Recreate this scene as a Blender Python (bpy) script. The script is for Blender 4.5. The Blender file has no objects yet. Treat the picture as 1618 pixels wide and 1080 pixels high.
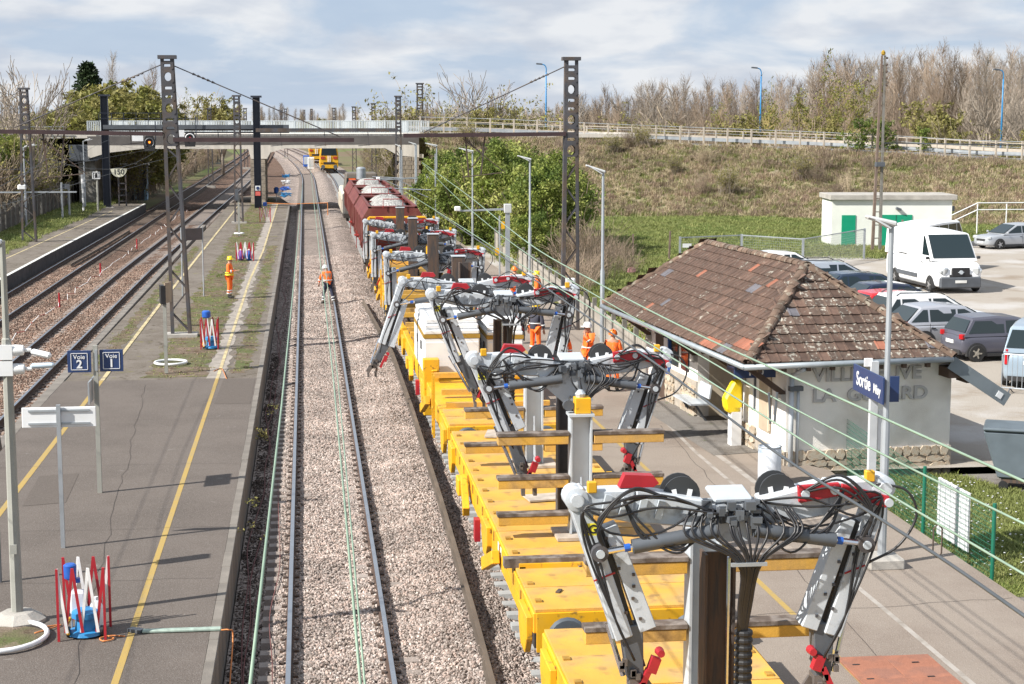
import bpy, bmesh, math, random
from mathutils import Vector, Matrix, Euler, noise
random.seed(7)
R = math.radians
sc = bpy.context.scene
C = sc.collection
# ---------------------------------------------------------------- camera
CAMZ = 8.0; FPX = 2650.0; CX, CY = 809.0, 540.0
PIT = math.atan((CY - 184.0) / FPX); YAW = math.atan((CX - 481.0) / (FPX / math.cos(PIT)))
cam = bpy.data.cameras.new('camera'); co = bpy.data.objects.new('camera', cam); C.objects.link(co)
cam.sensor_width = 36; cam.lens = FPX / 1618.0 * 36; cam.clip_end = 6000; cam.clip_start = 0.5
co.location = (0, 0, CAMZ); co.rotation_euler = (math.pi / 2 - PIT, 0, -YAW)
sc.camera = co
# ---------------------------------------------------------------- light
SUN = Vector((0.72, 0.276, -0.636)).normalized()          # direction the light travels
EL = math.asin(-SUN.z); AZ = math.atan2(-SUN.x, -SUN.y)  # azimuth of the sun from +Y
sun = bpy.data.lights.new('sun', 'SUN'); so = bpy.data.objects.new('sun', sun); C.objects.link(so)
sun.energy = 5.0; sun.angle = R(0.5); sun.color = (1.0, 0.955, 0.88)
so.rotation_euler = SUN.to_track_quat('-Z', 'Y').to_euler(); so.location = (-40, -20, 60)
w = bpy.data.worlds.new('World'); sc.world = w; w.use_nodes = True
nt = w.node_tree; nt.nodes.clear(); N = nt.nodes.new; K = nt.links.new
out = N('ShaderNodeOutputWorld'); bg = N('ShaderNodeBackground'); sky = N('ShaderNodeTexSky')
sky.sky_type = 'NISHITA'; sky.sun_disc = False; sky.sun_elevation = EL; sky.sun_rotation = AZ
sky.air_density = 1.0; sky.dust_density = 0.8; sky.altitude = 80
bg.inputs[1].default_value = 0.071
tc = N('ShaderNodeTexCoord'); sep = N('ShaderNodeSeparateXYZ'); K(tc.outputs['Generated'], sep.inputs[0])
def wm(op, a, b=None, c=None):
    m = N('ShaderNodeMath'); m.operation = op
    for i, v in enumerate((a, b, c)):
        if v is None: continue
        if hasattr(v, 'default_value'): K(v, m.inputs[i])
        else: m.inputs[i].default_value = v
    return m.outputs[0]
zc = wm('ADD', wm('MAXIMUM', sep.outputs[2], 0.0), 0.055)
cmb = N('ShaderNodeCombineXYZ')
K(sep.outputs[0], cmb.inputs[0]); K(sep.outputs[1], cmb.inputs[1]); K(wm('MULTIPLY', wm('POWER', wm('MAXIMUM', sep.outputs[2], 0.0), 0.8), 2.1), cmb.inputs[2])
n1 = N('ShaderNodeTexNoise'); n1.inputs['Scale'].default_value = 7.0; n1.inputs['Detail'].default_value = 9; n1.inputs['Roughness'].default_value = 0.52
n1.inputs['Distortion'].default_value = 0.35
K(cmb.outputs[0], n1.inputs['Vector'])
cr = N('ShaderNodeValToRGB'); cr.color_ramp.elements[0].position = 0.44; cr.color_ramp.elements[1].position = 0.55
K(n1.outputs[0], cr.inputs[0])
n2 = N('ShaderNodeTexNoise'); n2.inputs['Scale'].default_value = 13.0; n2.inputs['Detail'].default_value = 6
mp = N('ShaderNodeMapping'); mp.inputs['Location'].default_value = (3.3, 1.7, 0); K(cmb.outputs[0], mp.inputs[0]); K(mp.outputs[0], n2.inputs['Vector'])
cc = N('ShaderNodeMix'); cc.data_type = 'RGBA'
cc.inputs[6].default_value = (5.3, 5.7, 6.4, 1); cc.inputs[7].default_value = (7.5, 7.6, 7.75, 1)
r2 = N('ShaderNodeMapRange'); r2.inputs[1].default_value = 0.40; r2.inputs[2].default_value = 0.58; K(n2.outputs[0], r2.inputs[0]); K(r2.outputs[0], cc.inputs[0])
skt = N('ShaderNodeMix'); skt.data_type = 'RGBA'; skt.blend_type = 'MIX'; skt.inputs[0].default_value = 0.85
K(sky.outputs[0], skt.inputs[6]); skt.inputs[7].default_value = (3.9, 5.0, 6.7, 1)
mx = N('ShaderNodeMix'); mx.data_type = 'RGBA'
K(wm('MULTIPLY_ADD', cr.outputs[0], 0.72, 0.16), mx.inputs[0]); K(skt.outputs[2], mx.inputs[6]); K(cc.outputs[2], mx.inputs[7])
K(mx.outputs[2], bg.inputs[0]); K(bg.outputs[0], out.inputs[0])
sc.view_settings.view_transform = 'Standard'; sc.view_settings.look = 'None'; sc.view_settings.gamma = 1
sc.view_settings.use_curve_mapping = False
sc.view_settings.exposure = 0.72
sc.render.engine = 'CYCLES'
# ---------------------------------------------------------------- photograph ray -> point on a plane of the place
_F = Vector((math.sin(YAW) * math.cos(PIT), math.cos(YAW) * math.cos(PIT), -math.sin(PIT)))
_Rt = Vector((math.cos(YAW), -math.sin(YAW), 0)); _U = Vector((math.sin(YAW) * math.sin(PIT), math.cos(YAW) * math.sin(PIT), math.cos(PIT)))
def ray(u, v): return _F + _Rt * ((u - CX) / FPX) + _U * ((CY - v) / FPX)
def g(u, v, z=0.0):
    d = ray(u, v); t = (z - CAMZ) / d.z; return Vector((d.x * t, d.y * t, z))
def atY(u, v, Y):
    d = ray(u, v); t = Y / d.y; return Vector((d.x * t, Y, CAMZ + d.z * t))
# ---------------------------------------------------------------- materials
MATS = {}
def mat(name, col, rough=0.6, metal=0.0, var=0.12, scale=3.0, bump=0.0, bscale=30.0, col2=None, m2=(0.45, 0.6), s2=2.0, rnd=0.0, spec=None, fine=0.0, emit=0.0, det=4, coat=0.0, wpos=False, streak=False, dirt=None):
    if name in MATS: return MATS[name]
    m = bpy.data.materials.new(name); m.use_nodes = True; t = m.node_tree; n = t.nodes; b = n['Principled BSDF']
    b.inputs['Roughness'].default_value = rough; b.inputs['Metallic'].default_value = metal
    if spec is not None: b.inputs['Specular IOR Level'].default_value = spec
    if coat: b.inputs['Coat Weight'].default_value = coat
    if wpos:
        geo = n.new('ShaderNodeNewGeometry'); vec = geo.outputs['Position']
    else:
        tcn = n.new('ShaderNodeTexCoord'); vec = tcn.outputs['Object']
    if streak:
        mpn = n.new('ShaderNodeMapping'); mpn.inputs['Scale'].default_value = (3, 3, 0.35); t.links.new(vec, mpn.inputs[0]); vec = mpn.outputs[0]
    cur = None
    def noi(s, d=det):
        x = n.new('ShaderNodeTexNoise'); x.inputs['Scale'].default_value = s; x.inputs['Detail'].default_value = d; t.links.new(vec, x.inputs['Vector']); return x.outputs[0]
    def mixc(f, a, c, mode='MIX'):
        x = n.new('ShaderNodeMix'); x.data_type = 'RGBA'; x.blend_type = mode
        if hasattr(f, 'default_value'): t.links.new(f, x.inputs[0])
        else: x.inputs[0].default_value = f
        for i, v in ((6, a), (7, c)):
            if hasattr(v, 'default_value'): t.links.new(v, x.inputs[i])
            else: x.inputs[i].default_value = (*v[:3], 1)
        return x.outputs[2]
    def rng(v, a, c, lo=0.0, hi=1.0):
        x = n.new('ShaderNodeMapRange'); x.inputs[1].default_value = a; x.inputs[2].default_value = c; x.inputs[3].default_value = lo; x.inputs[4].default_value = hi
        t.links.new(v, x.inputs[0]); return x.outputs[0]
    cur = col
    if col2 is not None: cur = mixc(rng(noi(s2, 6), m2[0], m2[1]), cur, col2)
    if dirt:
        cur = mixc(rng(noi(dirt[0], 8), dirt[1], dirt[2]), cur, dirt[3])
    if var > 0:
        v = rng(noi(scale), 0.3, 0.7, 1 - var, 1 + var); h = n.new('ShaderNodeHueSaturation')
        t.links.new(v, h.inputs['Value'])
        if hasattr(cur, 'default_value'): t.links.new(cur, h.inputs['Color'])
        else: h.inputs['Color'].default_value = (*cur[:3], 1)
        cur = h.outputs[0]
    if fine > 0:
        v = rng(noi(90.0 if not wpos else 55.0, 2), 0.32, 0.68, 1 - fine, 1 + fine); h = n.new('ShaderNodeHueSaturation'); t.links.new(v, h.inputs['Value']); t.links.new(cur, h.inputs['Color']) if hasattr(cur, 'default_value') else None
        cur = h.outputs[0]
    if rnd > 0:
        oi = n.new('ShaderNodeObjectInfo'); h = n.new('ShaderNodeHueSaturation')
        t.links.new(rng(oi.outputs['Random'], 0, 1, 1 - rnd, 1 + rnd), h.inputs['Value'])
        if hasattr(cur, 'default_value'): t.links.new(cur, h.inputs['Color'])
        else: h.inputs['Color'].default_value = (*cur[:3], 1)
        cur = h.outputs[0]
    if hasattr(cur, 'default_value'): t.links.new(cur, b.inputs['Base Color'])
    else: b.inputs['Base Color'].default_value = (*cur[:3], 1)
    if bump > 0:
        bp = n.new('ShaderNodeBump'); bp.inputs['Strength'].default_value = bump; bp.inputs['Distance'].default_value = 0.02
        t.links.new(noi(bscale), bp.inputs['Height']); t.links.new(bp.outputs[0], b.inputs['Normal'])
    if emit:
        b.inputs['Emission Color'].default_value = (*col[:3], 1); b.inputs['Emission Strength'].default_value = emit
    MATS[name] = m; return m
M_steel = mat('galvanised_steel', (0.40, 0.43, 0.46), 0.45, 0.5, 0.15, 2)
M_dsteel = mat('weathered_mast_steel', (0.075, 0.075, 0.085), 0.7, 0.2, 0.25, 2, col2=(0.10, 0.075, 0.06), s2=1.5)
M_navy = mat('dark_blue_steel', (0.028, 0.034, 0.05), 0.5, 0.1, 0.15)
M_rust = mat('rusted_steel', (0.115, 0.075, 0.055), 0.8, 0.1, 0.3, 5, col2=(0.05, 0.042, 0.04), s2=5, streak=True)
M_conc = mat('pale_concrete', (0.36, 0.34, 0.31), 0.9, 0, 0.18, 2, 0.3, 30, fine=0.1)
M_conc2 = mat('weathered_concrete', (0.22, 0.21, 0.19), 0.9, 0, 0.25, 2, 0.3, 30, col2=(0.13, 0.12, 0.10), fine=0.12)
M_white = mat('white_paint', (0.72, 0.73, 0.74), 0.45, 0, 0.07, 2)
M_black = mat('black_rubber', (0.018, 0.018, 0.02), 0.55, 0, 0.2)
M_hose = mat('hydraulic_hose', (0.022, 0.022, 0.025), 0.42, 0, 0.2)
M_red = mat('red_paint', (0.38, 0.018, 0.028), 0.45, 0, 0.15)
M_yel = mat('yellow_machine_paint', (0.70, 0.37, 0.012), 0.5, 0, 0.12, 1.5, col2=(0.60, 0.34, 0.03), m2=(0.50, 0.72), s2=2.5, dirt=(9.0, 0.60, 0.72, (0.16, 0.09, 0.03)))
M_deck = mat('worn_yellow_deck', (0.60, 0.335, 0.05), 0.65, 0, 0.14, 1.2, 0.15, 20, col2=(0.44, 0.27, 0.10), m2=(0.44, 0.66), s2=1.5, fine=0.10, dirt=(3.0, 0.58, 0.74, (0.26, 0.15, 0.05)))
M_grey = mat('light_grey_machine_paint', (0.50, 0.535, 0.575), 0.42, 0, 0.12, 3, col2=(0.20, 0.195, 0.19), m2=(0.57, 0.74), s2=6, fine=0.06)
M_dgrey = mat('dark_grey_paint', (0.09, 0.10, 0.115), 0.5, 0.1, 0.15)
M_chrome = mat('chrome_rod', (0.75, 0.76, 0.78), 0.15, 1.0, 0.0)
M_blue = mat('blue_plastic', (0.02, 0.10, 0.42), 0.4, 0, 0.1)
M_lblue = mat('bright_blue_paint', (0.03, 0.22, 0.48), 0.45, 0, 0.1)
M_sign = mat('station_sign_blue', (0.022, 0.045, 0.13), 0.4, 0, 0.05)
M_orange = mat('orange_hi_vis', (0.95, 0.16, 0.02), 0.7, 0, 0.15, 6)
M_glass = mat('dark_window_glass', (0.02, 0.03, 0.036), 0.08, 0, 0.1)
M_wood = mat('dark_worn_wood', (0.10, 0.075, 0.06), 0.85, 0, 0.35, 3, 0.3, 20, col2=(0.20, 0.17, 0.15), s2=5)
M_wood2 = mat('brown_plank_wood', (0.17, 0.12, 0.075), 0.85, 0, 0.3, 2, 0.2, 20, rnd=0.2)
M_railside = mat('rail_brown', (0.085, 0.055, 0.042), 0.8, 0.2, 0.2)
M_railtop = mat('rail_polished_top', (0.42, 0.45, 0.49), 0.3, 0.9, 0.1)
# ---------------------------------------------------------------- mesh builder
class MB:
    def __init__(s): s.v = []; s.f = []; s.m = []; s.mi = 0
    def add(s, vs, fs, mi=None):
        o = len(s.v); s.v += [tuple(x) for x in vs]
        for f in fs: s.f.append(tuple(i + o for i in f)); s.m.append(s.mi if mi is None else mi)
        return s
    def box(s, c, d, rz=0.0, rot=None, mi=None, taper=1.0):
        M = (rot.to_matrix() if rot is not None and not isinstance(rot, Matrix) else rot) if rot is not None else Matrix.Rotation(rz, 3, 'Z')
        x, y, z = d[0] / 2, d[1] / 2, d[2] / 2; vs = []
        for k in (-1, 1):
            q = taper if k > 0 else 1.0
            for a, b in ((-1, -1), (1, -1), (1, 1), (-1, 1)): vs.append(M @ Vector((a * x * q, b * y * q, k * z)) + Vector(c))
        return s.add(vs, [(3, 2, 1, 0), (4, 5, 6, 7), (0, 1, 5, 4), (1, 2, 6, 5), (2, 3, 7, 6), (3, 0, 4, 7)], mi)
    def bar(s, p0, p1, w, h, mi=None, w2=None, h2=None, up=(0, 0, 1)):
        p0, p1 = Vector(p0), Vector(p1); d = (p1 - p0); 
        if d.length < 1e-6: return s
        d.normalize(); up = Vector(up)
        if abs(d.dot(up)) > 0.98: up = Vector((0, 1, 0)) if abs(d.y) < 0.9 else Vector((1, 0, 0))
        a = d.cross(up).normalized(); b = a.cross(d); vs = []
        for p, ww, hh in ((p0, w, h), (p1, w2 or w, h2 or h)):
            for i, j in ((-1, -1), (1, -1), (1, 1), (-1, 1)): vs.append(p + a * (i * ww / 2) + b * (j * hh / 2))
        return s.add(vs, [(0, 1, 2, 3), (7, 6, 5, 4), (4, 5, 1, 0), (5, 6, 2, 1), (6, 7, 3, 2), (7, 4, 0, 3)], mi)
    def tube(s, p0, p1, r, n=8, r2=None, mi=None): return s.path([p0, p1], r, n, r2, mi)
    def path(s, pts, r, n=6, r2=None, mi=None, close=False):
        pts = [Vector(p) for p in pts]; L = len(pts); rings = []; r2 = r if r2 is None else r2
        t0 = (pts[1] - pts[0]).normalized(); up = Vector((0, 0, 1)) if abs(t0.z) < 0.9 else Vector((0, 1, 0))
        a = t0.cross(up).normalized(); vs = []
        for i, p in enumerate(pts):
            t = (pts[min(i + 1, L - 1)] - pts[max(i - 1, 0)]).normalized()
            if close: t = (pts[(i + 1) % L] - pts[i - 1]).normalized()
            a = (a - t * a.dot(t)); a = a.normalized() if a.length > 1e-5 else t.orthogonal().normalized()
            b = t.cross(a); rr = r + (r2 - r) * i / (L - 1)
            for k in range(n):
                q = 2 * math.pi * k / n; vs.append(p + (a * math.cos(q) + b * math.sin(q)) * rr)
        fs = []
        for i in range(L if close else L - 1):
            j = (i + 1) % L
            for k in range(n):
                k2 = (k + 1) % n; fs.append((i * n + k, i * n + k2, j * n + k2, j * n + k))
        if not close: fs.append(tuple(reversed(range(n)))); fs.append(tuple(range((L - 1) * n, L * n)))
        return s.add(vs, fs, mi)
    def lathe(s, prof, c=(0, 0, 0), axis='Z', n=16, mi=None):
        vs = []; c = Vector(c)
        for r, h in prof:
            for k in range(n):
                q = 2 * math.pi * k / n; x, y = r * math.cos(q), r * math.sin(q)
                vs.append(c + (Vector((x, y, h)) if axis == 'Z' else Vector((h, x, y)) if axis == 'X' else Vector((y, h, x))))
        fs = []
        for i in range(len(prof) - 1):
            for k in range(n): k2 = (k + 1) % n; fs.append((i * n + k, i * n + k2, (i + 1) * n + k2, (i + 1) * n + k))
        fs.append(tuple(reversed(range(n)))); fs.append(tuple(range((len(prof) - 1) * n, len(prof) * n)))
        return s.add(vs, fs, mi)
    def prism(s, poly, lo, hi, plane='XY', mi=None):
        # poly in the plane, extruded along the third axis
        def P(a, b, h): return {'XY': (a, b, h), 'XZ': (a, h, b), 'YZ': (h, a, b)}[plane]
        n = len(poly); vs = [P(a, b, lo) for a, b in poly] + [P(a, b, hi) for a, b in poly]
        fs = [tuple(reversed(range(n))), tuple(range(n, 2 * n))] + [(i, (i + 1) % n, n + (i + 1) % n, n + i) for i in range(n)]
        return s.add(vs, fs, mi)
    def done(s, name, m=None, parent=None, smooth=False, loc=None, rz=0.0, bevel=0.0, auto=False):
        me = bpy.data.meshes.new(name); me.from_pydata(s.v, [], s.f)
        ms = m if isinstance(m, (list, tuple)) else [m]
        for x in ms: me.materials.append(x)
        if len(ms) > 1: me.polygons.foreach_set('material_index', s.m)
        bm = bmesh.new(); bm.from_mesh(me); bmesh.ops.recalc_face_normals(bm, faces=bm.faces)
        if smooth or auto:
            for f in bm.faces: f.smooth = True
        if auto:
            for e in bm.edges:
                if len(e.link_faces) == 2 and e.calc_face_angle(0) > 0.6: e.smooth = False
        bm.to_mesh(me); bm.free()
        o = bpy.data.objects.new(name, me); C.objects.link(o)
        if parent: o.parent = parent
        if loc is not None: o.location = loc
        o.rotation_euler.z = rz
        if bevel: b = o.modifiers.new('b', 'BEVEL'); b.width = bevel; b.segments = 1; b.limit_method = 'ANGLE'
        return o
def tag(o, label=None, cat=None, group=None, kind=None):
    if label: o['label'] = label
    if cat: o['category'] = cat
    if group: o['group'] = group
    if kind: o['kind'] = kind
    return o
def thing(name, label, cat, loc=(0, 0, 0), rz=0.0, group=None):
    o = bpy.data.objects.new(name, None); C.objects.link(o); o.location = loc; o.rotation_euler = (0, 0, rz); o.empty_display_size = 0.3
    return tag(o, label, cat, group)
def kids(o): return [c for c in bpy.data.objects if c.parent == o]
def dup(o, parent=None, loc=None, rz=None, label=None, scale=None):
    c = o.copy(); C.objects.link(c); c.parent = parent
    if loc is not None: c.location = loc
    if rz is not None: c.rotation_euler.z = rz
    if scale is not None: c.scale = scale
    if label: c['label'] = label
    for k in list(o.children): dup(k, c)
    return c
def link_copy(o, parent, loc, rz=0.0, m=None, rot=None):
    c = o.copy(); C.objects.link(c); c.parent = parent; c.location = loc; c.rotation_euler = rot if rot is not None else (0, 0, rz)
    return c
def text(name, s, size, m, parent, loc, rot, ext=0.004, align='CENTER', bold=0.0, sx=1.0):
    cu = bpy.data.curves.new(name, 'FONT'); cu.body = s; cu.size = size; cu.extrude = ext; cu.align_x = align; cu.align_y = 'CENTER'; cu.offset = bold
    o = bpy.data.objects.new(name, cu); C.objects.link(o); me = bpy.data.meshes.new_from_object(o.evaluated_get(bpy.context.evaluated_depsgraph_get()))
    bpy.data.objects.remove(o); me.name = name; me.materials.clear(); me.materials.append(m)
    o = bpy.data.objects.new(name, me); C.objects.link(o); o.parent = parent; o.location = loc; o.rotation_euler = rot; o.scale = (sx, 1, 1)
    return o
def bez(p, n=12):
    p = [Vector(x) for x in p]; out = []
    # Catmull-Rom through the points
    q = [p[0] * 2 - p[1]] + p + [p[-1] * 2 - p[-2]]
    per = max(2, n // (len(p) - 1))
    for i in range(1, len(q) - 2):
        a, b, c, d = q[i - 1], q[i], q[i + 1], q[i + 2]
        for k in range(per):
            t = k / per; out.append(0.5 * ((2 * b) + (c - a) * t + (2 * a - 5 * b + 4 * c - d) * t * t + (3 * b - a - 3 * c + d) * t ** 3))
    out.append(p[-1]); return out
def fbm(x, y, s=1.0, o=4): return noise.fractal(Vector((x * s, y * s, 3.1)), 1.0, 2.0, o)
def grid(name, xs, ys, zf, m, kind='structure', smooth=True):
    vs = [(x, y, zf(x, y)) for y in ys for x in xs]; nx = len(xs)
    fs = [(j * nx + i, j * nx + i + 1, (j + 1) * nx + i + 1, (j + 1) * nx + i) for j in range(len(ys) - 1) for i in range(nx - 1)]
    b = MB(); b.add(vs, fs); o = b.done(name, m, smooth=smooth); tag(o, kind=kind); return o
def fr(a, b, s):
    n = max(1, int(round((b - a) / s))); return [a + (b - a) * i / n for i in range(n + 1)]
# ---------------------------------------------------------------- geometry-node scatter
def hidden_collection(name, objs):
    c = bpy.data.collections.new(name)
    for o in objs:
        for cc in list(o.users_collection): cc.objects.unlink(o)
        c.objects.link(o)
    return c
def scatter(o, coll, dens, smin, smax, seed=0, tilt=3.14, keep=False, attr=None, flat=False):
    t = bpy.data.node_groups.new('scatter', 'GeometryNodeTree')
    t.interface.new_socket('Geometry', in_out='INPUT', socket_type='NodeSocketGeometry'); t.interface.new_socket('Geometry', in_out='OUTPUT', socket_type='NodeSocketGeometry')
    n = t.nodes; L = t.links.new
    gi = n.new('NodeGroupInput'); go = n.new('NodeGroupOutput')
    d = n.new('GeometryNodeDistributePointsOnFaces'); d.inputs['Density'].default_value = dens; d.inputs['Seed'].default_value = seed
    L(gi.outputs[0], d.inputs['Mesh'])
    ci = n.new('GeometryNodeCollectionInfo'); ci.inputs[0].default_value = coll; ci.inputs['Separate Children'].default_value = True; ci.inputs['Reset Children'].default_value = True
    rv = n.new('FunctionNodeRandomValue'); rv.data_type = 'FLOAT_VECTOR'; rv.inputs[0].default_value = (-tilt, -tilt, 0); rv.inputs[1].default_value = (tilt, tilt, 6.283)
    rs = n.new('FunctionNodeRandomValue'); rs.data_type = 'FLOAT'; rs.inputs[2].default_value = smin; rs.inputs[3].default_value = smax; rs.inputs['Seed'].default_value = 5
    ip = n.new('GeometryNodeInstanceOnPoints'); ip.inputs['Pick Instance'].default_value = True
    L(d.outputs[0], ip.inputs[0]); L(ci.outputs[0], ip.inputs['Instance']); L(rv.outputs[0], ip.inputs['Rotation']); L(rs.outputs[1], ip.inputs['Scale'])
    if keep:
        j = n.new('GeometryNodeJoinGeometry'); L(gi.outputs[0], j.inputs[0]); L(ip.outputs[0], j.inputs[0]); L(j.outputs[0], go.inputs[0])
    else: L(ip.outputs[0], go.inputs[0])
    md = o.modifiers.new('scatter', 'NODES'); md.node_group = t
    return o
# ================================================================ SETTING
def gravel_mat(name, c1, c2, c3, sc_=26.0):
    m = bpy.data.materials.new(name); m.use_nodes = True; t = m.node_tree; n = t.nodes; b = n['Principled BSDF']; b.inputs['Roughness'].default_value = 0.95
    b.inputs['Specular IOR Level'].default_value = 0.2
    geo = n.new('ShaderNodeNewGeometry'); v = n.new('ShaderNodeTexVoronoi'); v.inputs['Scale'].default_value = sc_; t.links.new(geo.outputs[0], v.inputs['Vector'])
    r = n.new('ShaderNodeValToRGB'); e = r.color_ramp.elements; e[0].color = (*c1, 1); e[0].position = 0.15; e[1].color = (*c3, 1); e[1].position = 0.9; x = e.new(0.5); x.color = (*c2, 1)
    s = n.new('ShaderNodeSeparateColor'); t.links.new(v.outputs['Color'], s.inputs[0]); t.links.new(s.outputs[0], r.inputs[0])
    no = n.new('ShaderNodeTexNoise'); no.inputs['Scale'].default_value = 0.7; no.inputs['Detail'].default_value = 5; t.links.new(geo.outputs[0], no.inputs['Vector'])
    mr = n.new('ShaderNodeMapRange'); mr.inputs[1].default_value = 0.3; mr.inputs[2].default_value = 0.7; mr.inputs[3].default_value = 0.78; mr.inputs[4].default_value = 1.18; t.links.new(no.outputs[0], mr.inputs[0])
    h = n.new('ShaderNodeHueSaturation'); t.links.new(r.outputs[0], h.inputs['Color']); t.links.new(mr.outputs[0], h.inputs['Value']); t.links.new(h.outputs[0], b.inputs['Base Color'])
    bp = n.new('ShaderNodeBump'); bp.invert = True; bp.inputs['Distance'].default_value = 0.05; bp.inputs['Strength'].default_value = 0.9; t.links.new(v.outputs['Distance'], bp.inputs['Height']); t.links.new(bp.outputs[0], b.inputs['Normal'])
    return m
MG_new = gravel_mat('fresh_pink_beige_ballast', (0.10, 0.08, 0.07), (0.30, 0.245, 0.215), (0.46, 0.39, 0.35), 20)
MG_old = gravel_mat('rusty_brown_ballast', (0.06, 0.04, 0.03), (0.145, 0.088, 0.062), (0.25, 0.17, 0.13))
MG_ditch_shade = gravel_mat('shade_toned_ditch_gravel', (0.025, 0.02, 0.016), (0.055, 0.04, 0.032), (0.10, 0.08, 0.065), 20)  # brown ditch gravel, darkened so its colour carries the platform wall's shadow
def ground_mat(name, layers, rough=0.95, bump=0.4, bs=12.0):
    """layers: list of (colour, noise scale, lo, hi); the first is the base"""
    m = bpy.data.materials.new(name); m.use_nodes = True; t = m.node_tree; n = t.nodes; b = n['Principled BSDF']; b.inputs['Roughness'].default_value = rough
    b.inputs['Specular IOR Level'].default_value = 0.2
    geo = n.new('ShaderNodeNewGeometry'); cur = None
    for i, (c, s, lo, hi) in enumerate(layers):
        if i == 0: cur = n.new('ShaderNodeRGB'); cur.outputs[0].default_value = (*c, 1); cur = cur.outputs[0]; continue
        no = n.new('ShaderNodeTexNoise'); no.inputs['Scale'].default_value = s; no.inputs['Detail'].default_value = 7; no.inputs['Roughness'].default_value = 0.62
        mpn = n.new('ShaderNodeMapping'); mpn.inputs['Location'].default_value = (i * 13.7, i * 5.1, 0); t.links.new(geo.outputs[0], mpn.inputs[0]); t.links.new(mpn.outputs[0], no.inputs['Vector'])
        mr = n.new('ShaderNodeMapRange'); mr.inputs[1].default_value = lo; mr.inputs[2].default_value = hi; t.links.new(no.outputs[0], mr.inputs[0])
        x = n.new('ShaderNodeMix'); x.data_type = 'RGBA'; t.links.new(mr.outputs[0], x.inputs[0]); t.links.new(cur, x.inputs[6]); x.inputs[7].default_value = (*c, 1); cur = x.outputs[2]
    t.links.new(cur, b.inputs['Base Color'])
    no = n.new('ShaderNodeTexNoise'); no.inputs['Scale'].default_value = bs; no.inputs['Detail'].default_value = 6; t.links.new(geo.outputs[0], no.inputs['Vector'])
    bp = n.new('ShaderNodeBump'); bp.inputs['Strength'].default_value = bump; bp.inputs['Distance'].default_value = 0.03; t.links.new(no.outputs[0], bp.inputs['Height']); t.links.new(bp.outputs[0], b.inputs['Normal'])
    return m
MA_plat = ground_mat('platform_asphalt', [((0.135, 0.114, 0.10), 0, 0, 0), ((0.105, 0.088, 0.077), 0.5, 0.42, 0.7), ((0.22, 0.20, 0.185), 45, 0.5, 0.72), ((0.07, 0.06, 0.055), 38, 0.56, 0.75), ((0.27, 0.25, 0.23), 2.2, 0.66, 0.8)], 0.9, 0.5, 70)
MA_old = ground_mat('old_cracked_asphalt', [((0.175, 0.152, 0.13), 0, 0, 0), ((0.13, 0.11, 0.09), 0.9, 0.4, 0.62), ((0.28, 0.25, 0.22), 30, 0.52, 0.75), ((0.07, 0.055, 0.04), 3.5, 0.56, 0.68), ((0.16, 0.15, 0.05), 1.3, 0.62, 0.72)], 0.95, 0.6, 50)
MA_right = ground_mat('tan_platform_asphalt', [((0.27, 0.228, 0.192), 0, 0, 0), ((0.215, 0.175, 0.145), 0.45, 0.42, 0.66), ((0.33, 0.29, 0.26), 45, 0.52, 0.74), ((0.12, 0.10, 0.09), 38, 0.58, 0.78)], 0.9, 0.5, 70)
MA_lot = ground_mat('pale_parking_gravel', [((0.34, 0.305, 0.265), 0, 0, 0), ((0.25, 0.205, 0.16), 0.35, 0.5, 0.68), ((0.42, 0.40, 0.38), 0.22, 0.48, 0.62), ((0.20, 0.17, 0.14), 22, 0.58, 0.78)], 0.9, 0.6, 25)
MA_road = ground_mat('road_asphalt', [((0.15, 0.15, 0.155), 0, 0, 0), ((0.22, 0.22, 0.22), 0.8, 0.5, 0.7)], 0.9, 0.2, 30)
MA_grass = ground_mat('lawn_soil', [((0.115, 0.17, 0.035), 0, 0, 0), ((0.20, 0.19, 0.08), 0.25, 0.45, 0.65), ((0.075, 0.13, 0.03), 1.5, 0.45, 0.7), ((0.27, 0.21, 0.13), 0.5, 0.64, 0.74)], 0.95, 0.6, 20)
MA_moss = ground_mat('mossy_ground', [((0.145, 0.11, 0.08), 0, 0, 0), ((0.10, 0.115, 0.045), 0.55, 0.42, 0.60), ((0.20, 0.155, 0.12), 1.6, 0.56, 0.66), ((0.08, 0.055, 0.035), 3.0, 0.54, 0.66)], 0.95, 0.8, 30)
MA_bank = ground_mat('dry_bank_soil', [((0.28, 0.24, 0.15), 0, 0, 0), ((0.17, 0.20, 0.07), 0.16, 0.47, 0.62), ((0.14, 0.105, 0.08), 0.4, 0.48, 0.66), ((0.27, 0.235, 0.17), 1.2, 0.5, 0.7)], 0.95, 0.9, 6)
MA_far = ground_mat('far_fields', [((0.12, 0.15, 0.05), 0, 0, 0), ((0.16, 0.12, 0.08), 0.02, 0.4, 0.6)], 0.95, 0.1, 1)
MP_yel = ground_mat('faded_yellow_line', [((0.38, 0.265, 0.085), 0, 0, 0), ((0.33, 0.25, 0.12), 3.0, 0.46, 0.7), ((0.20, 0.165, 0.12), 40, 0.54, 0.72)], 0.8, 0.2, 60)
MP_yel2 = ground_mat('pale_old_yellow_line', [((0.50, 0.42, 0.24), 0, 0, 0), ((0.28, 0.23, 0.16), 2.5, 0.45, 0.65)], 0.85, 0.2, 60)
MP_edge = ground_mat('pale_edge_line', [((0.60, 0.60, 0.58), 0, 0, 0), ((0.35, 0.34, 0.32), 2.0, 0.5, 0.7)], 0.85, 0.2, 60)
MP_joint = ground_mat('pale_kerb_joint', [((0.36, 0.33, 0.30), 0, 0, 0), ((0.24, 0.21, 0.18), 2.0, 0.45, 0.65)], 0.9, 0.2, 60)

def smooth(a, b, x):
    t = max(0, min(1, (x - a) / (b - a))); return t * t * (3 - 2 * t)
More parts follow.
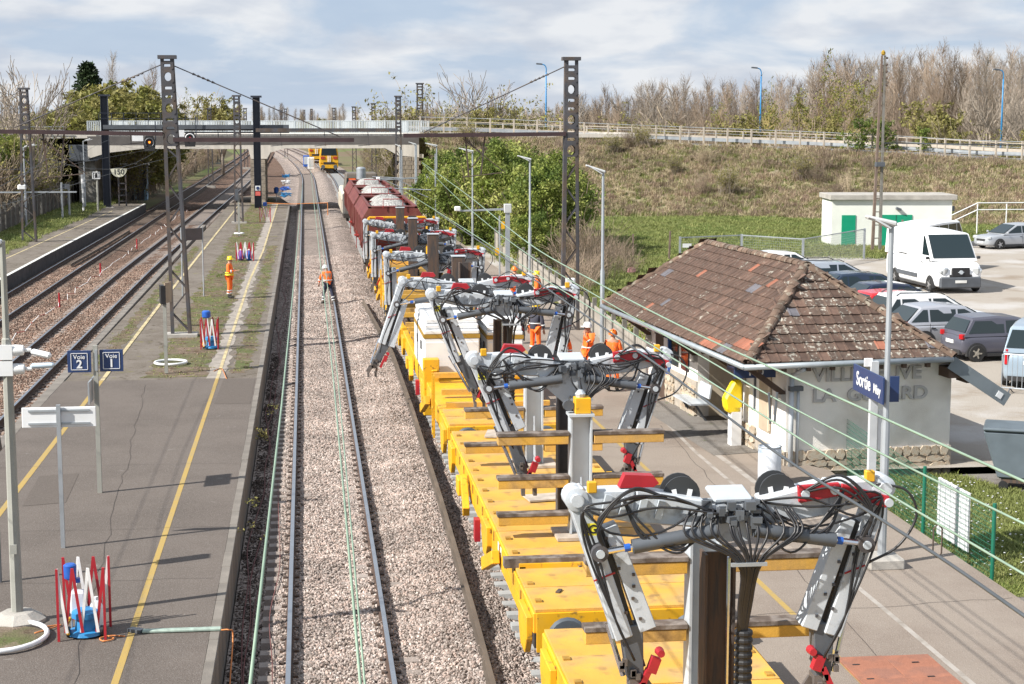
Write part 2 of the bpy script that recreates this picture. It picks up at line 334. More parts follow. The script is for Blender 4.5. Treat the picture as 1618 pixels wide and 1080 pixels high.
# track centre lines
def x_left(y):   # the two old tracks bend gently to the right past the platform, then back
    return 0.35 * smooth(85, 125, y) + 0.9 * smooth(110, 230, y) - 0.00006 * max(0, y - 260) ** 2
def xt1(y): return -12.85 + x_left(y) * 0.45
def xt2(y): return -8.95 + x_left(y)
def xc(y): return 0.39 - 2.3 * max(0, (y - 215) / 100.0) ** 1.6
def xr(y): return 4.4 - 2.3 * max(0, (y - 215) / 100.0) ** 1.6
# --- big ground sheet
def zg(x, y): return -0.62
grid('ground', [-3000, -400, -60, -17.0, 6.0, 60, 400, 3000], [-60, 0, 100, 200, 400, 900, 3500], zg, MA_far)
# --- ballast beds
def zb_new(x, y):
    d = x - xc(y)
    z = -0.2
    if d < -0.95: z = -0.2 - 0.2 * smooth(-0.95, -1.35, d) if False else -0.2 - 0.22 * smooth(0, 1, (-0.95 - d) / 0.35)
    if d > 1.2: z += 0.10 * smooth(1.2, 1.7, d) - 0.16 * smooth(2.1, 3.0, d)
    if y > 165: z += 0.25 * smooth(165, 185, y) * math.exp(-((d - 2.0) / 0.8) ** 2)
    z += 0.035 * fbm(x, y, 0.9) + 0.02 * fbm(x, y, 3.0)
    if 1.35 < d < 3.2: z += 0.07 * fbm(x, y, 0.55)
    return min(z + 0.02, -0.178) if abs(d) < 1.0 else z + 0.015
grid('ballast_bed', fr(-1.34, 6.08, 0.16), fr(12, 60, 0.3) + fr(60, 160, 1.2)[1:], zb_new, MG_new)
ysf = fr(160, 520, 6)
def warp(name, x0, x1, n, f, zf, m, ys):
    vs = []; 
    for y in ys:
        for i in range(n + 1):
            x = x0 + (x1 - x0) * i / n + f(y); vs.append((x, y, zf(x, y)))
    b = MB(); b.add(vs, [(j * (n + 1) + i, j * (n + 1) + i + 1, (j + 1) * (n + 1) + i + 1, (j + 1) * (n + 1) + i) for j in range(len(ys) - 1) for i in range(n)])
    return tag(b.done(name, m, smooth=True), kind='structure')
warp('ballast_bed', -2.9, 6.5, 30, lambda y: xc(y), lambda x, y: zb_new(x, y) - 0.004, MG_new, ysf)
def zb_old(x, y):
    z = -0.2
    m = min(abs(x - xt1(y)), abs(x - xt2(y)))
    z -= 0.10 * smooth(1.15, 1.7, m)
    return z + 0.03 * fbm(x, y, 1.1) + 0.015 * fbm(x, y, 4)
warp('ballast_bed_old', -1.7, 5.7, 46, lambda y: xt1(y), zb_old, MG_old, fr(20, 110, 0.6) + fr(110, 520, 6)[1:])
# the ditch strip between the ballast and the island platform wall, and dark verge of far cutting
tag(MB().add([(-1.34, 20, -0.42), (-0.75, 20, -0.42), (-0.75, 160, -0.42), (-1.34, 160, -0.42)], [(0, 1, 2, 3)]).done('ditch_floor', MG_ditch_shade), kind='structure')
# --- platforms
PZ = 0.45
def slab(name, poly, z0, z1, m, ms=None):
    b = MB(); b.prism(poly, z0, z1); o = b.done(name, m); return tag(o, kind='structure')
slab('island_platform', [(-7.0, 10), (-1.51, 10), (-1.51, 48.9), (-7.0, 48.9)], -0.6, PZ, MA_plat)
slab('island_platform_old', [(-7.0, 48.9), (-1.51, 48.9), (-1.51, 150), (-2.6, 163), (-6.2, 163), (-6.6, 150)], -0.6, PZ - 0.02, MA_old)
# mossy strips on the old part
def patch(name, xs0, xs1, y0, y1, z, m, step=0.5, amp=0.35, f=1.3):
    ys = fr(y0, y1, step); L = [(xs0 + amp * fbm(xs0, y, f), y, z) for y in ys]; Rr = [(xs1 + amp * fbm(xs1 + 9, y, f), y, z) for y in ys]
    b = MB(); n = len(ys); b.add(L + Rr, [(i, n + i, n + i + 1, i + 1) for i in range(n - 1)]); return tag(b.done(name, m), kind='structure')
patch('moss_strip', -4.75, -3.0, 49.4, 160, PZ - 0.016, MA_moss)
patch('moss_strip', -2.25, -1.75, 50, 100, PZ - 0.016, MA_moss, 0.4, 0.25, 1.9)
patch('moss_strip', -6.6, -6.15, 52, 100, PZ - 0.016, MA_moss, 0.4, 0.2, 1.9)
patch('bare_strip', -2.95, -2.45, 49.0, 150, PZ - 0.012, mat('grey_dust', (0.27, 0.24, 0.21), 0.95, 0, 0.25, 3, fine=0.15, wpos=True), 0.5, 0.2)
def kerb(name, x0, x1, y0, y1, step, m, z1=PZ, zb=-0.6, lab=None):
    root = tag(bpy.data.objects.new(name, None), kind='structure'); C.objects.link(root)
    proto = None; n = int((y1 - y0) / step)
    for i in range(n):
        if proto is None:
            b = MB(); b.box(((x0 + x1) / 2, 0, (z1 + zb) / 2), (abs(x1 - x0), step - 0.015, z1 - zb)); proto = b.done('coping_stone', m, root, bevel=0.01); proto.location = (0, y0 + step / 2, 0)
        else: link_copy(proto, root, (0, y0 + step * (i + 0.5), random.uniform(-0.006, 0.004)))
    return root
M_cope = mat('coping_concrete', (0.17, 0.152, 0.133), 0.9, 0, 0.2, 2, 0.3, 30, rnd=0.12, fine=0.12)
kerb('platform_edge', -1.51, -1.36, 14, 150, 1.0, M_cope, PZ + 0.004)
kerb('platform_edge', -7.28, -7.0, 30, 120, 1.0, M_cope, PZ + 0.004)
def line(name, pts, w, z, m):
    b = MB(); 
    for i in range(len(pts) - 1):
        a, c = Vector((*pts[i], 0)), Vector((*pts[i + 1], 0)); d = (c - a).normalized(); p = Vector((-d.y, d.x, 0)) * w / 2
        b.add([(a - p)[:2] + (z,), (a + p)[:2] + (z,), (c + p)[:2] + (z,), (c - p)[:2] + (z,)], [(0, 1, 2, 3)])
    return tag(b.done(name, m), kind='structure')
line('yellow_line', [(-2.66, 10), (-2.64, 48.9)], 0.10, PZ + 0.004, MP_yel)
line('yellow_line', [(-2.64, 48.9), (-2.66, 79), (-2.45, 96), (-2.45, 150)], 0.10, PZ - 0.004, MP_yel2)
line('yellow_line', [(-5.93, 20), (-5.93, 48.9)], 0.12, PZ + 0.004, MP_yel)
line('yellow_line', [(-5.93, 48.9), (-5.95, 69), (-5.72, 150)], 0.12, PZ - 0.004, MP_yel2)
# left platform
slab('far_platform', [(-17.6, 60), (-14.35, 60), (-14.3, 95), (-14.0, 149), (-17.6, 149)], -0.6, 0.5, MA_old)
slab('far_platform_wall', [(-14.345, 60), (-14.15, 60), (-14.12, 95), (-13.80, 149), (-13.995, 149), (-14.3, 95)], -0.6, 0.5, mat('dark_platform_wall', (0.06, 0.055, 0.055), 0.95, 0, 0.3, 2))
line('white_edge_line', [(-14.24, 60), (-14.21, 95), (-13.9, 149)], 0.19, 0.504, MP_edge)
line('yellow_line', [(-15.98, 60), (-15.94, 91), (-15.45, 138)], 0.09, 0.504, MP_yel2)
patch('grass_verge', -19.9, -16.6, 60, 165, 0.512, MA_moss, 1.0, 0.3, 0.6)
# left land
def zl(x, y): return 0.30 + 0.25 * fbm(x, y, 0.05) * smooth(0, 1, (-20 - x) / 20) - 1.1 * smooth(0, 1, (x + 19) / 3.5)* smooth(150, 156, y)
grid('left_ground', [-300, -150, -80, -50, -35, -27, -22, -20, -19, -18, -17, -16.2, -15.4, -14.8], fr(30, 150, 10) + fr(151, 400, 8)[0:], zl, MA_moss)
# right platform and its paths
slab('right_platform', [(6.1, 8), (11.1, 8), (11.1, 34.4), (10.2, 36.0), (9.0, 120), (6.1, 120)], -0.6, PZ, MA_right)
# building's porch strip, grey path behind
M_path = ground_mat('grey_path', [((0.20, 0.185, 0.17), 0, 0, 0), ((0.13, 0.115, 0.10), 1.2, 0.45, 0.65), ((0.30, 0.28, 0.26), 40, 0.52, 0.75), ((0.10, 0.13, 0.05), 2.2, 0.62, 0.7)], 0.95, 0.6, 30)
def sheet(name, poly, z, m): return tag(MB().add([(x, y, z) for x, y in poly], [tuple(range(len(poly)))]).done(name, m), kind='structure')
ry = [g(930, 655, PZ), g(1027, 746, PZ), g(1193, 913, PZ), g(1290, 1005, PZ)]
line('yellow_line', [(6.98, 60), (7.02, 48)] + [(p.x, p.y) for p in ry] + [(7.36, 14)], 0.10, PZ + 0.004, MP_yel)
j1 = [g(1075, 665, PZ), g(1190, 770, PZ)]
line('kerb_joint', [(8.75, 44.2), (9.12, 36.0), (9.2, 33.2)], 0.14, PZ + 0.004, MP_joint)
jj = [g(985, 600, PZ), g(1100, 715, PZ), g(1200, 800, PZ), g(1310, 890, PZ), g(1430, 990, PZ), g(1530, 1075, PZ), g(1618, 1150, PZ)]
line('kerb_joint', [(p.x, p.y) for p in jj], 0.09, PZ + 0.005, MP_joint)
# field and lot
def zr(x, y): return 0.32 + 0.03 * fbm(x, y, 0.2)
grid('parking_lot', fr(9.4, 75, 2.5), fr(34.9, 100, 2.5), zr, MA_lot)
grid('field', fr(10.3, 75, 2.2), fr(47.5, 126, 2.2), lambda x, y: 0.37 + 0.05 * fbm(x, y, 0.3) - (0.3 if (x > 15.5 + 0.28 * (y - 47) and y < 79 and False) else 0) - 0.35 * smooth(0, 1, (x - 17.0 - 0.12 * (y - 47)) / 2.0) * (1 - smooth(0, 1, (y - 86.5 + 0.25 * (x - 31)) / 3.0)) - 0.35 * smooth(0, 1, (x - 34.5) / 1.5) * (1 - smooth(0, 1, (y - 104) / 3.0)), MA_grass)
slab('path_slab', [(11.1, 8), (60, 8), (60, 34.8), (11.1, 34.8)], -0.6, 0.18, M_path)
gp = [g(1400, 785, PZ), g(1350, 720, PZ), g(1500, 705, PZ), g(1618, 850, PZ), g(1618, 920, PZ), g(1560, 918, PZ)]
sheet('grass_bed', [(11.18, 25.6), (12.6, 25.3), (14.7, 29.4), (15.0, 32.6), (14.1, 34.75), (11.18, 34.75)], 0.186, MA_grass)
# embankment with the road on top
EMB = [(10.2, 150, 6.35), (17, 150.6, 6.2)] + [tuple(atY(u, v, Y)) for u, v, Y in ((911, 222, 150.5), (1122, 231, 147), (1344, 240, 141.5), (1618, 258, 131))] + [(75, 118, 4.3), (120, 90, 4.2)]
def emb(t):  # t in [0, 1) along the centre of the near shoulder
    k = t * (len(EMB) - 1); i = min(int(k), len(EMB) - 2); f = k - i; a, b = Vector(EMB[i]), Vector(EMB[i + 1])
    return a.lerp(b, f), (b - a).normalized()
def emb_pt(t, off, dz=0.0):
    q = emb(max(0, t - 0.04))[0]; r_ = emb(min(0.9999, t + 0.04))[0]; p = (q + r_) / 2 if 0.04 < t < 0.96 else emb(t)[0]
    d = (r_ - q); d.z = 0; d.normalize(); nrm = Vector((-d.y, d.x, 0))   # to the far side
    return Vector((p.x + nrm.x * off, p.y + nrm.y * off, p.z + dz))
TS = fr(0, 0.999, 0.0125)
def ribbon(name, offs, m, kind='structure'):
    b = MB(); n = len(offs); vs = []
    for t in TS:
        for o_, dz in offs:
            p = emb_pt(t, o_, 0)
            if dz is None: p.z = 0.3
            elif dz <= -50: p.z = 0.35 + (p.z - 0.35) * (-(dz + 50)) + 0.25 * fbm(p.x, p.y, 0.25)
            else: p.z += dz
            vs.append(p)
    b.add(vs, [(j * n + i, j * n + i + 1, (j + 1) * n + i + 1, (j + 1) * n + i) for j in range(len(TS) - 1) for i in range(n - 1)])
    return tag(b.done(name, m, smooth=True), kind=kind)
ribbon('bank_slope', [(-21, None), (-18.5, -50.06), (-16, -50.2), (-13, -50.36), (-10, -50.52), (-7, -50.7), (-4, -50.88), (-1.5, -51.0), (-0.5, -0.02)], MA_bank)
ribbon('road_verge', [(-0.5, -0.02), (0.8, 0.03)], mat('pale_verge', (0.30, 0.28, 0.24), 0.95, 0, 0.25, 1, wpos=True))
ribbon('road', [(0.8, 0.03), (8.6, 0.03)], MA_road)
ribbon('far_bank_slope', [(8.6, 0.03), (11, -0.1), (26, -5.0)], MA_bank)
line('road_line', [(emb_pt(t, 1.3).x, emb_pt(t, 1.3).y) for t in TS[:1]] + [(emb_pt(t, 1.3).x, emb_pt(t, 1.3).y) for t in TS[1:2]], 0.1, 6.4, MP_edge)
grid('right_ground', [10, 60, 200, 500, 1500], [160, 185, 260, 500, 1200, 3000], lambda x, y: -0.4, MA_far)

# rounded end of the bank against the bridge pier
_b = MB(); _v = []; _P = Vector((12.6, 150.0, 6.3)); _n = 10; _m = 10
for i in range(_n + 1):
    ph = math.pi / 2 * i / _n
    for j in range(_m + 1):
        q = j / _m; _v.append((_P.x - 4.0 * math.sin(ph) * q + 0.0, _P.y - 21 * math.cos(ph) * q, 6.25 - 6.4 * q ** 0.9 + 0.15 * fbm(i * 0.7, j * 0.7, 1)))
_b.add(_v, [(i * (_m + 1) + j, (i + 1) * (_m + 1) + j, (i + 1) * (_m + 1) + j + 1, i * (_m + 1) + j + 1) for i in range(_n) for j in range(_m)])
tag(_b.done('bank_end', MA_bank, smooth=True), kind='structure')

# seams, cracks and stains on the platforms
M_seam = mat('dark_seam', (0.06, 0.05, 0.045), 0.95, 0, 0.3, 6, wpos=True)
_r = random.Random(9)
def crack(x0, y0, x1, y1, w=0.012, n=14, wob=0.05):
    pts = [(x0 + (x1 - x0) * i / n + (_r.uniform(-wob, wob) if 0 < i < n else 0), y0 + (y1 - y0) * i / n + _r.uniform(-wob, wob)) for i in range(n + 1)]; line('crack', pts, w, PZ + 0.0065, M_seam)
for y in (27.4, 31.0, 36.8, 42.3): crack(-7.0, y + _r.uniform(-.2, .2), -1.6, y + _r.uniform(-.2, .2), 0.009)
crack(-3.2, 22, -4.6, 48, 0.008, 40, 0.06); crack(7.8, 20, 8.6, 40, 0.010, 30, 0.05); crack(6.3, 30, 9.0, 30.6, 0.01); crack(6.3, 24.2, 11, 24.6, 0.01); crack(6.3, 37.5, 8.9, 37.2, 0.01)
M_patch = ground_mat('darker_asphalt_patch', [((0.115, 0.097, 0.085), 0, 0, 0), ((0.17, 0.15, 0.135), 45, 0.5, 0.72), ((0.07, 0.06, 0.055), 38, 0.56, 0.75)], 0.9, 0.5, 70)
M_patch2 = ground_mat('paler_asphalt_patch', [((0.33, 0.28, 0.235), 0, 0, 0), ((0.25, 0.21, 0.18), 30, 0.5, 0.7)], 0.9, 0.5, 60)
sheet('asphalt_patch', [(-2.5, 44.5), (-1.55, 44.4), (-1.55, 48.7), (-2.45, 48.8)], PZ + 0.005, M_patch); sheet('asphalt_patch', [(-5.6, 33), (-4.8, 33.2), (-4.9, 36), (-5.7, 35.8)], PZ + 0.005, M_patch)
sheet('asphalt_patch', [(7.6, 27.0), (8.6, 27.2), (8.4, 28.3), (7.5, 28.1)], PZ + 0.005, M_patch2); sheet('asphalt_patch', [(8.1, 29.5), (10.6, 30.5), (10.4, 33.0), (9.0, 33.0)], PZ + 0.005, M_patch2)
warp('dirt_between_tracks', -7.6, -2.2, 8, lambda y: xc(y) - 0.4 if y > 215 else 0.0, lambda x, y: -0.46 + 0.12 * fbm(x, y, 0.4), MG_old, fr(160, 430, 6))
# ================================================================ TRACKS
def rail_mesh(b, f, dx, ys, top=0.0, flip=False):
    # foot, web and head of a flat-bottomed rail swept along the line
    prof = [(-0.07, -0.172), (0.07, -0.172), (0.07, -0.158), (0.012, -0.14), (0.012, -0.045), (0.036, -0.032), (0.036, 0.0), (-0.036, 0.0), (-0.036, -0.032), (-0.012, -0.045), (-0.012, -0.14), (-0.07, -0.158)]
    n = len(prof); vs = [(f(y) + dx + px, y, top + pz) for y in ys for px, pz in prof]
    fs = []; 
    for j in range(len(ys) - 1):
        for k in range(n):
            k2 = (k + 1) % n; b.f.append((len(b.v) + j * n + k, len(b.v) + j * n + k2, len(b.v) + (j + 1) * n + k2, len(b.v) + (j + 1) * n + k)); b.m.append(1 if k == 6 else 0)
    b.v += vs
M_slp_w = mat('old_timber_sleeper', (0.12, 0.09, 0.07), 0.9, 0, 0.25, 3, 0.3, 20, rnd=0.2)
M_slp_c = mat('concrete_sleeper', (0.27, 0.23, 0.205), 0.9, 0, 0.15, 3, 0.3, 30, rnd=0.12, fine=0.1)
M_slp_n = mat('new_concrete_sleeper', (0.36, 0.37, 0.37), 0.85, 0, 0.1, 3, 0.2, 30, rnd=0.08)
def sleeper_mb(clip=None):
    b = MB()
    prof = [(-1.2, -0.165), (-0.45, -0.165), (-0.3, -0.20), (0.3, -0.20), (0.45, -0.165), (1.2, -0.165)]
    vs = []
    for x, z in prof:
        w_ = 0.115
        vs += [(x, -w_ - 0.02, -0.34), (x, -w_, z), (x, w_, z), (x, w_ + 0.02, -0.34)]
    fs = []
    for i in range(5):
        for k in range(4): k2 = (k + 1) % 4; fs.append((i * 4 + k, i * 4 + k2, (i + 1) * 4 + k2, (i + 1) * 4 + k))
    fs += [(0, 1, 2, 3), (23, 22, 21, 20)]
    b.add(vs, fs, 0)
    for sx in (-1, 1):
        for d in (-0.11, 0.11): b.box((sx * 0.755 + d, 0, -0.15), (0.07, 0.1, 0.045), mi=1)
    return b
def track(label, f, y0, y1, ys, msl, near0, near1, gap=0.6, clipm=None, rails=True, y_dz=0.0, group='railway tracks'):
    t = thing('railway_track', label, 'railway track', (0, 0, 0), 0, None)
    if rails:
        for s in (-1, 1):
            b = MB(); rail_mesh(b, f, s * 0.755, ys); b.done('rail', [M_railside, M_railtop], t)
    clipm = clipm or M_rust
    p = sleeper_mb().done('sleeper', [msl, clipm], t); p.location = (f(near0), near0, y_dz); y = near0 + gap; k = 1
    while y < near1:
        link_copy(p, t, (f(y), y, y_dz + random.uniform(-0.01, 0.005)), random.uniform(-0.006, 0.006)); y += gap; k += 1
    b = MB()
    while y < y1:
        b.box((f(y), y, -0.25), (2.4, 0.24, 0.17)); y += gap
    if len(b.v): o = b.done('distant_sleeper', msl, t); tag(o, kind='stuff')
    return t
ysA = fr(18, 215, 12) + fr(215, 520, 10)[1:]
track('sharp new track in pinkish ballast beside the island platform, empty, running under the bridge', xc, 18, 240, ysA, M_slp_c, 21, 90)
track('old track in brown ballast along the left side of the island platform', xt2, 18, 300, fr(30, 110, 10) + fr(110, 520, 8)[1:], M_slp_c, 42, 130, 0.6)
track('old track against the dark wall of the far left platform', xt1, 18, 300, fr(50, 110, 10) + fr(110, 520, 8)[1:], M_slp_w, 62, 130, 0.6)
track('relaid track on new pale sleepers underneath the yellow work train', xr, 18, 300, ysA, M_slp_n, 19, 130, 0.6, M_red)
def loose(label, pts, w=None):
    root = thing('loose_rail', label, 'rail', (0, 0, 0))
    b = MB()
    for i in range(len(pts) - 1):
        b.bar(Vector(pts[i]) + Vector((0, 0, -0.06)), Vector(pts[i + 1]) + Vector((0, 0, -0.06)), 0.13, 0.02); b.bar(pts[i], pts[i + 1], 0.02, 0.12); b.bar(Vector(pts[i]) + Vector((0, 0, 0.06)), Vector(pts[i + 1]) + Vector((0, 0, 0.06)), 0.07, 0.035)
    b.done('rail_bar', mat('old_rail_grey_brown', (0.15, 0.12, 0.095), 0.6, 0.3, 0.25, 1), root); return root
loose('long rusty rail lying loose on the ballast left of the yellow wagons', [(2.45, 20, 0.04), (2.58, 26, 0.04), (2.7, 34, 0.04), (2.8, 45, 0.04), (2.83, 56, 0.05), (2.55, 67, 0.05), (2.4, 73, 0.04)])
loose('short dark rail lying between the rails of the far left track', [(-12.85, 94, -0.06), (-12.6, 108, -0.06), (-12.5, 122, -0.06)])
# stones close to the camera, real pieces
def stone_objs(prefix, cols):
    os_ = []
    for i, c in enumerate(cols):
        bm = bmesh.new(); bmesh.ops.create_icosphere(bm, subdivisions=1, radius=1.0)
        for v in bm.verts: v.co = Vector((v.co.x * random.uniform(0.7, 1.25), v.co.y * random.uniform(0.6, 1.1), v.co.z * random.uniform(0.45, 0.85)))
        me = bpy.data.meshes.new(prefix); bm.to_mesh(me); bm.free()
        me.materials.append(mat('%s_stone_%d' % (prefix, i), c, 0.9, 0, 0.28, 0.55, rnd=0.25, wpos=True)); o = bpy.data.objects.new(prefix + '_stone', me); C.objects.link(o); os_.append(o)
    return hidden_collection(prefix + '_stones', os_)
cN = stone_objs('pale', [(0.34, 0.28, 0.25), (0.24, 0.20, 0.175), (0.45, 0.39, 0.355), (0.13, 0.105, 0.09), (0.38, 0.295, 0.255)])
cO = stone_objs('brown', [(0.20, 0.12, 0.085), (0.12, 0.07, 0.05), (0.28, 0.185, 0.14), (0.08, 0.055, 0.042), (0.35, 0.265, 0.21)])
cD = stone_objs('shade_toned', [(0.05, 0.036, 0.028), (0.08, 0.055, 0.045), (0.12, 0.09, 0.075), (0.035, 0.026, 0.022)])  # ditch stones: wall shadow painted into these near-black colours
def stones(label, xs, ys, zf, coll, dens, s0, s1, seed):
    b = MB(); nx = len(xs); b.add([(x, y, zf(x, y) + 0.008) for y in ys for x in xs], [(j * nx + i, j * nx + i + 1, (j + 1) * nx + i + 1, (j + 1) * nx + i) for j in range(len(ys) - 1) for i in range(nx - 1)])
    o = b.done('ballast_stones', MG_new); scatter(o, coll, dens, s0, s1, seed); tag(o, label, 'ballast', kind='stuff'); return o
stones('fresh pinkish ballast stones around the near track', fr(-1.0, 3.3, 0.2), fr(20, 62, 0.4), zb_new, cN, 640, 0.016, 0.036, 1)
stones('fresh ballast stones beside the new sleepers under the train', fr(3.3, 6.0, 0.3), fr(20, 62, 0.5), lambda x, y: zb_new(x, y) - 0.05, cN, 220, 0.018, 0.036, 2)
stones('fresh ballast stones farther along the empty track', fr(-1.0, 3.3, 0.2), fr(62, 100, 0.8), zb_new, cN, 230, 0.026, 0.045, 11)
stones('rusty brown ballast stones around the two old tracks', fr(-14.0, -7.3, 0.3), fr(44, 95, 0.6), zb_old, cO, 250, 0.022, 0.045, 3)
stones('stones toned dark for shade in the ditch under the platform edge', fr(-1.3, -0.8, 0.25), fr(20, 60, 1), lambda x, y: -0.41, cD, 260, 0.018, 0.04, 4)
# ================================================================ BRIDGE
br = thing('road_bridge', 'concrete road bridge with pale railing crossing over all the tracks', 'bridge', (0, 150, 0))
BX0, BX1 = -18.6, 10.0
M_bconc = mat('bridge_concrete', (0.60, 0.56, 0.50), 0.9, 0, 0.12, 1, streak=True)
M_beam = mat('bridge_beam_brown_grey', (0.12, 0.11, 0.105), 0.9, 0, 0.2, 1)
MB().box(((BX0 + BX1) / 2, 4.0, 6.33), (BX1 - BX0 + 40, 9.4, 0.35)).done('deck', M_bconc, br)
b = MB()
b.box(((BX0 + BX1) / 2, -0.9, 5.95), (BX1 - BX0, 0.35, 0.75)); b.done('edge_beam', M_beam, br)
b = MB()
# soffit girder with haunches at the piers
pts = [(-18.6, 4.4), (-17.0, 4.9), (-14, 5.25), (-4.9, 5.2), (-4.7, 4.35), (-3.3, 4.35), (-3.0, 4.9), (-1.8, 5.25), (7, 5.25), (8.2, 4.6), (10.0, 4.45), (10.0, 5.6), (-18.6, 5.6)]
b.prism(pts, -1.06, 8.4, 'XZ'); b.done('haunched_girder', M_bconc, br)
M_stone = mat('pier_stone', (0.33, 0.28, 0.22), 0.9, 0, 0.25, 2, 0.5, 6, col2=(0.20, 0.17, 0.14), s2=1.5)
b = MB()
for k in range(14):
    for j in range(3): b.box((-4.1 + random.uniform(-.02, .02), -0.2 + j * 3.3, -0.3 + k * 0.34), (1.25, 3.25, 0.32))
b.done('pier', M_stone, br)
ps = MB().box((0, 0, 0), (0.62, 1.1, 0.36)).done('pier_block', M_stone, br, bevel=0.02); ps.location = (8.6, -0.6, -0.4)
for k in range(13):
    for j in range(3):
        for q in range(6):
            if q in (0,) or j == 0 or k == 12: link_copy(ps, br, (8.35 + j * 0.66 + (0.15 if k % 2 else 0), -0.6 + q * 1.25 , -0.2 + k * 0.375))
MB().box((9.3, 3.8, 4.55), (2.2, 9.5, 0.35)).done('pier_cap', M_bconc, br)
MB().box((-18.8, 4, 2.0), (1.4, 9, 5.6)).done('abutment', M_conc2, br)
b = MB(); b.prism([(-20.2, 4.2), (-17.9, 4.2), (-16.8, 5.0), (-16.8, 5.6), (-20.2, 5.6)], -0.9, -0.7, 'XZ'); b.done('corbel', M_dgrey, br)
# parapet railing: mesh screen in white frames
M_mesh = mat('pale_screen_mesh', (0.62, 0.67, 0.70), 0.5, 0.2, 0.05)
pn = MB(); 
for zz in (6.62, 7.62): pn.box((0, 0, zz), (1.96, 0.05, 0.05))
pn.box((-0.98, 0, 7.1), (0.06, 0.06, 1.1))
for i in range(13): pn.box((-0.98 + 0.15 * (i + 0.5), 0, 7.12), (0.075, 0.02, 1.0))
pp = pn.done('railing_panel', M_mesh, br); pp.location = (BX0 + 1, -1.0, 0)
for yy in (-1.0, 8.4):
    x = BX0 + 1
    while x < BX1:
        if not (yy == -1.0 and x == BX0 + 1): link_copy(pp, br, (x, yy, 0))
        x += 1.97
# guard rail + railing continue on the left bank
gl = thing('guard_rail', 'pale guard rail on the bank left of the bridge', 'guard rail', (-20.5, 149, 6.2))
b = MB()
for i in range(12): b.box((-i * 2.2 - 1, 0, 0.35), (0.08, 0.1, 0.9))
b.done('post', M_steel, gl); MB().box((-13, -0.06, 0.55), (26, 0.05, 0.28)).done('rail', M_steel, gl); MB().box((-13, -0.06, 0.95), (26, 0.05, 0.06)).done('handrail', M_steel, gl)
# ================================================================ ROAD FENCE AND GUARD RAIL ON THE BANK
M_fpost = mat('concrete_fence_post', (0.42, 0.37, 0.31), 0.9, 0, 0.15)
rf = thing('road_fence', 'long concrete post fence with steel guard rails along the embankment road', 'fence', (0, 0, 0))
dist = 0; last = emb_pt(0, 0); t = 0.0; posts = []
while t < 0.86:
    p = emb_pt(t, 0); 
    if (p - last).length >= 2.1 or not posts: posts.append((p.copy(), t)); last = p.copy()
    t += 0.0008
pp = MB().box((0, 0, 0.82), (0.14, 0.14, 1.75)).done('post', M_fpost, rf); pp.location = posts[0][0]
for p, _ in posts[1:]: link_copy(pp, rf, p)
for hgt, r_ in ((1.62, 0.025), (1.15, 0.02)):
    MB().path([q + Vector((0, 0, hgt)) for q, _ in posts], r_, 4).done('rail', M_steel, rf)
gr = thing('guard_rail', 'galvanised double guard rail at the kerb of the embankment road', 'guard rail', (0, 0, 0))
def strip(b, pts, h0, h1, th=0.05):
    for i in range(len(pts) - 1):
        a, c = pts[i], pts[i + 1]; b.add([a + Vector((0, 0, h0)), c + Vector((0, 0, h0)), c + Vector((0, 0, h1)), a + Vector((0, 0, h1)), a + Vector((0, th, h0)), c + Vector((0, th, h0)), c + Vector((0, th, h1)), a + Vector((0, th, h1))], [(0, 1, 2, 3), (7, 6, 5, 4), (3, 2, 6, 7), (0, 4, 5, 1)])
gp_ = [emb_pt(q, 0.7) for _, q in posts]; b = MB(); strip(b, gp_, 0.45, 0.75); b.done('rail', M_steel, gr)
gp2 = [emb_pt(q, 8.7) for _, q in posts]; b = MB(); strip(b, gp2, 0.5, 0.8); strip(b, gp2, 1.25, 1.32)
for q in gp2: b.box(q + Vector((0, 0, 0.6)), (0.12, 0.12, 1.4))
gr2 = thing('guard_rail', 'railing with posts on the far side of the embankment road', 'guard rail', (0, 0, 0)); b.done('rail', M_fpost, gr2)
# ================================================================ CATENARY MASTS
def holed_plate(b, x0, x1, z0, z1, y, th, hole):
    cx_, cz = (x0 + x1) / 2, (z0 + z1) / 2; n = 16; hw, hh = (x1 - x0) / 2, (z1 - z0) / 2
    ring = []; sq = []
    for k in range(n):
        q = 2 * math.pi * k / n + math.pi / n; c, s_ = math.cos(q), math.sin(q); m_ = max(abs(c), abs(s_))
        if hole == 'o': ring.append((cx_ + hw * 0.62 * c, cz + hw * 0.72 * s_))
        else:
            ring.append((cx_ + c / m_ * hw * 0.66, cz + s_ / m_ * hw * 0.22))
        sq.append((cx_ + c / m_ * hw, cz + s_ / m_ * hh))
    vs = [(a, y, z) for a, z in sq] + [(a, y, z) for a, z in ring] + [(a, y + th, z) for a, z in sq] + [(a, y + th, z) for a, z in ring]; fs = []
    for k in range(n):
        j = (k + 1) % n; fs += [(k, j, n + j, n + k), (2 * n + k, 3 * n + k, 3 * n + j, 2 * n + j), (n + k, n + j, 3 * n + j, 3 * n + k)]
    b.add(vs, fs)
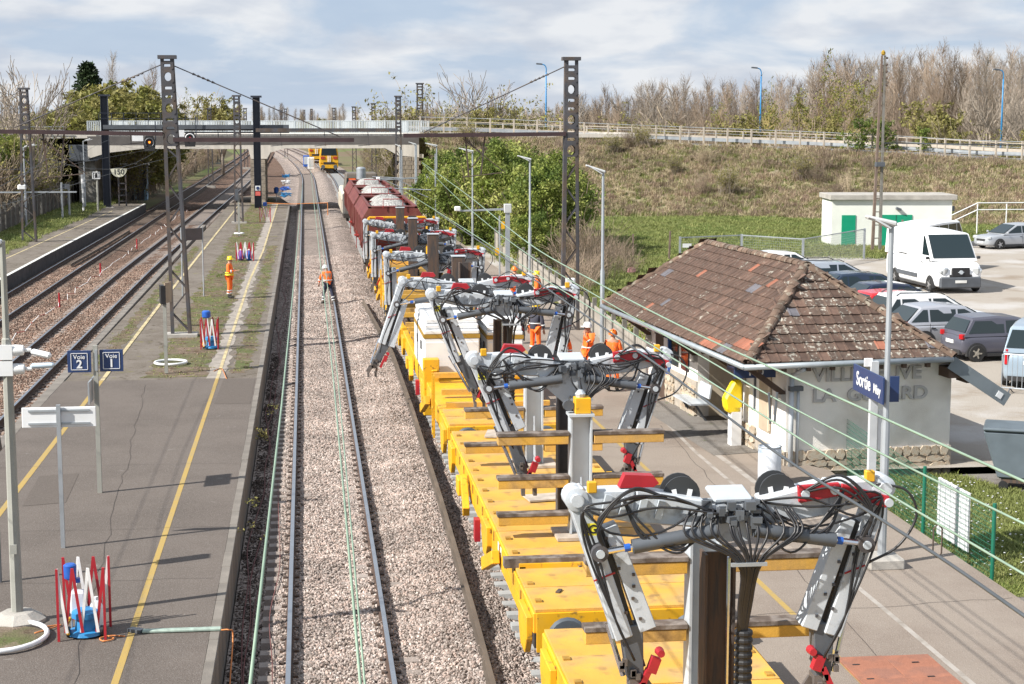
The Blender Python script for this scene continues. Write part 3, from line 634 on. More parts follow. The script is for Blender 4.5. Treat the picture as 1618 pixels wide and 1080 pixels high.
def lattice_mast(label, x, y, z0, top, w0, w1, plate_from, m=None, lean=0.0, group=None, cat='mast', cap=False):
    m = m or M_dsteel; t = thing('catenary_mast', label, cat, (x, y, z0), 0, group); H_ = top - z0
    def hw(z): return (w0 + (w1 - w0) * z / H_) / 2
    def cxx(z): return lean * z / H_
    for s in (-1, 1):
        b = MB(); b.bar((s * hw(0), 0, 0), (s * hw(H_) + cxx(H_), 0, H_), 0.05, 0.26, up=(0, 1, 0)); b.bar((s * hw(0) - s * 0.05, -0.125, 0), (s * hw(H_) + cxx(H_) - s * 0.05, -0.125, H_), 0.1, 0.02, up=(0, 1, 0)); b.done('leg', m, t)
    b = MB(); z = 0.1; sgn = 1; pf = plate_from - z0
    while z < pf - 0.3:
        z2 = min(z + 0.75, pf); b.bar((sgn * hw(z) + cxx(z), -0.1, z), (-sgn * hw(z2) + cxx(z2), -0.1, z2), 0.05, 0.02, up=(0, 1, 0)); b.bar((sgn * hw(z) + cxx(z), 0.1, z), (-sgn * hw(z2) + cxx(z2), 0.1, z2), 0.05, 0.02, up=(0, 1, 0)); z = z2; sgn = -sgn
    b.done('lacing', m, t)
    bs = [MB(), MB()]; z = pf; k = 0; seq = ['r', 'o', 'r', 'o', 'r', 'r', 'o']
    while z < H_ - 0.25:
        kind = ['o', 'r', 'r'][k % 3] if k else 'o'; dz = 0.46 if kind == 'o' else 0.30
        zt = min(z + dz, H_); cm = cxx((z + zt) / 2); h = hw((z + zt) / 2); holed_plate(bs[0], cm - h, cm + h, z, zt, -0.15, 0.012, kind); holed_plate(bs[1], cm - h, cm + h, z, zt, 0.14, 0.012, kind); z = zt; k += 1
    for b in bs: b.done('perforated_plate', m, t)
    MB().box((cxx(H_), 0, H_ + 0.06), (w1 + 0.22, 0.4, 0.12)).done('cap', m, t)
    MB().box((0, 0, -0.05), (w0 + 0.45, 0.8, 0.28)).done('footing', M_conc, t)
    return t
def insul(b, p0, p1, n=7, r=0.06, mi=1):
    p0, p1 = Vector(p0), Vector(p1)
    for i in range(n):
        a = p0.lerp(p1, (i + 0.1) / n); c = p0.lerp(p1, (i + 0.75) / n); b.path([a, c], r, 6, r * 0.5, mi=mi)
def cantilever(t, x_root, x_end, zb, z_top_root, x_tie, zr_off=0.0, drop=True):
    b = MB(); b.bar((x_root, -0.1, zb - t.location.z), (x_end, -0.1, zb - t.location.z + zr_off), 0.16, 0.14); b.bar((x_root, 0.12, zb - t.location.z), (x_end, 0.12, zb - t.location.z + zr_off), 0.05, 0.05)
    b.done('gantry_beam', mat('red_brown_gantry_paint', (0.05, 0.028, 0.03), 0.65, 0.1, 0.25), t)
    b = MB(); b.tube((x_root, 0, z_top_root - t.location.z), (x_tie, 0, zb - t.location.z + zr_off * 0.9 + 0.1), 0.022, 6); 
    p = Vector((x_root, 0, z_top_root - t.location.z)); q = Vector((x_tie, 0, zb - t.location.z + 0.1)); insul(b, p.lerp(q, 0.12), p.lerp(q, 0.26), 5, 0.05, 0)
    b.done('tie_rod', M_dsteel, t)
    if drop:
        b = MB(); L = x_end - x_root
        for f_ in drop:
            x = x_root + L * f_; z = zb - t.location.z
            b.bar((x, 0, z), (x + 0.12, 0, z - 1.5), 0.05, 0.05); b.bar((x + 0.7, 0, z), (x + 0.55, 0, z - 1.4), 0.05, 0.05); b.bar((x + 0.05, 0, z - 0.2), (x + 0.6, 0, z - 0.7), 0.03, 0.03); b.bar((x + 0.6, 0, z - 0.7), (x + 0.1, 0, z - 1.3), 0.03, 0.03)
            b.tube((x - 0.1, 0, z - 1.5), (x + 1.3, 0, z - 1.35), 0.02, 6)
            b.tube((x - 0.1, 0, z - 0.15), (x + 1.4, 0, z - 1.35), 0.018, 6)
        b.done('hanger', M_rust, t)
MY = 58.8
mA = lattice_mast('tall riveted mast with round holes standing on the mossy island platform beside the double arm', -4.36, MY, 0.45, 9.95, 0.66, 0.40, 7.0, lean=-0.24)
cantilever(mA, -0.45, -12.5 + 4.36, 7.42, 9.75, -5.4, 0.12, (0.52,))
cantilever(mA, -0.1, 6.05, 7.22, 9.75, 5.6, -0.02, None)
mB = lattice_mast('tall riveted mast with round holes on the right in front of the bushes', 9.3, MY, 0.3, 9.95, 0.62, 0.42, 6.6)
cantilever(mB, -0.2, -5.9, 7.40, 9.75, -5.2, -0.05, (0.62,))
lattice_mast('old lattice mast on the mossy platform, second of the row', -4.76, 121.7, 0.45, 9.4, 0.62, 0.42, 6.4)
lattice_mast('old lattice mast among the bushes at the left edge', -16.6, 104, 0.4, 9.6, 0.85, 0.45, 6.6)
def hmast(label, x, y, z0, top, w=0.5, m=None, arm=None):
    t = thing('catenary_mast', label, 'mast', (x, y, z0)); m = m or M_navy; H_ = top - z0
    b = MB(); b.box((-w / 2, 0, H_ / 2), (0.04, w, H_)); b.box((w / 2, 0, H_ / 2), (0.04, w, H_)); b.box((0, 0, H_ / 2), (w, 0.04, H_)); b.done('post', m, t)
    MB().box((0, 0, H_ + 0.05), (w + 0.35, w + 0.1, 0.16)).done('cap', m, t); MB().box((0, 0, 0), (1.1, 1.1, 0.3)).done('footing', M_conc, t)
    return t
hN = hmast('dark blue column with white and red plates at the end of the mossy platform', -3.95, 142, 0.2, 9.6, 0.55)
MB().box((0, -0.30, 1.9), (0.42, 0.03, 0.4)).done('white_plate', M_white, hN); MB().box((0, -0.30, 1.45), (0.42, 0.03, 0.35)).done('red_plate', mat('faded_red_plate', (0.6, 0.12, 0.10), 0.6), hN)
MB().lathe([(0.14, -0.02), (0.14, 0.0)], (0, -0.32, 1.9), 'Y', 12).done('round_mark', M_sign, hN)
hL = hmast('dark blue steel column beside the end of the far left platform', -16.4, 143, 0.4, 9.7, 0.55)
lattice_mast('slim lattice mast near the right bridge pier', 7.7, 140, 0.0, 9.6, 0.55, 0.42, 6.4)
lattice_mast('darker lattice mast behind the right end of the bridge', 11.4, 168, 0.0, 11.2, 0.8, 0.6, 7.0)
far_spots = [(-11.0, 200, 8.9), (-17, 210, 9.2), (6.8, 235, 9.3), (5.0, 290, 9.4), (-9, 262, 9.2), (1.5, 360, 9.5), (-3.5, 320, 9.4), (-14.5, 290, 9.2), (8.2, 203, 9.5), (-6, 440, 9.6), (0, 480, 9.8)]
first = None
for i, (x, y, tp) in enumerate(far_spots):
    if first is None: first = lattice_mast('small dark mast rising far beyond the bridge railing', x, y, -0.1, tp, 0.6, 0.45, 6.3, group='distant masts beyond the bridge')
    else: dup(first, loc=(x, y, tp - 9.0), label='small dark mast beyond the bridge railing, ' + ['', 'left over the old tracks', 'right of the new track just past the bridge', 'right of the yellow machine', 'over the old tracks at mid distance', 'between the tracks, very small', 'left of the new track', 'leftmost of the distant ones', 'closest behind the right pier', 'among the last ones left', 'last one in the row'][i])
# signal gantry on the left: platform with two round headed signals
sg = thing('signal_gantry', 'dark signal walkway with handrails spanning the two old tracks before the bridge', 'gantry', (-16.2, 143, 0))
b = MB(); b.box((7.3, 0, 7.15), (15.2, 1.1, 0.35)); b.box((7.3, 0, 6.7), (15.2, 0.3, 0.12)); b.done('walkway', M_dgrey, sg)
b = MB()
for i in range(9): b.box((-0.6 + i * 1.0, -0.5, 7.75), (0.05, 0.05, 1.1))
b.box((3.4, -0.5, 8.3), (8, 0.05, 0.05)); b.box((3.4, -0.5, 7.85), (8, 0.04, 0.04)); b.done('handrail', M_navy, sg)
def signal(label, u, v, lit, white_u):
    p = atY(u, v, 142); t = thing('railway_signal', label, 'signal', p)
    MB().prism([(-0.42 + 0.0, -0.75), (0.42, -0.75), (0.5, 0.0), (0.3, 0.5), (-0.3, 0.5), (-0.5, 0.0)], 0.1, 0.16, 'XZ').done('backboard', M_black, t)
    b = MB(); b.path([Vector((0.36 * math.sin(a), 0.05, 0.36 * math.cos(a) - 0.05)) for a in fr(-2.4, 2.4, 0.4)], 0.05, 6); b.done('rim', M_white if not lit else M_dgrey, t)
    MB().lathe([(0.09, 0.0), (0.09, 0.06)], (0, 0.02, -0.02), 'Y', 12).done('lamp', mat('lit_orange_lamp', (1.0, 0.22, 0.02), 0.4, emit=1.6) if lit else M_red, t)
    MB().box((white_u, 0.1, 0.35), (0.9, 0.05, 0.55)).done('plate', M_white, t)
    MB().box((0.5, 0.2, 0.9), (0.08, 0.08, 1.6)).done('bracket', M_navy, t)
    return t
signal('signal head with a lit orange lamp hanging left of the tall mast', 236, 224, True, -0.95)
signal('signal head with a white rim and dark red lamp hanging right of the tall mast', 300, 217, False, -0.9)
# ---- portal frames and lattice wires far away
for (x0, x1, y, z) in [(-16.4, -4, 143, 7.0), (-4, 7.7, 141, 6.9)]:
    t = thing('portal_beam', 'dark steel portal beam joining %s' % ('the blue columns over the old tracks' if x0 < -10 else 'the dark blue column and the slim mast over the new tracks'), 'gantry', (x0, y, z))
    MB().box(((x1 - x0) / 2, 0, 0), (x1 - x0, 0.3, 0.3)).done('beam', M_dsteel, t)
    b = MB()
    for i in range(3): x = 2 + i * 3.6; b.bar((x, 0, 0), (x + 0.1, 0, -1.3), 0.05, 0.05); b.tube((x - 0.8, 0, -1.3), (x + 1.0, 0, -1.15), 0.03, 5)
    b.done('hanger', M_dsteel, t)
# ================================================================ WIRES
M_wire = mat('green_copper_wire', (0.24, 0.33, 0.25), 0.6, 0.2, 0.1)
M_wired = mat('dark_feeder_wire', (0.09, 0.10, 0.11), 0.5, 0.3, 0.1)
def wire(label, pts, r, m=M_wire, n=5, cat='overhead wire'):
    o = MB().path(pts, r, n).done('overhead_wire', m, None, smooth=True); return tag(o, label, cat)
def wz(u, v, z): return g(u, v, z)
W5 = 5.45
def pxw(label, pix, z, r, m=M_wire, far=None):
    P = [g(u, v, zz) for (u, v), zz in zip(pix, z)]
    if far: P += far
    return wire(label, P, r, m)
pxw('greenish contact wire over the middle of the empty track, right of the pair', [(572, 1110), (545, 800), (527, 600), (508, 430), (494, 300)], [5.3, 5.3, 5.3, 5.3, 5.35], 0.0085, far=[Vector((0.3, 130, 5.4))])
pxw('greenish carrying wire close beside the contact wire over the empty track', [(579, 1110), (552, 800), (534, 600), (515, 430), (498, 300)], [5.35, 5.32, 5.4, 5.6, 5.7], 0.006)
pxw('greenish wire hanging over the left rail of the empty track', [(392, 1110), (420, 860), (445, 640), (464, 450), (478, 290)], [5.4, 5.4, 5.4, 5.4, 5.4], 0.0095)
diag = [
 ('pale green wire crossing in front of the station roof, highest on the right', [(667, 256), (735, 305), (800, 357), (856, 398), (939, 444), (1080, 517), (1272, 604), (1440, 680), (1640, 770)], 5.6, 0.011, M_wire),
 ('pale wire passing just below the station gutter', [(667, 257), (707, 298), (760, 345), (832, 400), (958, 476), (1097, 556), (1213, 623), (1400, 720), (1640, 838)], 5.35, 0.009, M_wire),
 ('pale wire running past the yellow box on the station wall', [(640, 302), (720, 352), (798, 402), (917, 476), (1070, 570), (1280, 703), (1400, 778), (1640, 920)], 5.3, 0.009, M_wire),
 ('thick dark feeder cable sloping down to the bottom right corner', [(690, 335), (800, 410), (899, 480), (1036, 574), (1220, 710), (1387, 817), (1500, 890), (1640, 988)], 5.2, 0.0125, M_wired)]
for lab, pix, z, r_, m_ in diag: wire(lab, bez([g(u, v, z) for u, v in pix], 40), r_, m_)
t = thing('wire_dropper', 'small dark stirrup clipped to the pale wires in front of the station wall', 'clamp', g(1215, 620, 5.4)); MB().path([(0, 0, 0), (0.02, 0, -0.3), (0.06, 0, -0.3), (0.08, 0, 0)], 0.012, 5).done('rod', M_dgrey, t)
t = thing('wire_dropper', 'long looped dropper hanging from the lowest wires near the green fence', 'clamp', g(1482, 835, 5.25)); MB().path([(-0.03, 0, 0), (-0.03, 0, -0.17), (0, 0, -0.2), (0.03, 0, -0.17), (0.03, 0, 0), (0, 0, 0.03)], 0.006, 5, close=True).done('rod', M_rust, t)
for i, (x, y0, y1, z) in enumerate([(-12.85, 50, 300, 5.4), (-12.7, 50, 300, 6.6), (-8.9, 6, 300, 5.4), (-8.7, 6, 300, 6.6)]):
    L = []; n = 50
    for k in range(n + 1):
        y = y0 + (y1 - y0) * k / n; ph = ((y - MY) / 50.0) % 1.0; L.append(Vector((x + x_left(y), y, z - (1.0 * 4 * ph * (1 - ph) if z > 6 else 0))))
    wire('thin overhead wire on the left, %s' % (['contact wire of the far track', 'sagging carrier of the far track', 'contact wire of the track by the island', 'sagging carrier of the track by the island'][i]), L, 0.008, M_wired, 4)
# ================================================================ WORK TRAIN
TX = 4.4
M_bogie = mat('grimy_bogie_steel', (0.05, 0.042, 0.038), 0.8, 0.2, 0.3, 3)
M_wheel = mat('wheel_steel', (0.12, 0.10, 0.09), 0.5, 0.6, 0.2)
M_lgrey = mat('galvanised_post_grey', (0.48, 0.52, 0.56), 0.45, 0.1, 0.08)
M_bufg = mat('buffer_grey', (0.12, 0.14, 0.16), 0.4, 0.4, 0.15)
def bogie(t, y, m=None):
    m = m or M_bogie
    o = MB(); 
    for s in (-1, 1):
        o.box((s * 1.02, y, 0.55), (0.12, 2.5, 0.22)); o.box((s * 1.05, y, 0.42), (0.16, 0.7, 0.3))
        for d in (-0.9, 0.9):
            o.box((s * 1.07, y + d, 0.42), (0.2, 0.34, 0.34)); o.tube((s * 1.08, y + d * 0.62, 0.35), (s * 1.08, y + d * 0.62, 0.72), 0.08, 8)
    o.done('bogie_frame', m, t)
    for d in (-0.9, 0.9):
        b = MB()
        for s in (-1, 1): b.lathe([(0.14, -0.07), (0.36, -0.06), (0.46, -0.03), (0.46, 0.07), (0.1, 0.09)], (s * 0.755, y + d, 0.44), 'X', 20)
        b.tube((-0.75, y + d, 0.44), (0.75, y + d, 0.44), 0.08, 8); b.done('wheelset', M_wheel, t, auto=True)
def buffers(t, y, d, m=None):
    for s in (-1, 1):
        b = MB(); b.lathe([(0.17, 0), (0.17, 0.04), (0.12, 0.05), (0.12, 0.3), (0.09, 0.31), (0.09, 0.52), (0.25, 0.54), (0.28, 0.6)] if d > 0 else [(0.28, -0.6), (0.25, -0.54), (0.09, -0.52), (0.09, -0.31), (0.12, -0.3), (0.12, -0.05), (0.17, -0.04), (0.17, 0)], (s * 0.88, y, 0.82), 'Y', 18)
        b.done('buffer', m or M_bufg, t, auto=True)
def flat_wagon(label, y0, y1, panels=True, width=2.66, z=1.15, side=True, slots=False):
    t = thing('flat_wagon', label, 'wagon', (TX, y0, 0)); L = y1 - y0; hw = width / 2
    MB().box((0, L / 2, z - 0.2), (width, L, 0.3)).done('frame', M_yel, t, bevel=0.015)
    if panels:
        n = max(1, int(round(L / 1.15))); p = None
        for i in range(n):
            yy = (i + 0.5) * L / n
            if p is None: p = MB().box((0, 0, 0), (width - 0.06, L / n - 0.014, 0.045)).done('deck_plate', M_deck, t, bevel=0.004); p.location = (0, yy, z - 0.026)
            else: link_copy(p, t, (0, yy, z - 0.026 + random.uniform(-0.005, 0.006)))
    for s in (-1, 1):
        b = MB(); b.box((s * (hw - 0.03), L / 2, 0.78), (0.07, L * 0.92, 0.22)); b.done('side_beam', M_yel, t)
    bogie(t, 2.1); 
    if L > 8: bogie(t, L - 2.1)
    for yy, d in ((0.0, -1), (L, 1)):
        MB().box((0, yy + d * 0.02, 0.82), (width - 0.1, 0.06, 0.56)).done('headstock', M_yel, t)
        buffers(t, yy + d * 0.05, d)
        b = MB(); b.box((0, yy + d * 0.2, 0.82), (0.12, 0.4, 0.12)); b.tube((0, yy + d * 0.35, 0.85), (0, yy + d * 0.45, 0.5), 0.03, 6); b.done('hook', M_bogie, t)
        for sx in (-0.35, 0.4):
            b = MB(); b.path(bez([(sx, yy + d * 0.05, 0.8), (sx, yy + d * 0.3, 0.62), (sx + 0.05, yy + d * 0.42, 0.4), (sx, yy + d * 0.5, 0.66)], 10), 0.022, 6); b.done('brake_hose', M_hose, t)
    # things hung on the left flank, as on the real wagons
    if side:
        for s in (-1, 1):
            for yy in (0.5, L * 0.42, L - 0.9):
                b = MB(); b.prism([(yy - 0.45, z - 0.12), (yy + 0.45, z - 0.12), (yy + 0.45, 0.75), (yy + 0.2, 0.45), (yy - 0.25, 0.45), (yy - 0.45, 0.7)], s * hw, s * (hw + 0.09), 'YZ'); b.done('side_bracket', M_yel, t, bevel=0.01)
            b = MB(); b.bar((s * (hw + 0.1), L * 0.28, 0.9), (s * (hw + 0.16), L * 0.28 + 1.1, 0.5), 0.13, 0.22); b.bar((s * (hw + 0.14), L * 0.62, 0.55), (s * (hw + 0.10), L * 0.62 + 0.9, 1.0), 0.13, 0.2); b.done('folded_ramp', M_yel, t, bevel=0.01)
            b = MB(); b.box((s * (hw + 0.05), L * 0.75, 0.68), (0.22, 0.5, 0.34)); b.done('air_tank_box', M_yel, t, bevel=0.02)
            MB().box((s * (hw + 0.1), L * 0.5, 0.62), (0.1, 0.25, 0.4)).done('red_lever_box', M_red, t)
    return t
W1 = flat_wagon('nearest flat wagon with a smooth yellow deck, cut by the bottom edge', 6.5, 21.7)
def deck_bits(t, L, z, seed, hw=1.2):
    q = random.Random(seed)
    b = MB()
    for s in (-1, 1):
        for k in range(int(L / 0.9)): b.box((s * hw, 0.4 + k * 0.9, z + 0.012), (0.09, 0.12, 0.03)); b.box((s * (hw + 0.14), 0.4 + k * 0.9, z - 0.17), (0.02, 0.06, 0.16))
    tag(b.done('lashing_eye', mat('chipped_dark_yellow', (0.34, 0.19, 0.03), 0.7, 0, 0.3, 9), t), kind='stuff')
    for k in range(int(L / 1.6)):
        MB().box((q.uniform(-0.9, 0.9), q.uniform(0.5, L - 0.5), z + 0.012), (q.uniform(0.05, 0.3), q.uniform(0.03, 0.12), 0.02), q.uniform(0, 3)).done('loose_scrap', [M_wood, M_rust, M_red][k % 3], t)
    MB().box((-hw - 0.131, L * 0.3, z - 0.2), (0.006, 0.5, 0.16)).done('white_data_panel', M_white, t)
deck_bits(W1, 15, 1.15, 1)
W2 = flat_wagon('long worn yellow flat wagon carrying two white posts with cross beams', 22.6, 36.2)
deck_bits(W2, 13.6, 1.15, 2)
W3 = flat_wagon('flat wagon with brown planks and the white machine cabinets', 36.95, 54.2, panels=False)
W4 = flat_wagon('flat wagon loaded with dark rails behind the white cabinets', 55.0, 65.2, panels=False)
W5 = flat_wagon('short flat wagon under the second farthest cranes', 66.0, 75.4, panels=False)
W6 = flat_wagon('farthest flat wagon, next to the brown hopper wagon, with a yellow hoop', 76.2, 83.8, panels=False)
# W2 step and dark end sill, yellow stand and loose plates
MB().box((0, 24.9 - 22.6, 1.22), (2.95, 0.2, 0.14)).done('sill', M_wood, W2)
MB().box((0, 24.8 - 22.6, 1.12), (2.5, 0.12, 0.2)).done('sill_front', M_yel, W2)
# W3: plank floor then rack of dark slats
p = MB().box((0, 0, 0), (2.4, 0.27, 0.05)).done('plank', M_wood2, W3); p.location = (0, 2.3, 1.0)
for i in range(1, 17): link_copy(p, W3, (0, 2.3 + i * 0.285, 1.0 + random.uniform(-0.01, 0.01)), random.uniform(-.01, .01))
p = MB().box((0, 0, 0), (2.55, 0.98, 0.05)).done('deck_plate', M_deck, W3); p.location = (0, 0.55, 1.12); link_copy(p, W3, (0, 1.55, 1.125))
for i, (yy, zz) in enumerate([(2.5, 1.16), (3.9, 1.25), (6.3, 1.3)]): MB().box((0.1, yy, zz), (2.5, 0.16, 0.13)).done('cross_beam', M_deck, W3)
for s in (-1, 1):
    b = MB(); b.box((s * 1.2, 6.65, 0.95), (0.42, 0.35, 1.5)); b.box((s * 1.12, 6.44, 1.4), (0.16, 0.06, 0.06)); b.box((s * 1.12, 6.44, 0.8), (0.16, 0.06, 0.06)); b.done('corner_post', M_yel, W3, bevel=0.02)
def cabinet(label, x0, x1, y0, y1, z0, z1, grille=False):
    t = thing('machine_cabinet', label, 'cabinet', (TX + (x0 + x1) / 2, y0, z0)); w_, d_, h_ = x1 - x0, y1 - y0, z1 - z0
    MB().box((0, d_ / 2, h_ * 0.32), (w_, d_, h_ * 0.64)).done('body', M_white, t, bevel=0.03)
    MB().box((0, d_ / 2, h_ * 0.67), (w_ + 0.02, d_ + 0.02, 0.10)).done('belt', mat('brown_yellow_belt', (0.33, 0.20, 0.03), 0.6), t)
    for k in range(3): MB().box((0, d_ / 2 + 0.04 * k, h_ * (0.74 + 0.09 * k)), (w_ - 0.04 * k, d_ - 0.08 * k, h_ * 0.085)).done('lid_step', M_white, t, bevel=0.03)
    n = max(1, int(w_ / 0.75))
    for k in range(n):
        xx = -w_ / 2 + (k + 0.5) * w_ / n; MB().box((xx, -0.012, h_ * 0.31), (w_ / n - 0.05, 0.02, h_ * 0.52)).done('door', M_white, t, bevel=0.006)
        b = MB().box((xx + w_ / n * 0.36, -0.04, h_ * 0.33), (0.03, 0.04, 0.16)).done('handle', M_black, t)
    if grille:
        for k in range(7): MB().box((0.0, -0.03, h_ * (0.12 + 0.065 * k)), (w_ * 0.62, 0.02, 0.035)).done('grille_slat', M_lgrey, t)
    for yy, mm in ((d_ * 0.25, M_black), (d_ * 0.62, M_rust)): MB().box((-w_ / 2 - 0.012, yy, h_ * 0.45), (0.02, 0.28, 0.22)).done('side_vent', mm, t)
    return t
cabinet('large white machine cabinet on the left of the wagon, behind the arm marked 3G', -1.36, 0.12, 43.9, 47.9, 1.2, 2.75)
cabinet('smaller white machine cabinet with a louvred front right of the brown column', 0.36, 1.34, 44.3, 47.2, 1.2, 2.6, True)
text('lettering', '! QC MSE', 0.16, mat('yellow_sticker', (0.85, 0.75, 0.05), 0.5), W3, (-0.3, 6.93, 1.75), (math.pi / 2, 0, 0), 0.003)
def slat_load(t, y0, y1, z, m, n=11, w_=2.3, name='loaded_rail'):
    p = None
    for i in range(n):
        x = -w_ / 2 + w_ * i / (n - 1)
        if p is None:
            b = MB(); L = y1 - y0; b.box((0, L / 2, 0.0), (0.13, L, 0.02)); b.box((0, L / 2, 0.07), (0.02, L, 0.12)); b.box((0, L / 2, 0.145), (0.07, L, 0.04)); p = b.done(name, m, t); p.location = (x, y0, z)
        else: link_copy(p, t, (x, y0 + random.uniform(-0.1, 0.1), z))
def cross(t, ys, z, w_=2.6):
    for yy in ys: MB().box((0, yy, z), (w_, 0.16, 0.14)).done('cross_beam', M_deck, t)
slat_load(W3, 11.2, 17.0, 1.2, M_rust, 12); cross(W3, (11.4, 12.6, 13.8, 15.0, 16.2), 1.42)
slat_load(W4, 0.2, 10.0, 1.15, M_rust, 12); cross(W4, (0.8, 2.2, 3.6, 5.0, 6.6, 8.2), 1.42)
slat_load(W5, 0.2, 9.2, 1.15, M_rust, 12); cross(W5, (0.8, 2.6, 4.4, 6.4, 8.2), 1.42)
cross(W6, (1.0, 3.0, 5.0), 1.3)
b = MB(); b.path([(-1.45, 5.6, 1.1), (-1.45, 5.6, 3.05), (-1.35, 5.6, 3.15), (1.35, 5.6, 3.15), (1.45, 5.6, 3.05), (1.45, 5.6, 1.1)], 0.05, 6); b.done('hoop', M_yel, W6)
for t_, L in ((W3, 17.2), (W4, 10.2), (W5, 9.4), (W6, 7.6)):
    b = MB(); yy = L * 0.15
    for zz in (0.5, 0.8, 1.1): b.box((-1.45, yy, zz), (0.05, 0.4, 0.03))
    b.bar((-1.45, yy - 0.2, 0.4), (-1.45, yy - 0.2, 1.9), 0.05, 0.05); b.bar((-1.45, yy + 0.2, 0.4), (-1.45, yy + 0.2, 1.9), 0.05, 0.05); b.done('ladder', M_yel, t_)
def hpost(t, x, y, z0, z1, w_=0.36, m=None, name='post', cap=None):
    b = MB(); h = z1 - z0; zc_ = (z0 + z1) / 2
    b.box((x - w_ / 2 + 0.015, y, zc_), (0.03, w_ * 0.8, h)); b.box((x + w_ / 2 - 0.015, y, zc_), (0.03, w_ * 0.8, h)); b.box((x, y, zc_), (w_ - 0.06, 0.03, h)); o = b.done(name, m or M_lgrey, t)
    return o
def stanchion(label, y, z1, beams, cap=True, bx=0.0):
    t = thing('cross_beam_stand', label, 'stand', (TX, y, 1.15))
    hpost(t, 0, 0, 0.06, z1 - 1.15); MB().box((0, 0, 0.03), (0.85, 0.8, 0.05)).done('base_plate', mat('chalky_base_plate', (0.42, 0.36, 0.30), 0.9, 0, 0.25, 4), t)
    b = MB(); b.prism([(-0.3, 0.06), (-0.1, 0.06), (-0.1, 1.0)], -0.012, 0.012, 'YZ'); b.done('gusset', M_lgrey, t)
    for z in beams:
        for s in (-1, 1):
            MB().box((s * 0.79, -0.05, z - 1.15), (1.16, 0.2, 0.14)).done('yellow_beam', M_deck, t, bevel=0.008)
            MB().box((s * 0.79, -0.05, z - 1.15 + 0.10), (1.18, 0.22, 0.055)).done('wood_pad', M_wood, t, bevel=0.004)
    if cap:
        MB().box((0, 0, z1 - 1.15 + 0.02), (0.42, 0.34, 0.04)).done('top_plate', M_lgrey, t)
        MB().box((0.03, 0, z1 - 1.15 + 0.17), (0.26, 0.24, 0.26)).done('yellow_block', M_yel, t, bevel=0.01)
        MB().lathe([(0.07, 0), (0.09, 0.06), (0.04, 0.12)], (0.0, 0, z1 - 1.15 + 0.3), 'Z', 10).done('knob', M_lgrey, t)
        MB().lathe([(0.09, 0), (0.09, 0.1), (0.03, 0.12)], (-0.2, -0.05, z1 - 1.15 + 0.17), 'Y', 12).done('winch', M_dgrey, t)
    return t
stanchion('grey post with two long yellow beams beside the nearest brown column', 18.1, 3.4, (2.98, 2.2), cap=False)
stanchion('white post topped with a yellow block, three pairs of yellow beams on it', 26.7, 3.16, (2.78, 2.06, 1.45))
stanchion('white post without a cap, left of the white post with the yellow block', 32.4, 2.95, (2.2, 1.5), cap=False)
t = thing('steel_plate', 'chalky steel plate lying on the yellow deck left of the second post', 'plate', (TX - 0.15, 29.4, 1.16), 0.15); MB().box((0, 0, 0.02), (0.8, 0.5, 0.03)).done('plate', MATS['chalky_base_plate'], t)
t = thing('steel_plate', 'bare plate lying flat on the yellow deck near the far white post', 'plate', (TX - 0.35, 35.6, 1.16), -0.2); MB().box((0, 0, 0.02), (0.5, 0.8, 0.03)).done('plate', MATS['chalky_base_plate'], t)
b = MB()
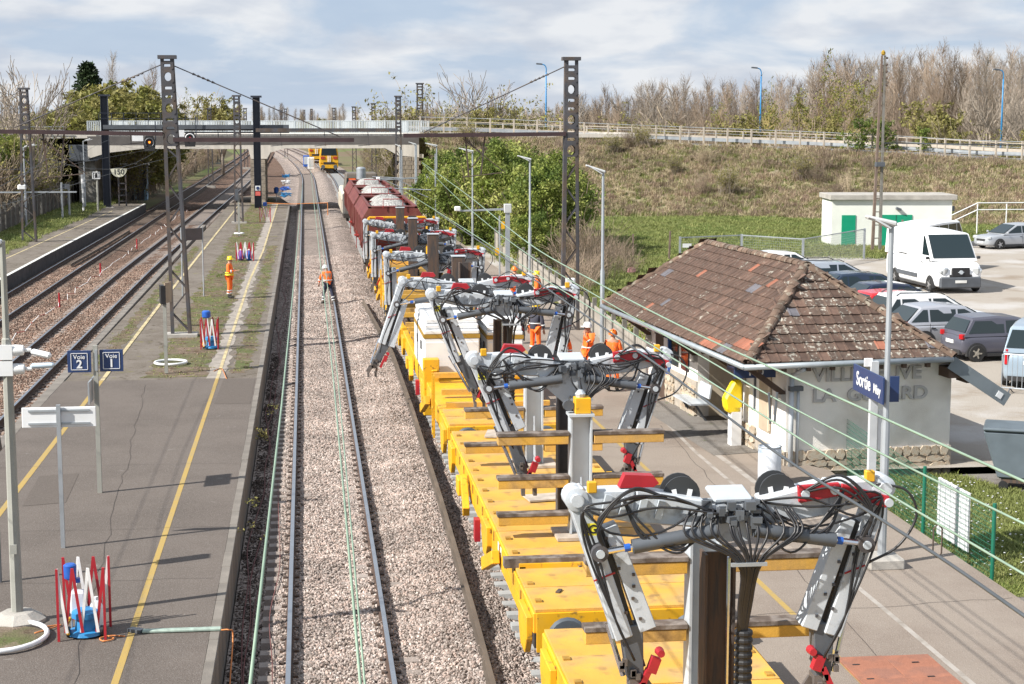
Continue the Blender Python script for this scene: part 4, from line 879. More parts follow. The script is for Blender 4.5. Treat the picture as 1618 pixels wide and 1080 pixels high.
# ------------------------------------------------ hydraulic manipulator cranes
rc = random.Random(11)
def crane(label, y, zh, zs, L, Rr, col_top, sticker=None, near=True, colm=None, yo=-0.35, bundle=True, vd=1.0):
    """L, Rr: ((shoulder x, z), (end of outer box x, z), (tip x, z), y of tip relative)"""
    t = thing('hydraulic_crane', label, 'crane', (TX, y, 1.15)); Z = -1.15
    hpost(t, 0.0, 0.12, 0.0, col_top + Z, 0.34, colm or M_rust, 'column')
    def P(x, z, yy=0.0): return Vector((x, yo + yy, z + Z))
    # head: deep side plates narrowing downwards
    b = MB(); 
    for yy in (-0.16, 0.16): b.prism([(-0.62 * vd, zh - 0.05 + Z), (-0.5 * vd, zh - 0.32 * vd + Z), (-0.16, zh - 0.62 * vd + Z), (0.16, zh - 0.62 * vd + Z), (0.5 * vd, zh - 0.32 * vd + Z), (0.62 * vd, zh - 0.05 + Z), (0.3, zh + 0.05 + Z), (-0.3, zh + 0.05 + Z)], yo + yy - 0.015, yo + yy + 0.015, 'XZ')
    b.box(P(0, zh - 0.1), (0.6, 0.3, 0.22)); b.done('head', M_grey, t)
    MB().box(P(0.0, zh + 0.12, 0.05), (0.42, 0.42, 0.06), rot=Euler((0.12, 0, 0))).done('head_cover', M_lgrey, t, bevel=0.02)
    b = MB()
    for i in range(26): 
        p = P(rc.uniform(-0.3, 0.3), zh + rc.uniform(-0.12, 0.08), rc.uniform(-0.34, -0.1)); b.box(p, (rc.uniform(0.04, 0.11), rc.uniform(0.04, 0.1), rc.uniform(0.04, 0.12)), rc.uniform(-.4, .4))
    b.done('valve_block', M_dgrey, t)
    for side, (sh, ob, tip, yt) in ((-1, L), (1, Rr)):
        S = P(*sh); O = P(ob[0], ob[1], yt * 0.6); T = P(tip[0], tip[1], yt)
        # boom
        r0 = P(side * 0.32, zh - 0.05); d = (S - r0)
        b = MB(); b.bar(r0, r0.lerp(S, 0.55), 0.28, 0.30, w2=0.27, h2=0.36); b.bar(r0.lerp(S, 0.55), S + Vector((0, 0, -0.02)), 0.27, 0.36, w2=0.24, h2=0.22); b.done('boom', M_grey, t, bevel=0.02)
        b = MB(); b.lathe([(0.08, -0.15), (0.125, -0.14), (0.125, 0.14), (0.08, 0.15)], S, 'Y', 16); b.lathe([(0.07, -0.2), (0.07, 0.2)], S, 'Y', 10); b.done('shoulder_joint', M_grey, t, auto=True)
        # outer arm box: two plates with a dark slot between them
        ax = (O - S).normalized(); px = ax.cross(Vector((0, 1, 0))).normalized()
        A0 = S - ax * 0.1
        w_in = Vector((-side, 0, 0)) - ax * Vector((-side, 0, 0)).dot(ax); w_in.normalize()   # across the arm, towards the column
        b = MB(); b.bar(A0 + w_in * 0.01, O + w_in * -0.02, 0.20, 0.24, w2=0.19, h2=0.26, up=(0, 1, 0)); b.done('outer_arm', M_grey, t, bevel=0.012)
        b = MB(); b.bar(A0.lerp(O, 0.30) + w_in * 0.24, O + w_in * 0.25, 0.15, 0.24, w2=0.18, h2=0.26, up=(0, 1, 0)); b.done('side_flange', M_grey, t, bevel=0.008)
        b = MB(); b.bar(A0.lerp(O, 0.30) + w_in * 0.13, T + w_in * 0.1 - ax * 0.35, 0.09, 0.16, up=(0, 1, 0)); b.done('telescopic_cylinder', M_black, t)
        if near:
            b = MB()
            for i in range(9): b.box(A0.lerp(O, 0.35 + 0.07 * i) + Vector((0, -0.135, 0)) + w_in * rc.uniform(-.05, .3), (0.03, 0.02, 0.03))
            b.done('bolt', M_dsteel, t)
        b = MB(); b.bar(O - ax * 0.1 + w_in * 0.1, T - ax * 0.25, 0.24, 0.2, w2=0.17, h2=0.18, up=(0, 1, 0)); b.done('inner_arm', M_dgrey, t, bevel=0.01)
        b = MB(); b.tube(O + Vector((side * 0.14, -0.02, 0)) - ax * 0.15, T - ax * 0.28 + Vector((side * 0.12, -0.02, 0)), 0.028, 8); b.done('chrome_rod', M_chrome, t)
        # gripper
        b = MB(); b.box(T - ax * 0.2, (0.17, 0.2, 0.12)); b.bar(T - ax * 0.2 + Vector((-0.07, 0, 0)), T + Vector((-0.12, 0, 0.02)), 0.05, 0.12); b.bar(T - ax * 0.2 + Vector((0.07, 0, 0)), T + Vector((0.12, 0, 0.02)), 0.05, 0.12); b.box(T + Vector((-0.1, 0, -0.05)), (0.06, 0.14, 0.14)); b.box(T + Vector((0.1, 0, -0.05)), (0.06, 0.14, 0.14))
        for i in range(8): b.box(T - ax * rc.uniform(0.1, 0.5) + Vector((rc.uniform(-.12, .12), -0.12, 0)), (0.05, 0.05, 0.07))
        b.done('gripper', mat('worn_gripper_steel', (0.16, 0.14, 0.13), 0.6, 0.4, 0.3, 6), t)
        b = MB(); q = T - ax * 0.42 + Vector((side * -0.02 if side > 0 else 0.14, -0.1, 0)); b.box(q + Vector((-0.1 * side, 0, 0)), (0.10, 0.10, 0.17), rot=Euler((0, 0.35, 0))); b.lathe([(0.04, -0.06), (0.05, 0.06)], q + Vector((-0.17 * side, 0, 0.13)), 'Y', 10); b.bar(q + Vector((-.05 * side, 0, -0.05)), q + Vector((0.04 * side, 0, -0.25)), 0.09, 0.06); b.done('red_claw', M_red, t)
        # luffing cylinder
        E0 = P(side * 0.2, zh - 0.2, -0.26); E1 = S.lerp(O, 0.36) + Vector((side * -0.03, -0.24, 0)); q = E0.lerp(E1, 0.72)
        MB().tube(E0, q, 0.08, 12).done('lift_cylinder', M_dgrey, t, auto=True); MB().tube(q, E1, 0.034, 10).done('lift_rod', M_chrome, t, auto=True)
        MB().tube(E0.lerp(E1, 0.74), E0.lerp(E1, 0.79), 0.042, 10).done('blue_band', M_blue, t)
        b = MB(); b.lathe([(0.09, -0.05), (0.09, 0.09)], E1, 'Y', 14); b.done('pin_boss', M_dsteel, t, auto=True); MB().lathe([(0.045, -0.075), (0.045, -0.05)], E1, 'Y', 12).done('pin', M_lgrey, t)
        # hose reel
        rr = P(side * 0.52, zh + 0.13, 0.10); b = MB(); b.lathe([(0.08, -0.11), (0.2, -0.1), (0.2, -0.08), (0.15, -0.07), (0.15, 0.07), (0.2, 0.08), (0.2, 0.1), (0.08, 0.11)], rr, 'Y', 20)
        o = b.done('hose_reel', mat('satin_black_reel', (0.035, 0.037, 0.04), 0.4), t, auto=True)
        for dx in (-0.08, 0.08): MB().box(rr + Vector((dx, -0.118, 0.02)), (0.05, 0.01, 0.09), rot=Euler((0, 0.2 * dx / 0.08, 0))).done('reel_label', M_white, t)
        # red linkage, yellow lamp
        if side > 0:
            b = MB(); q0 = r0.lerp(S, 0.28) + Vector((0, -0.17, 0.13)); q1 = r0.lerp(S, 0.62) + Vector((0, -0.18, 0.10)); q2 = S + Vector((0.02, -0.2, -0.14)); b.bar(q0, q1, 0.06, 0.19, h2=0.14); b.bar(q1, q2, 0.05, 0.12, h2=0.13); b.done('red_linkage', M_red, t, bevel=0.01)
            b = MB()
            for q in (q0.lerp(q1, .15), q0.lerp(q1, .85), q2): b.lathe([(0.045, -0.06), (0.045, 0.05)], q, 'Y', 12)
            b.done('linkage_pin', M_lgrey, t)
        else:
            MB().prism([(0, 0), (0.06, 0.14), (0.36, 0.12), (0.42, 0.04), (0.36, 0.0)], 0, 0.14, 'XZ').done('red_cover', M_red, t).location = r0.lerp(S, 0.66) + Vector((0, -0.1, 0.17))
            if sticker:
                MB().box(S.lerp(O, 0.2) + Vector((0.02, -0.20, 0)), (0.15, 0.008, 0.13)).done('yellow_sticker', mat('yellow_sticker', (0.85, 0.75, 0.05), 0.5), t)
                text('crane_number', sticker, 0.125, M_black, t, S.lerp(O, 0.2) + Vector((0.02, -0.207, 0)), (math.pi / 2, 0, 0), 0.002, bold=0.003)
            b = MB()
            for i in range(4): b.box(r0.lerp(S, 0.35 + 0.14 * i) + Vector((0, -0.17, 0.0)), (0.07, 0.05, 0.2), rot=Euler((0, 0.25, 0)))
            b.done('manifold_plate', M_lgrey, t)
        MB().box(S + Vector((side * -0.16, -0.12, 0.13)), (0.1, 0.08, 0.12)).done('yellow_lamp_box', M_yel, t, bevel=0.01)
        # red stripe
        q = S.lerp(O, 0.55); MB().box(q + Vector((0, -0.135, 0)), (0.24, 0.008, 0.018), rot=Euler((0, -0.35, 0))).done('red_stripe', M_red, t)
        # hoses along boom and arm
        nh = 12 if near else 5
        for i in range(nh):
            a = P(side * rc.uniform(0.05, 0.3), zh + rc.uniform(-0.05, 0.1), rc.uniform(-0.3, -0.05))
            if i % 3 == 0: pts = [a, r0.lerp(S, 0.35) + Vector((0, -0.25, rc.uniform(-0.25, 0.22))), r0.lerp(S, 0.75) + Vector((0, -0.25, rc.uniform(-0.3, 0.1))), S + Vector((side * -0.05, -0.22, -0.1)), S.lerp(O, 0.35) + Vector((side * rc.uniform(-.12, .12), -0.2, 0)), S.lerp(O, 0.85) + Vector((side * 0.05, -0.2, 0)), O + ax * 0.25 + Vector((0, -0.15, 0))]
            elif i % 3 == 1: pts = [a, r0.lerp(S, 0.2) + Vector((0, -0.3, rc.uniform(-0.45, -0.2))), r0.lerp(S, 0.5) + Vector((0, -0.28, rc.uniform(-0.35, -0.1))), r0.lerp(S, 0.65) + Vector((0, -0.2, 0.08))]
            else: pts = [r0.lerp(S, 0.3) + Vector((0, -0.2, 0.15)), r0.lerp(S, 0.6) + Vector((side * 0.0, -0.3, rc.uniform(0.12, 0.3))), r0.lerp(S, 0.85) + Vector((0, -0.32, rc.uniform(-0.3, -0.1))), S.lerp(O, 0.35) + Vector((side * -0.1, -0.26, 0))]
            MB().path(bez(pts, 24), 0.0135, 5).done('hose', M_hose, t, smooth=True)
        # big loop outside the shoulder
        if side > 0:
            pts = [S + Vector((-0.1, -0.15, 0.05)), S + Vector((0.22, -0.2, -0.02)), S + Vector((0.34, -0.2, -0.3)), S + Vector((0.15, -0.2, -0.62)), S.lerp(O, 0.5) + Vector((0.1, -0.18, 0))]
            MB().path(bez(pts, 24), 0.015, 6).done('hose', M_hose, t, smooth=True)
    # hose fan gathering into the corrugated bundle
    if bundle:
        gx, gz = 0.12, zh - 0.62
        for i in range((16 if vd < 1 else 9) if near else 7):
            x0 = rc.uniform(-0.55, 0.65); pts = [P(x0, zh + 0.02, -0.2), P(x0 * 1.15, zh - 0.22, -0.35), P(gx + (x0) * 0.25, gz + 0.1, -0.36), P(gx + x0 * 0.12, gz - 0.45, -0.2), P(gx + x0 * 0.06, gz - 0.9, -0.1)]
            MB().path(bez(pts, 20), 0.0145, 5).done('hose', M_hose, t, smooth=True)
        MB().box(P(gx, gz + 0.08, -0.38), (0.38, 0.04, 0.035)).done('hose_clamp', M_steel, t)
        b = MB(); zz = gz - 0.7
        prof = []; h = 0
        while h < zz - 1.2: prof += [(0.088, h), (0.1, h + 0.02), (0.1, h + 0.045), (0.088, h + 0.06)]; h += 0.08
        b.lathe(prof, (gx + 0.03, yo - 0.1, 0.02), 'Z', 14); b.done('corrugated_sleeve', M_black, t)
        MB().tube(P(-0.05, zh - 0.5, -0.2), P(-0.05, zh - 2.6, -0.2), 0.02, 6).done('cylinder_rod', M_chrome, t)
    return t
def arm(sx, sz, ox, oz, tx, tz, yt=0.0): return ((sx, sz), (ox, oz), (tx, tz), yt)
crane('nearest grey crane with both arms hanging and the sticker 2G, filling the bottom right', 17.3, 3.92, 4.06, arm(-1.66, 4.06, -1.12, 2.55, -0.92, 1.85), arm(1.64, 4.1, 1.1, 2.5, 0.96, 1.8), 3.3, '2G', vd=0.55)
crane('second crane with the sticker 3G spread above the white posts', 28.0, 3.86, 4.0, arm(-1.66, 3.98, -1.1, 2.7, -0.72, 1.75), arm(1.6, 4.0, 1.1, 2.5, 0.95, 1.85), 3.25, '3G', colm=M_dsteel)
crane('third crane with the sticker 4G in front of the white cabinets', 37.8, 3.92, 4.05, arm(-1.64, 4.05, -1.05, 2.5, -0.55, 1.55), arm(1.6, 4.1, 1.28, 2.6, 1.2, 2.0), 3.4, '4G', vd=0.6)
crane('fourth crane with its left arm stretched out over the ballast', 46.6, 3.35, 3.45, arm(-1.78, 3.5, -2.35, 1.75, -2.65, 0.95), arm(1.75, 3.55, 1.6, 2.4, 1.5, 1.9), 3.95, None, near=False)
crane('fifth crane with long arms hanging straight down, before the rusty post', 58.6, 3.2, 3.3, arm(-1.66, 3.25, -1.6, 1.5, -1.6, 0.9), arm(1.7, 3.35, 1.6, 1.8, 1.55, 1.2), 3.95, None, near=False)
crane('sixth crane with folded vertical arms, second from the brown wagons', 69.9, 3.05, 3.15, arm(-1.66, 3.15, -1.62, 1.4, -1.62, 0.9), arm(1.7, 3.25, 1.6, 1.8, 1.55, 1.2), 3.9, None, near=False)
crane('farthest crane, just in front of the brown hopper wagons', 79.0, 2.95, 3.1, arm(-1.66, 3.15, -1.66, 1.4, -1.62, 0.9), arm(1.7, 3.2, 1.6, 1.8, 1.55, 1.2), 3.85, None, near=False)
for lab, u, v in (('rusty brown post standing between the fourth and fifth crane', 724, 405), ('rusty brown post rising above the fifth crane', 684, 370), ('rusty brown post rising above the sixth crane', 652, 345), ('rusty brown post against the brown hopper wagon', 632, 328)):
    yy = {724: 48.8, 684: 58.0, 652: 69.2, 632: 78.4}[u]; p = atY(u, v, yy); t = thing('rusty_post', lab, 'post', (p.x, yy, 1.15)); hpost(t, 0, 0, 0, p.z - 1.15, 0.37, M_rust, 'column'); MB().box((0, 0, p.z - 1.13), (0.42, 0.36, 0.03)).done('top_plate', M_lgrey, t)
    MB().box((0, -0.16, (p.z - 1.15) / 2), (0.36, 0.02, p.z - 1.2)).done('face_plate', M_rust, t)
# gangs of brown yellow boxes: blue screen by the rusty post
t = thing('control_screen', 'tilted blue control box beside the nearest rusty post', 'control box', (TX + 0.75, 47.9, 2.9)); MB().box((0, 0, 0.1), (0.75, 0.08, 0.5), rot=Euler((-0.5, 0, 0))).done('panel', mat('sky_blue_panel', (0.12, 0.26, 0.42), 0.3), t); MB().box((0, 0.1, -0.8), (0.1, 0.1, 1.7)).done('leg', M_dgrey, t)
# ------------------------------------------------ hopper wagons
M_hop = mat('oxide_red_brown_paint', (0.135, 0.028, 0.024), 0.6, 0, 0.2, 1, col2=(0.19, 0.075, 0.055), m2=(0.5, 0.72), s2=1.2)
M_heap = gravel_mat('pale_ballast_load', (0.20, 0.195, 0.185), (0.34, 0.33, 0.315), (0.48, 0.47, 0.45), 14)
def hopper(label, y0, L=12.6):
    t = thing('hopper_wagon', label, 'wagon', (TX + (0 if y0 < 95 else -0.02), y0, 0))
    sec = [(-1.0, 0.95), (-1.6, 1.7), (-1.6, 2.85), (-1.25, 3.42), (1.25, 3.42), (1.6, 2.85), (1.6, 1.7), (1.0, 0.95)]
    b = MB(); n = len(sec); v0 = [(x * 0.985, 0.75 if z < 1.5 else 0.0, z) for x, z in sec]; v1 = [(x, L - (0.75 if z < 1.5 else 0), z) for x, z in sec]
    b.add(v0 + v1, [(i, (i + 1) % n, n + (i + 1) % n, n + i) for i in range(n) if i != 3] + [tuple(range(n)), tuple(range(2 * n - 1, n - 1, -1))]); b.done('hopper_body', M_hop, t)
    b = MB(); b.box((0, 0.45, 3.43), (2.5, 0.9, 0.08)); b.box((0, L - 0.45, 3.43), (2.5, 0.9, 0.08)); b.box((-1.18, L / 2, 3.43), (0.14, L, 0.1)); b.box((1.18, L / 2, 3.43), (0.14, L, 0.1)); b.box((0, L * 0.5, 3.40), (2.3, 0.12, 0.1)); b.done('rim', M_hop, t)
    def hz(x, y): return 3.0 + 0.72 * math.exp(-(x / 0.95) ** 4 - abs((y - L / 2) / (L * 0.36)) ** 3.5) + 0.07 * fbm(x + y0, y, 2.0)
    xs = fr(-1.15, 1.15, 0.12); ys = fr(0.8, L - 0.8, 0.3); nx = len(xs); MB().add([(x, y, hz(x, y)) for y in ys for x in xs], [(j * nx + i, j * nx + i + 1, (j + 1) * nx + i + 1, (j + 1) * nx + i) for j in range(len(ys) - 1) for i in range(nx - 1)]).done('gravel_load', M_heap, t, smooth=True)
    for s in (-1, 1):
        for k in range(5): b = MB().box((s * 1.615, 1.2 + k * (L - 2.4) / 4, 2.27), (0.04, 0.08, 1.15)).done('side_rib', M_hop, t)
    b = MB()
    for s in (-1, 1): 
        b.path([(s * 1.35, -0.6, 1.2), (s * 1.35, -0.6, 2.1), (s * 0.2, -0.6, 2.1)], 0.025, 5); b.path([(s * 1.35, 0.1, 0.9), (s * 1.4, 0.1, 1.9)], 0.025, 5); b.box((s * 1.3, -0.2, 1.05), (0.5, 1.1, 0.06))
        for k in range(3): b.box((s * 1.45, -0.35, 0.4 + k * 0.25), (0.04, 0.4, 0.03))
        b.bar((s * 1.45, -0.55, 0.3), (s * 1.45, -0.55, 2.0), 0.04, 0.04)
    b.path([(-0.5, -0.1, 3.4), (-0.5, -0.1, 3.85), (0.5, -0.1, 3.85), (0.5, -0.1, 3.4)], 0.025, 5); b.done('end_railing', mat('red_railing_paint', (0.30, 0.035, 0.03), 0.5), t)
    MB().box((0, L / 2, 0.9), (2.3, L + 1.0, 0.25)).done('frame', M_hop, t); bogie(t, 1.3, M_hop); bogie(t, L - 1.3, M_hop); buffers(t, -0.5, -1); buffers(t, L + 0.5, 1)
    return t
hopper('nearest brown hopper wagon heaped with pale gravel', 85.6)
hopper('middle brown hopper wagon heaped with pale gravel', 100.0, 11.4)
hopper('farthest brown hopper wagon with a low gravel heap', 112.6, 10.0)
# locomotive behind the hoppers
M_cream = mat('dirty_cream_paint', (0.55, 0.50, 0.42), 0.6, 0, 0.15, 1)
lo = thing('shunting_locomotive', 'cream and dark locomotive half hidden behind the hopper wagons', 'locomotive', (TX - 0.25, 124.5, 0))
MB().box((0, 7, 1.6), (2.9, 14, 1.7)).done('hood', M_cream, lo, bevel=0.15)
MB().box((0, 3.0, 3.0), (2.7, 3.4, 1.7), taper=0.86).done('cab', mat('dark_cab_paint', (0.13, 0.11, 0.09), 0.5), lo, bevel=0.1)
for xx in (-0.7, 0.7): MB().box((xx, 1.22, 3.15), (0.85, 0.05, 0.65)).done('cab_window', M_glass, lo)
MB().lathe([(0.05, 0), (0.35, 0.02), (0.35, 0.8), (0.25, 0.9), (0.05, 0.92)], (-0.05, 0.7, 3.4), 'Z', 14).done('exhaust_tank', M_steel, lo, auto=True)
MB().box((-0.7, 1.15, 3.3), (0.5, 0.03, 0.3)).done('orange_panel', M_orange, lo)
MB().box((0, 7, 0.75), (2.8, 14.4, 0.3)).done('frame', M_bogie, lo); bogie(lo, 2.5); bogie(lo, 11.5)
b = MB()
for i in range(9): b.bar((-1.5, 0.3 + i * 1.6, 0.9), (-1.5, 0.3 + i * 1.6, 1.9), 0.04, 0.04)
b.bar((-1.5, 0.2, 1.9), (-1.5, 13.4, 1.9), 0.04, 0.04); b.done('handrail', M_cream, lo)
# yellow tamping machine beyond the bridge
def tamper(label, x, y, L=18, front=True):
    t = thing('tamping_machine', label, 'rail machine', (x, y, 0))
    MB().prism([(-1.35, 1.3), (1.35, 1.3), (1.35, 2.4), (1.15, 3.75), (-1.15, 3.75), (-1.35, 2.4)], 0, 3.2, 'XZ').done('cab', M_yel, t, bevel=0.08)
    MB().prism([(-1.15, 2.45), (1.15, 2.45), (1.0, 3.5), (-1.0, 3.5)], -0.05, 0.1, 'XZ').done('windscreen', M_glass, t)
    for xx in (-0.9, 0.9): MB().box((xx, -0.05, 2.1), (0.6, 0.08, 0.35)).done('lamp_panel', mat('dark_red_lens', (0.35, 0.04, 0.02), 0.4), t)
    for xx in (-0.14, 0.14): MB().box((xx, -0.1, 1.9), (0.12, 0.05, 1.0)).done('stripe', M_white, t)
    MB().box((0, L / 2, 0.95), (2.6, L, 0.6)).done('frame', M_yel, t); MB().box((0, L * 0.6, 1.9), (2.4, L * 0.7, 1.3)).done('engine_house', M_yel, t, bevel=0.05)
    MB().box((0, -0.3, 0.85), (1.9, 0.35, 0.5)).done('front_beam', M_yel, t); MB().box((0, -0.1, 1.3), (1.6, 0.1, 0.35)).done('black_grille', M_black, t)
    buffers(t, -0.1, -1); bogie(t, 2.2); bogie(t, L - 2.5); return t
tamper('yellow tamping machine with a glazed cab standing beyond the bridge', 3.45, 246)
tamper('second yellow rail machine, smaller and farther beyond the bridge', 2.0, 300)
for i, (x, y, cl) in enumerate([(0.9, 262, M_white), (0.2, 275, M_blue)]):
    t = thing('equipment_crate', ['white crate beside the track left of the yellow machine', 'blue crate behind the white crate by the far machine'][i], 'crate', (x, y, 0)); MB().box((0, 0, 0.9), (1.0, 1.6, 1.8)).done('box', cl, t, bevel=0.05); MB().box((0, -0.82, 1.0), (0.8, 0.03, 1.2)).done('door', M_lgrey, t)
# ================================================================ STATION HOUSE
TH = R(4.8)
M_render = mat('white_roughcast', (0.83, 0.80, 0.75), 0.95, 0, 0.07, 1.5, 0.5, 60, col2=(0.62, 0.57, 0.50), m2=(0.55, 0.8), s2=0.8)
M_cream_w = mat('cream_wall_paint', (0.58, 0.50, 0.38), 0.9, 0, 0.08, 2)
M_brwood = mat('brown_rafter_wood', (0.085, 0.055, 0.04), 0.8, 0, 0.2, 4)
M_zinc = mat('zinc_gutter', (0.34, 0.38, 0.41), 0.4, 0.4, 0.12)
st = thing('station_house', 'small white station house with a hipped brown tile roof and raised lettering on its wall', 'house', (9.22, 34.3, PZ), TH)
# local frame: x along the near face, y away along the platform, z up; the eave corner is the origin
WX0, WX1, WY0, WY1, EZ = 1.12, 4.98, 0.55, 11.3, 2.35
def wallbox(x0, x1, y0, y1, z0, z1, m=M_render, name='wall'): return MB().box(((x0 + x1) / 2, (y0 + y1) / 2, (z0 + z1) / 2), (x1 - x0, y1 - y0, z1 - z0)).done(name, m, st)
wallbox(WX0, WX1, WY0, WY0 + 0.3, -0.5, EZ + 0.1)
wallbox(WX1 - 0.3, WX1, WY0 + 0.3, WY1, -0.3, EZ + 0.1)
wallbox(WX0, WX1 - 0.3, WY1 - 0.3, WY1, -0.3, EZ + 0.1)
# platform side: wall with a deep recess (shelter)
wallbox(WX0, WX0 + 0.3, WY0 + 0.3, 3.3, -0.3, EZ + 0.1)
wallbox(WX0, WX0 + 0.3, 6.7, WY1 - 0.3, -0.3, EZ + 0.1)
wallbox(WX0 + 0.001, WX0 + 0.3, 3.3, 6.7, EZ - 0.12, EZ + 0.1)
wallbox(WX0 + 0.3, WX0 + 1.9, 3.1, 3.3, -0.3, EZ, M_cream_w); wallbox(WX0 + 0.3, WX0 + 1.9, 6.7, 6.9, -0.3, EZ, M_cream_w)
M_slat = mat('grey_shutter_slats', (0.16, 0.155, 0.15), 0.7, 0, 0.1)
sl = MB().box((0, 0, 0), (0.05, 3.36, 0.185)).done('shutter_slat', M_slat, st, bevel=0.008); sl.location = (WX0 + 1.85, 5.0, 0.1)
for k in range(1, 12): link_copy(sl, st, (WX0 + 1.85, 5.0, 0.1 + k * 0.195))
MB().box((WX0 + 1.95, 5.0, 1.1), (0.08, 3.4, 2.5)).done('recess_back', M_dgrey, st)
# stone plinth pieces
M_rub = mat('buff_rubble_stone', (0.50, 0.44, 0.35), 0.9, 0, 0.22, 3, 0.5, 12, rnd=0.2, col2=(0.36, 0.27, 0.19), s2=3)
M_mort = mat('rubble_mortar', (0.36, 0.32, 0.27), 0.95, 0, 0.2, 5, 0.4, 20)
wallbox(WX0 - 0.03, WX1 + 0.03, WY0 - 0.035, WY0, -0.3, 0.30, M_mort, 'plinth'); wallbox(WX0 - 0.035, WX0, WY0 - 0.035, 3.3, -0.3, 0.30, M_mort, 'plinth'); wallbox(WX0 - 0.035, WX0, 6.7, 9.4, -0.3, 0.9, M_mort, 'plinth')
rr_ = random.Random(3); sv = []
for i in range(6):
    poly = []; n = rr_.randint(5, 6)
    for k in range(n): a = 2 * math.pi * k / n + rr_.uniform(-.2, .2); q = rr_.uniform(0.92, 1.12); poly.append((q * math.cos(a) * 0.5, q * math.sin(a) * 0.5))
    o = MB().prism(poly, -0.5, 0.5, 'XZ').done('stone', M_rub, st, bevel=0.01); sv.append(o); 
used = set()
def stone_field(x0, x1, z0, z1, face):
    z = z0
    while z < z1:
        h = rr_.uniform(0.13, 0.24); x = x0 + rr_.uniform(0, 0.05)
        while x < x1 - 0.08:
            w_ = rr_.uniform(0.17, 0.42); w_ = min(w_, x1 - x); i = rr_.randrange(6)
            pos = (x + w_ / 2, WY0 - 0.045, z + h / 2) if face == 0 else (WX0 - 0.045, x + w_ / 2, z + h / 2)
            if i not in used: o = sv[i]; used.add(i)
            else: o = sv[i].copy(); C.objects.link(o); o.parent = st
            o.location = pos; o.rotation_euler = (0, rr_.uniform(-.1, .1), 0 if face == 0 else math.pi / 2); o.scale = (w_ * 1.12, 0.045 + rr_.uniform(0, .03), h * 1.14); x += w_ + 0.012
        z += h + 0.01
stone_field(WX0, WX1, -0.34, 0.22 , 0); stone_field(WY0, 2.0, -0.05, 0.26, 1); stone_field(2.35, 3.3, -0.05, 0.5, 1); stone_field(6.7, 7.9, -0.05, 0.75, 1); stone_field(8.5, 9.3, -0.05, 0.6, 1)
for o in sv:
    if sv.index(o) not in used: bpy.data.objects.remove(o)
# lettering
for s_, zz, xx, sz, k in (('VILLENEUVE', 1.98, 2.98, 0.40, 1.17), ('LA  GUYARD', 1.53, 3.06, 0.40, 1.17)):
    text('lettering', s_, sz, mat('raised_letter_grey', (0.46, 0.45, 0.44), 0.8, 0, 0.1), st, (xx, WY0 - 0.02, zz - 0.02), (math.pi / 2, 0, 0), 0.025, bold=0.010, sx=k)
    bpy.data.objects[-1] if False else None
# platform-side details
def pside(name, y0, y1, z0, z1, m, off=0.02, th=0.04, bev=0.0): return MB().box((WX0 - off, (y0 + y1) / 2, (z0 + z1) / 2), (th, y1 - y0, z1 - z0)).done(name, m, st, bevel=bev)
pside('shutter', 1.45, 2.15, 0.55, 2.2, mat('tan_shutter_paint', (0.42, 0.34, 0.25), 0.7)); pside('shutter_rail', 1.43, 1.50, 0.6, 2.2, M_cream_w, 0.05)
pside('notice_frame', 2.45, 2.75, 0.9, 1.95, M_dgrey, 0.02); pside('notice_sheet', 2.48, 2.72, 0.93, 1.92, M_white, 0.035)
pside('window', 7.4, 8.0, 1.05, 2.2, M_glass); pside('window', 8.3, 8.9, 1.05, 2.2, M_glass); pside('door', 9.4, 10.3, 0, 2.1, M_brwood)
pside('poster_case', 8.95, 9.38, 0.75, 1.75, mat('poster_blue', (0.03, 0.10, 0.35), 0.4), 0.05, 0.08); pside('poster_sheet', 9.0, 9.33, 0.8, 1.7, M_white, 0.095, 0.02)
sg2 = MB().box((0.45, 1.95, 2.02), (0.05, 1.1, 0.32)).done('blue_name_sign', M_sign, st)
sg2.location = (0, 0, 0); sg2.rotation_euler = (0, 0, 0)
MB().box((0.55, 1.0, 2.06), (0.95, 0.05, 0.34)).done('blue_name_sign', M_sign, st)
text('sign_lettering', 'Tab', 0.26, M_white, st, (0.55, 0.97, 2.03), (math.pi / 2, 0, 0), 0.003, bold=0.004)
# braces under the eaves
for yy in (WY0 + 0.1, 3.2, 6.8, 10.9):
    b = MB(); b.bar((WX0, yy, 1.55), (0.12, yy, 2.28), 0.10, 0.12); b.done('eave_brace', M_brwood, st); MB().box((WX0 - 0.05, yy, 1.48), (0.14, 0.16, 0.18)).done('brace_corbel', M_conc, st)
# roof structure
RW, RL, RY0, RY1, RH = 4.74, 11.74, 2.75, 9.9, 1.80
ze = EZ
def roofpt(f, a, s_):  # not used for tiles
    return None
b = MB()
b.add([(0, 0, ze), (RW, 0, ze), (RW, RL, ze), (0, RL, ze), (RW / 2, RY0, ze + RH), (RW / 2, RY1, ze + RH)], [(0, 1, 4), (1, 2, 5, 4), (2, 3, 5), (3, 0, 4, 5), (3, 2, 1, 0)]); b.done('roof_boarding', M_brwood, st)
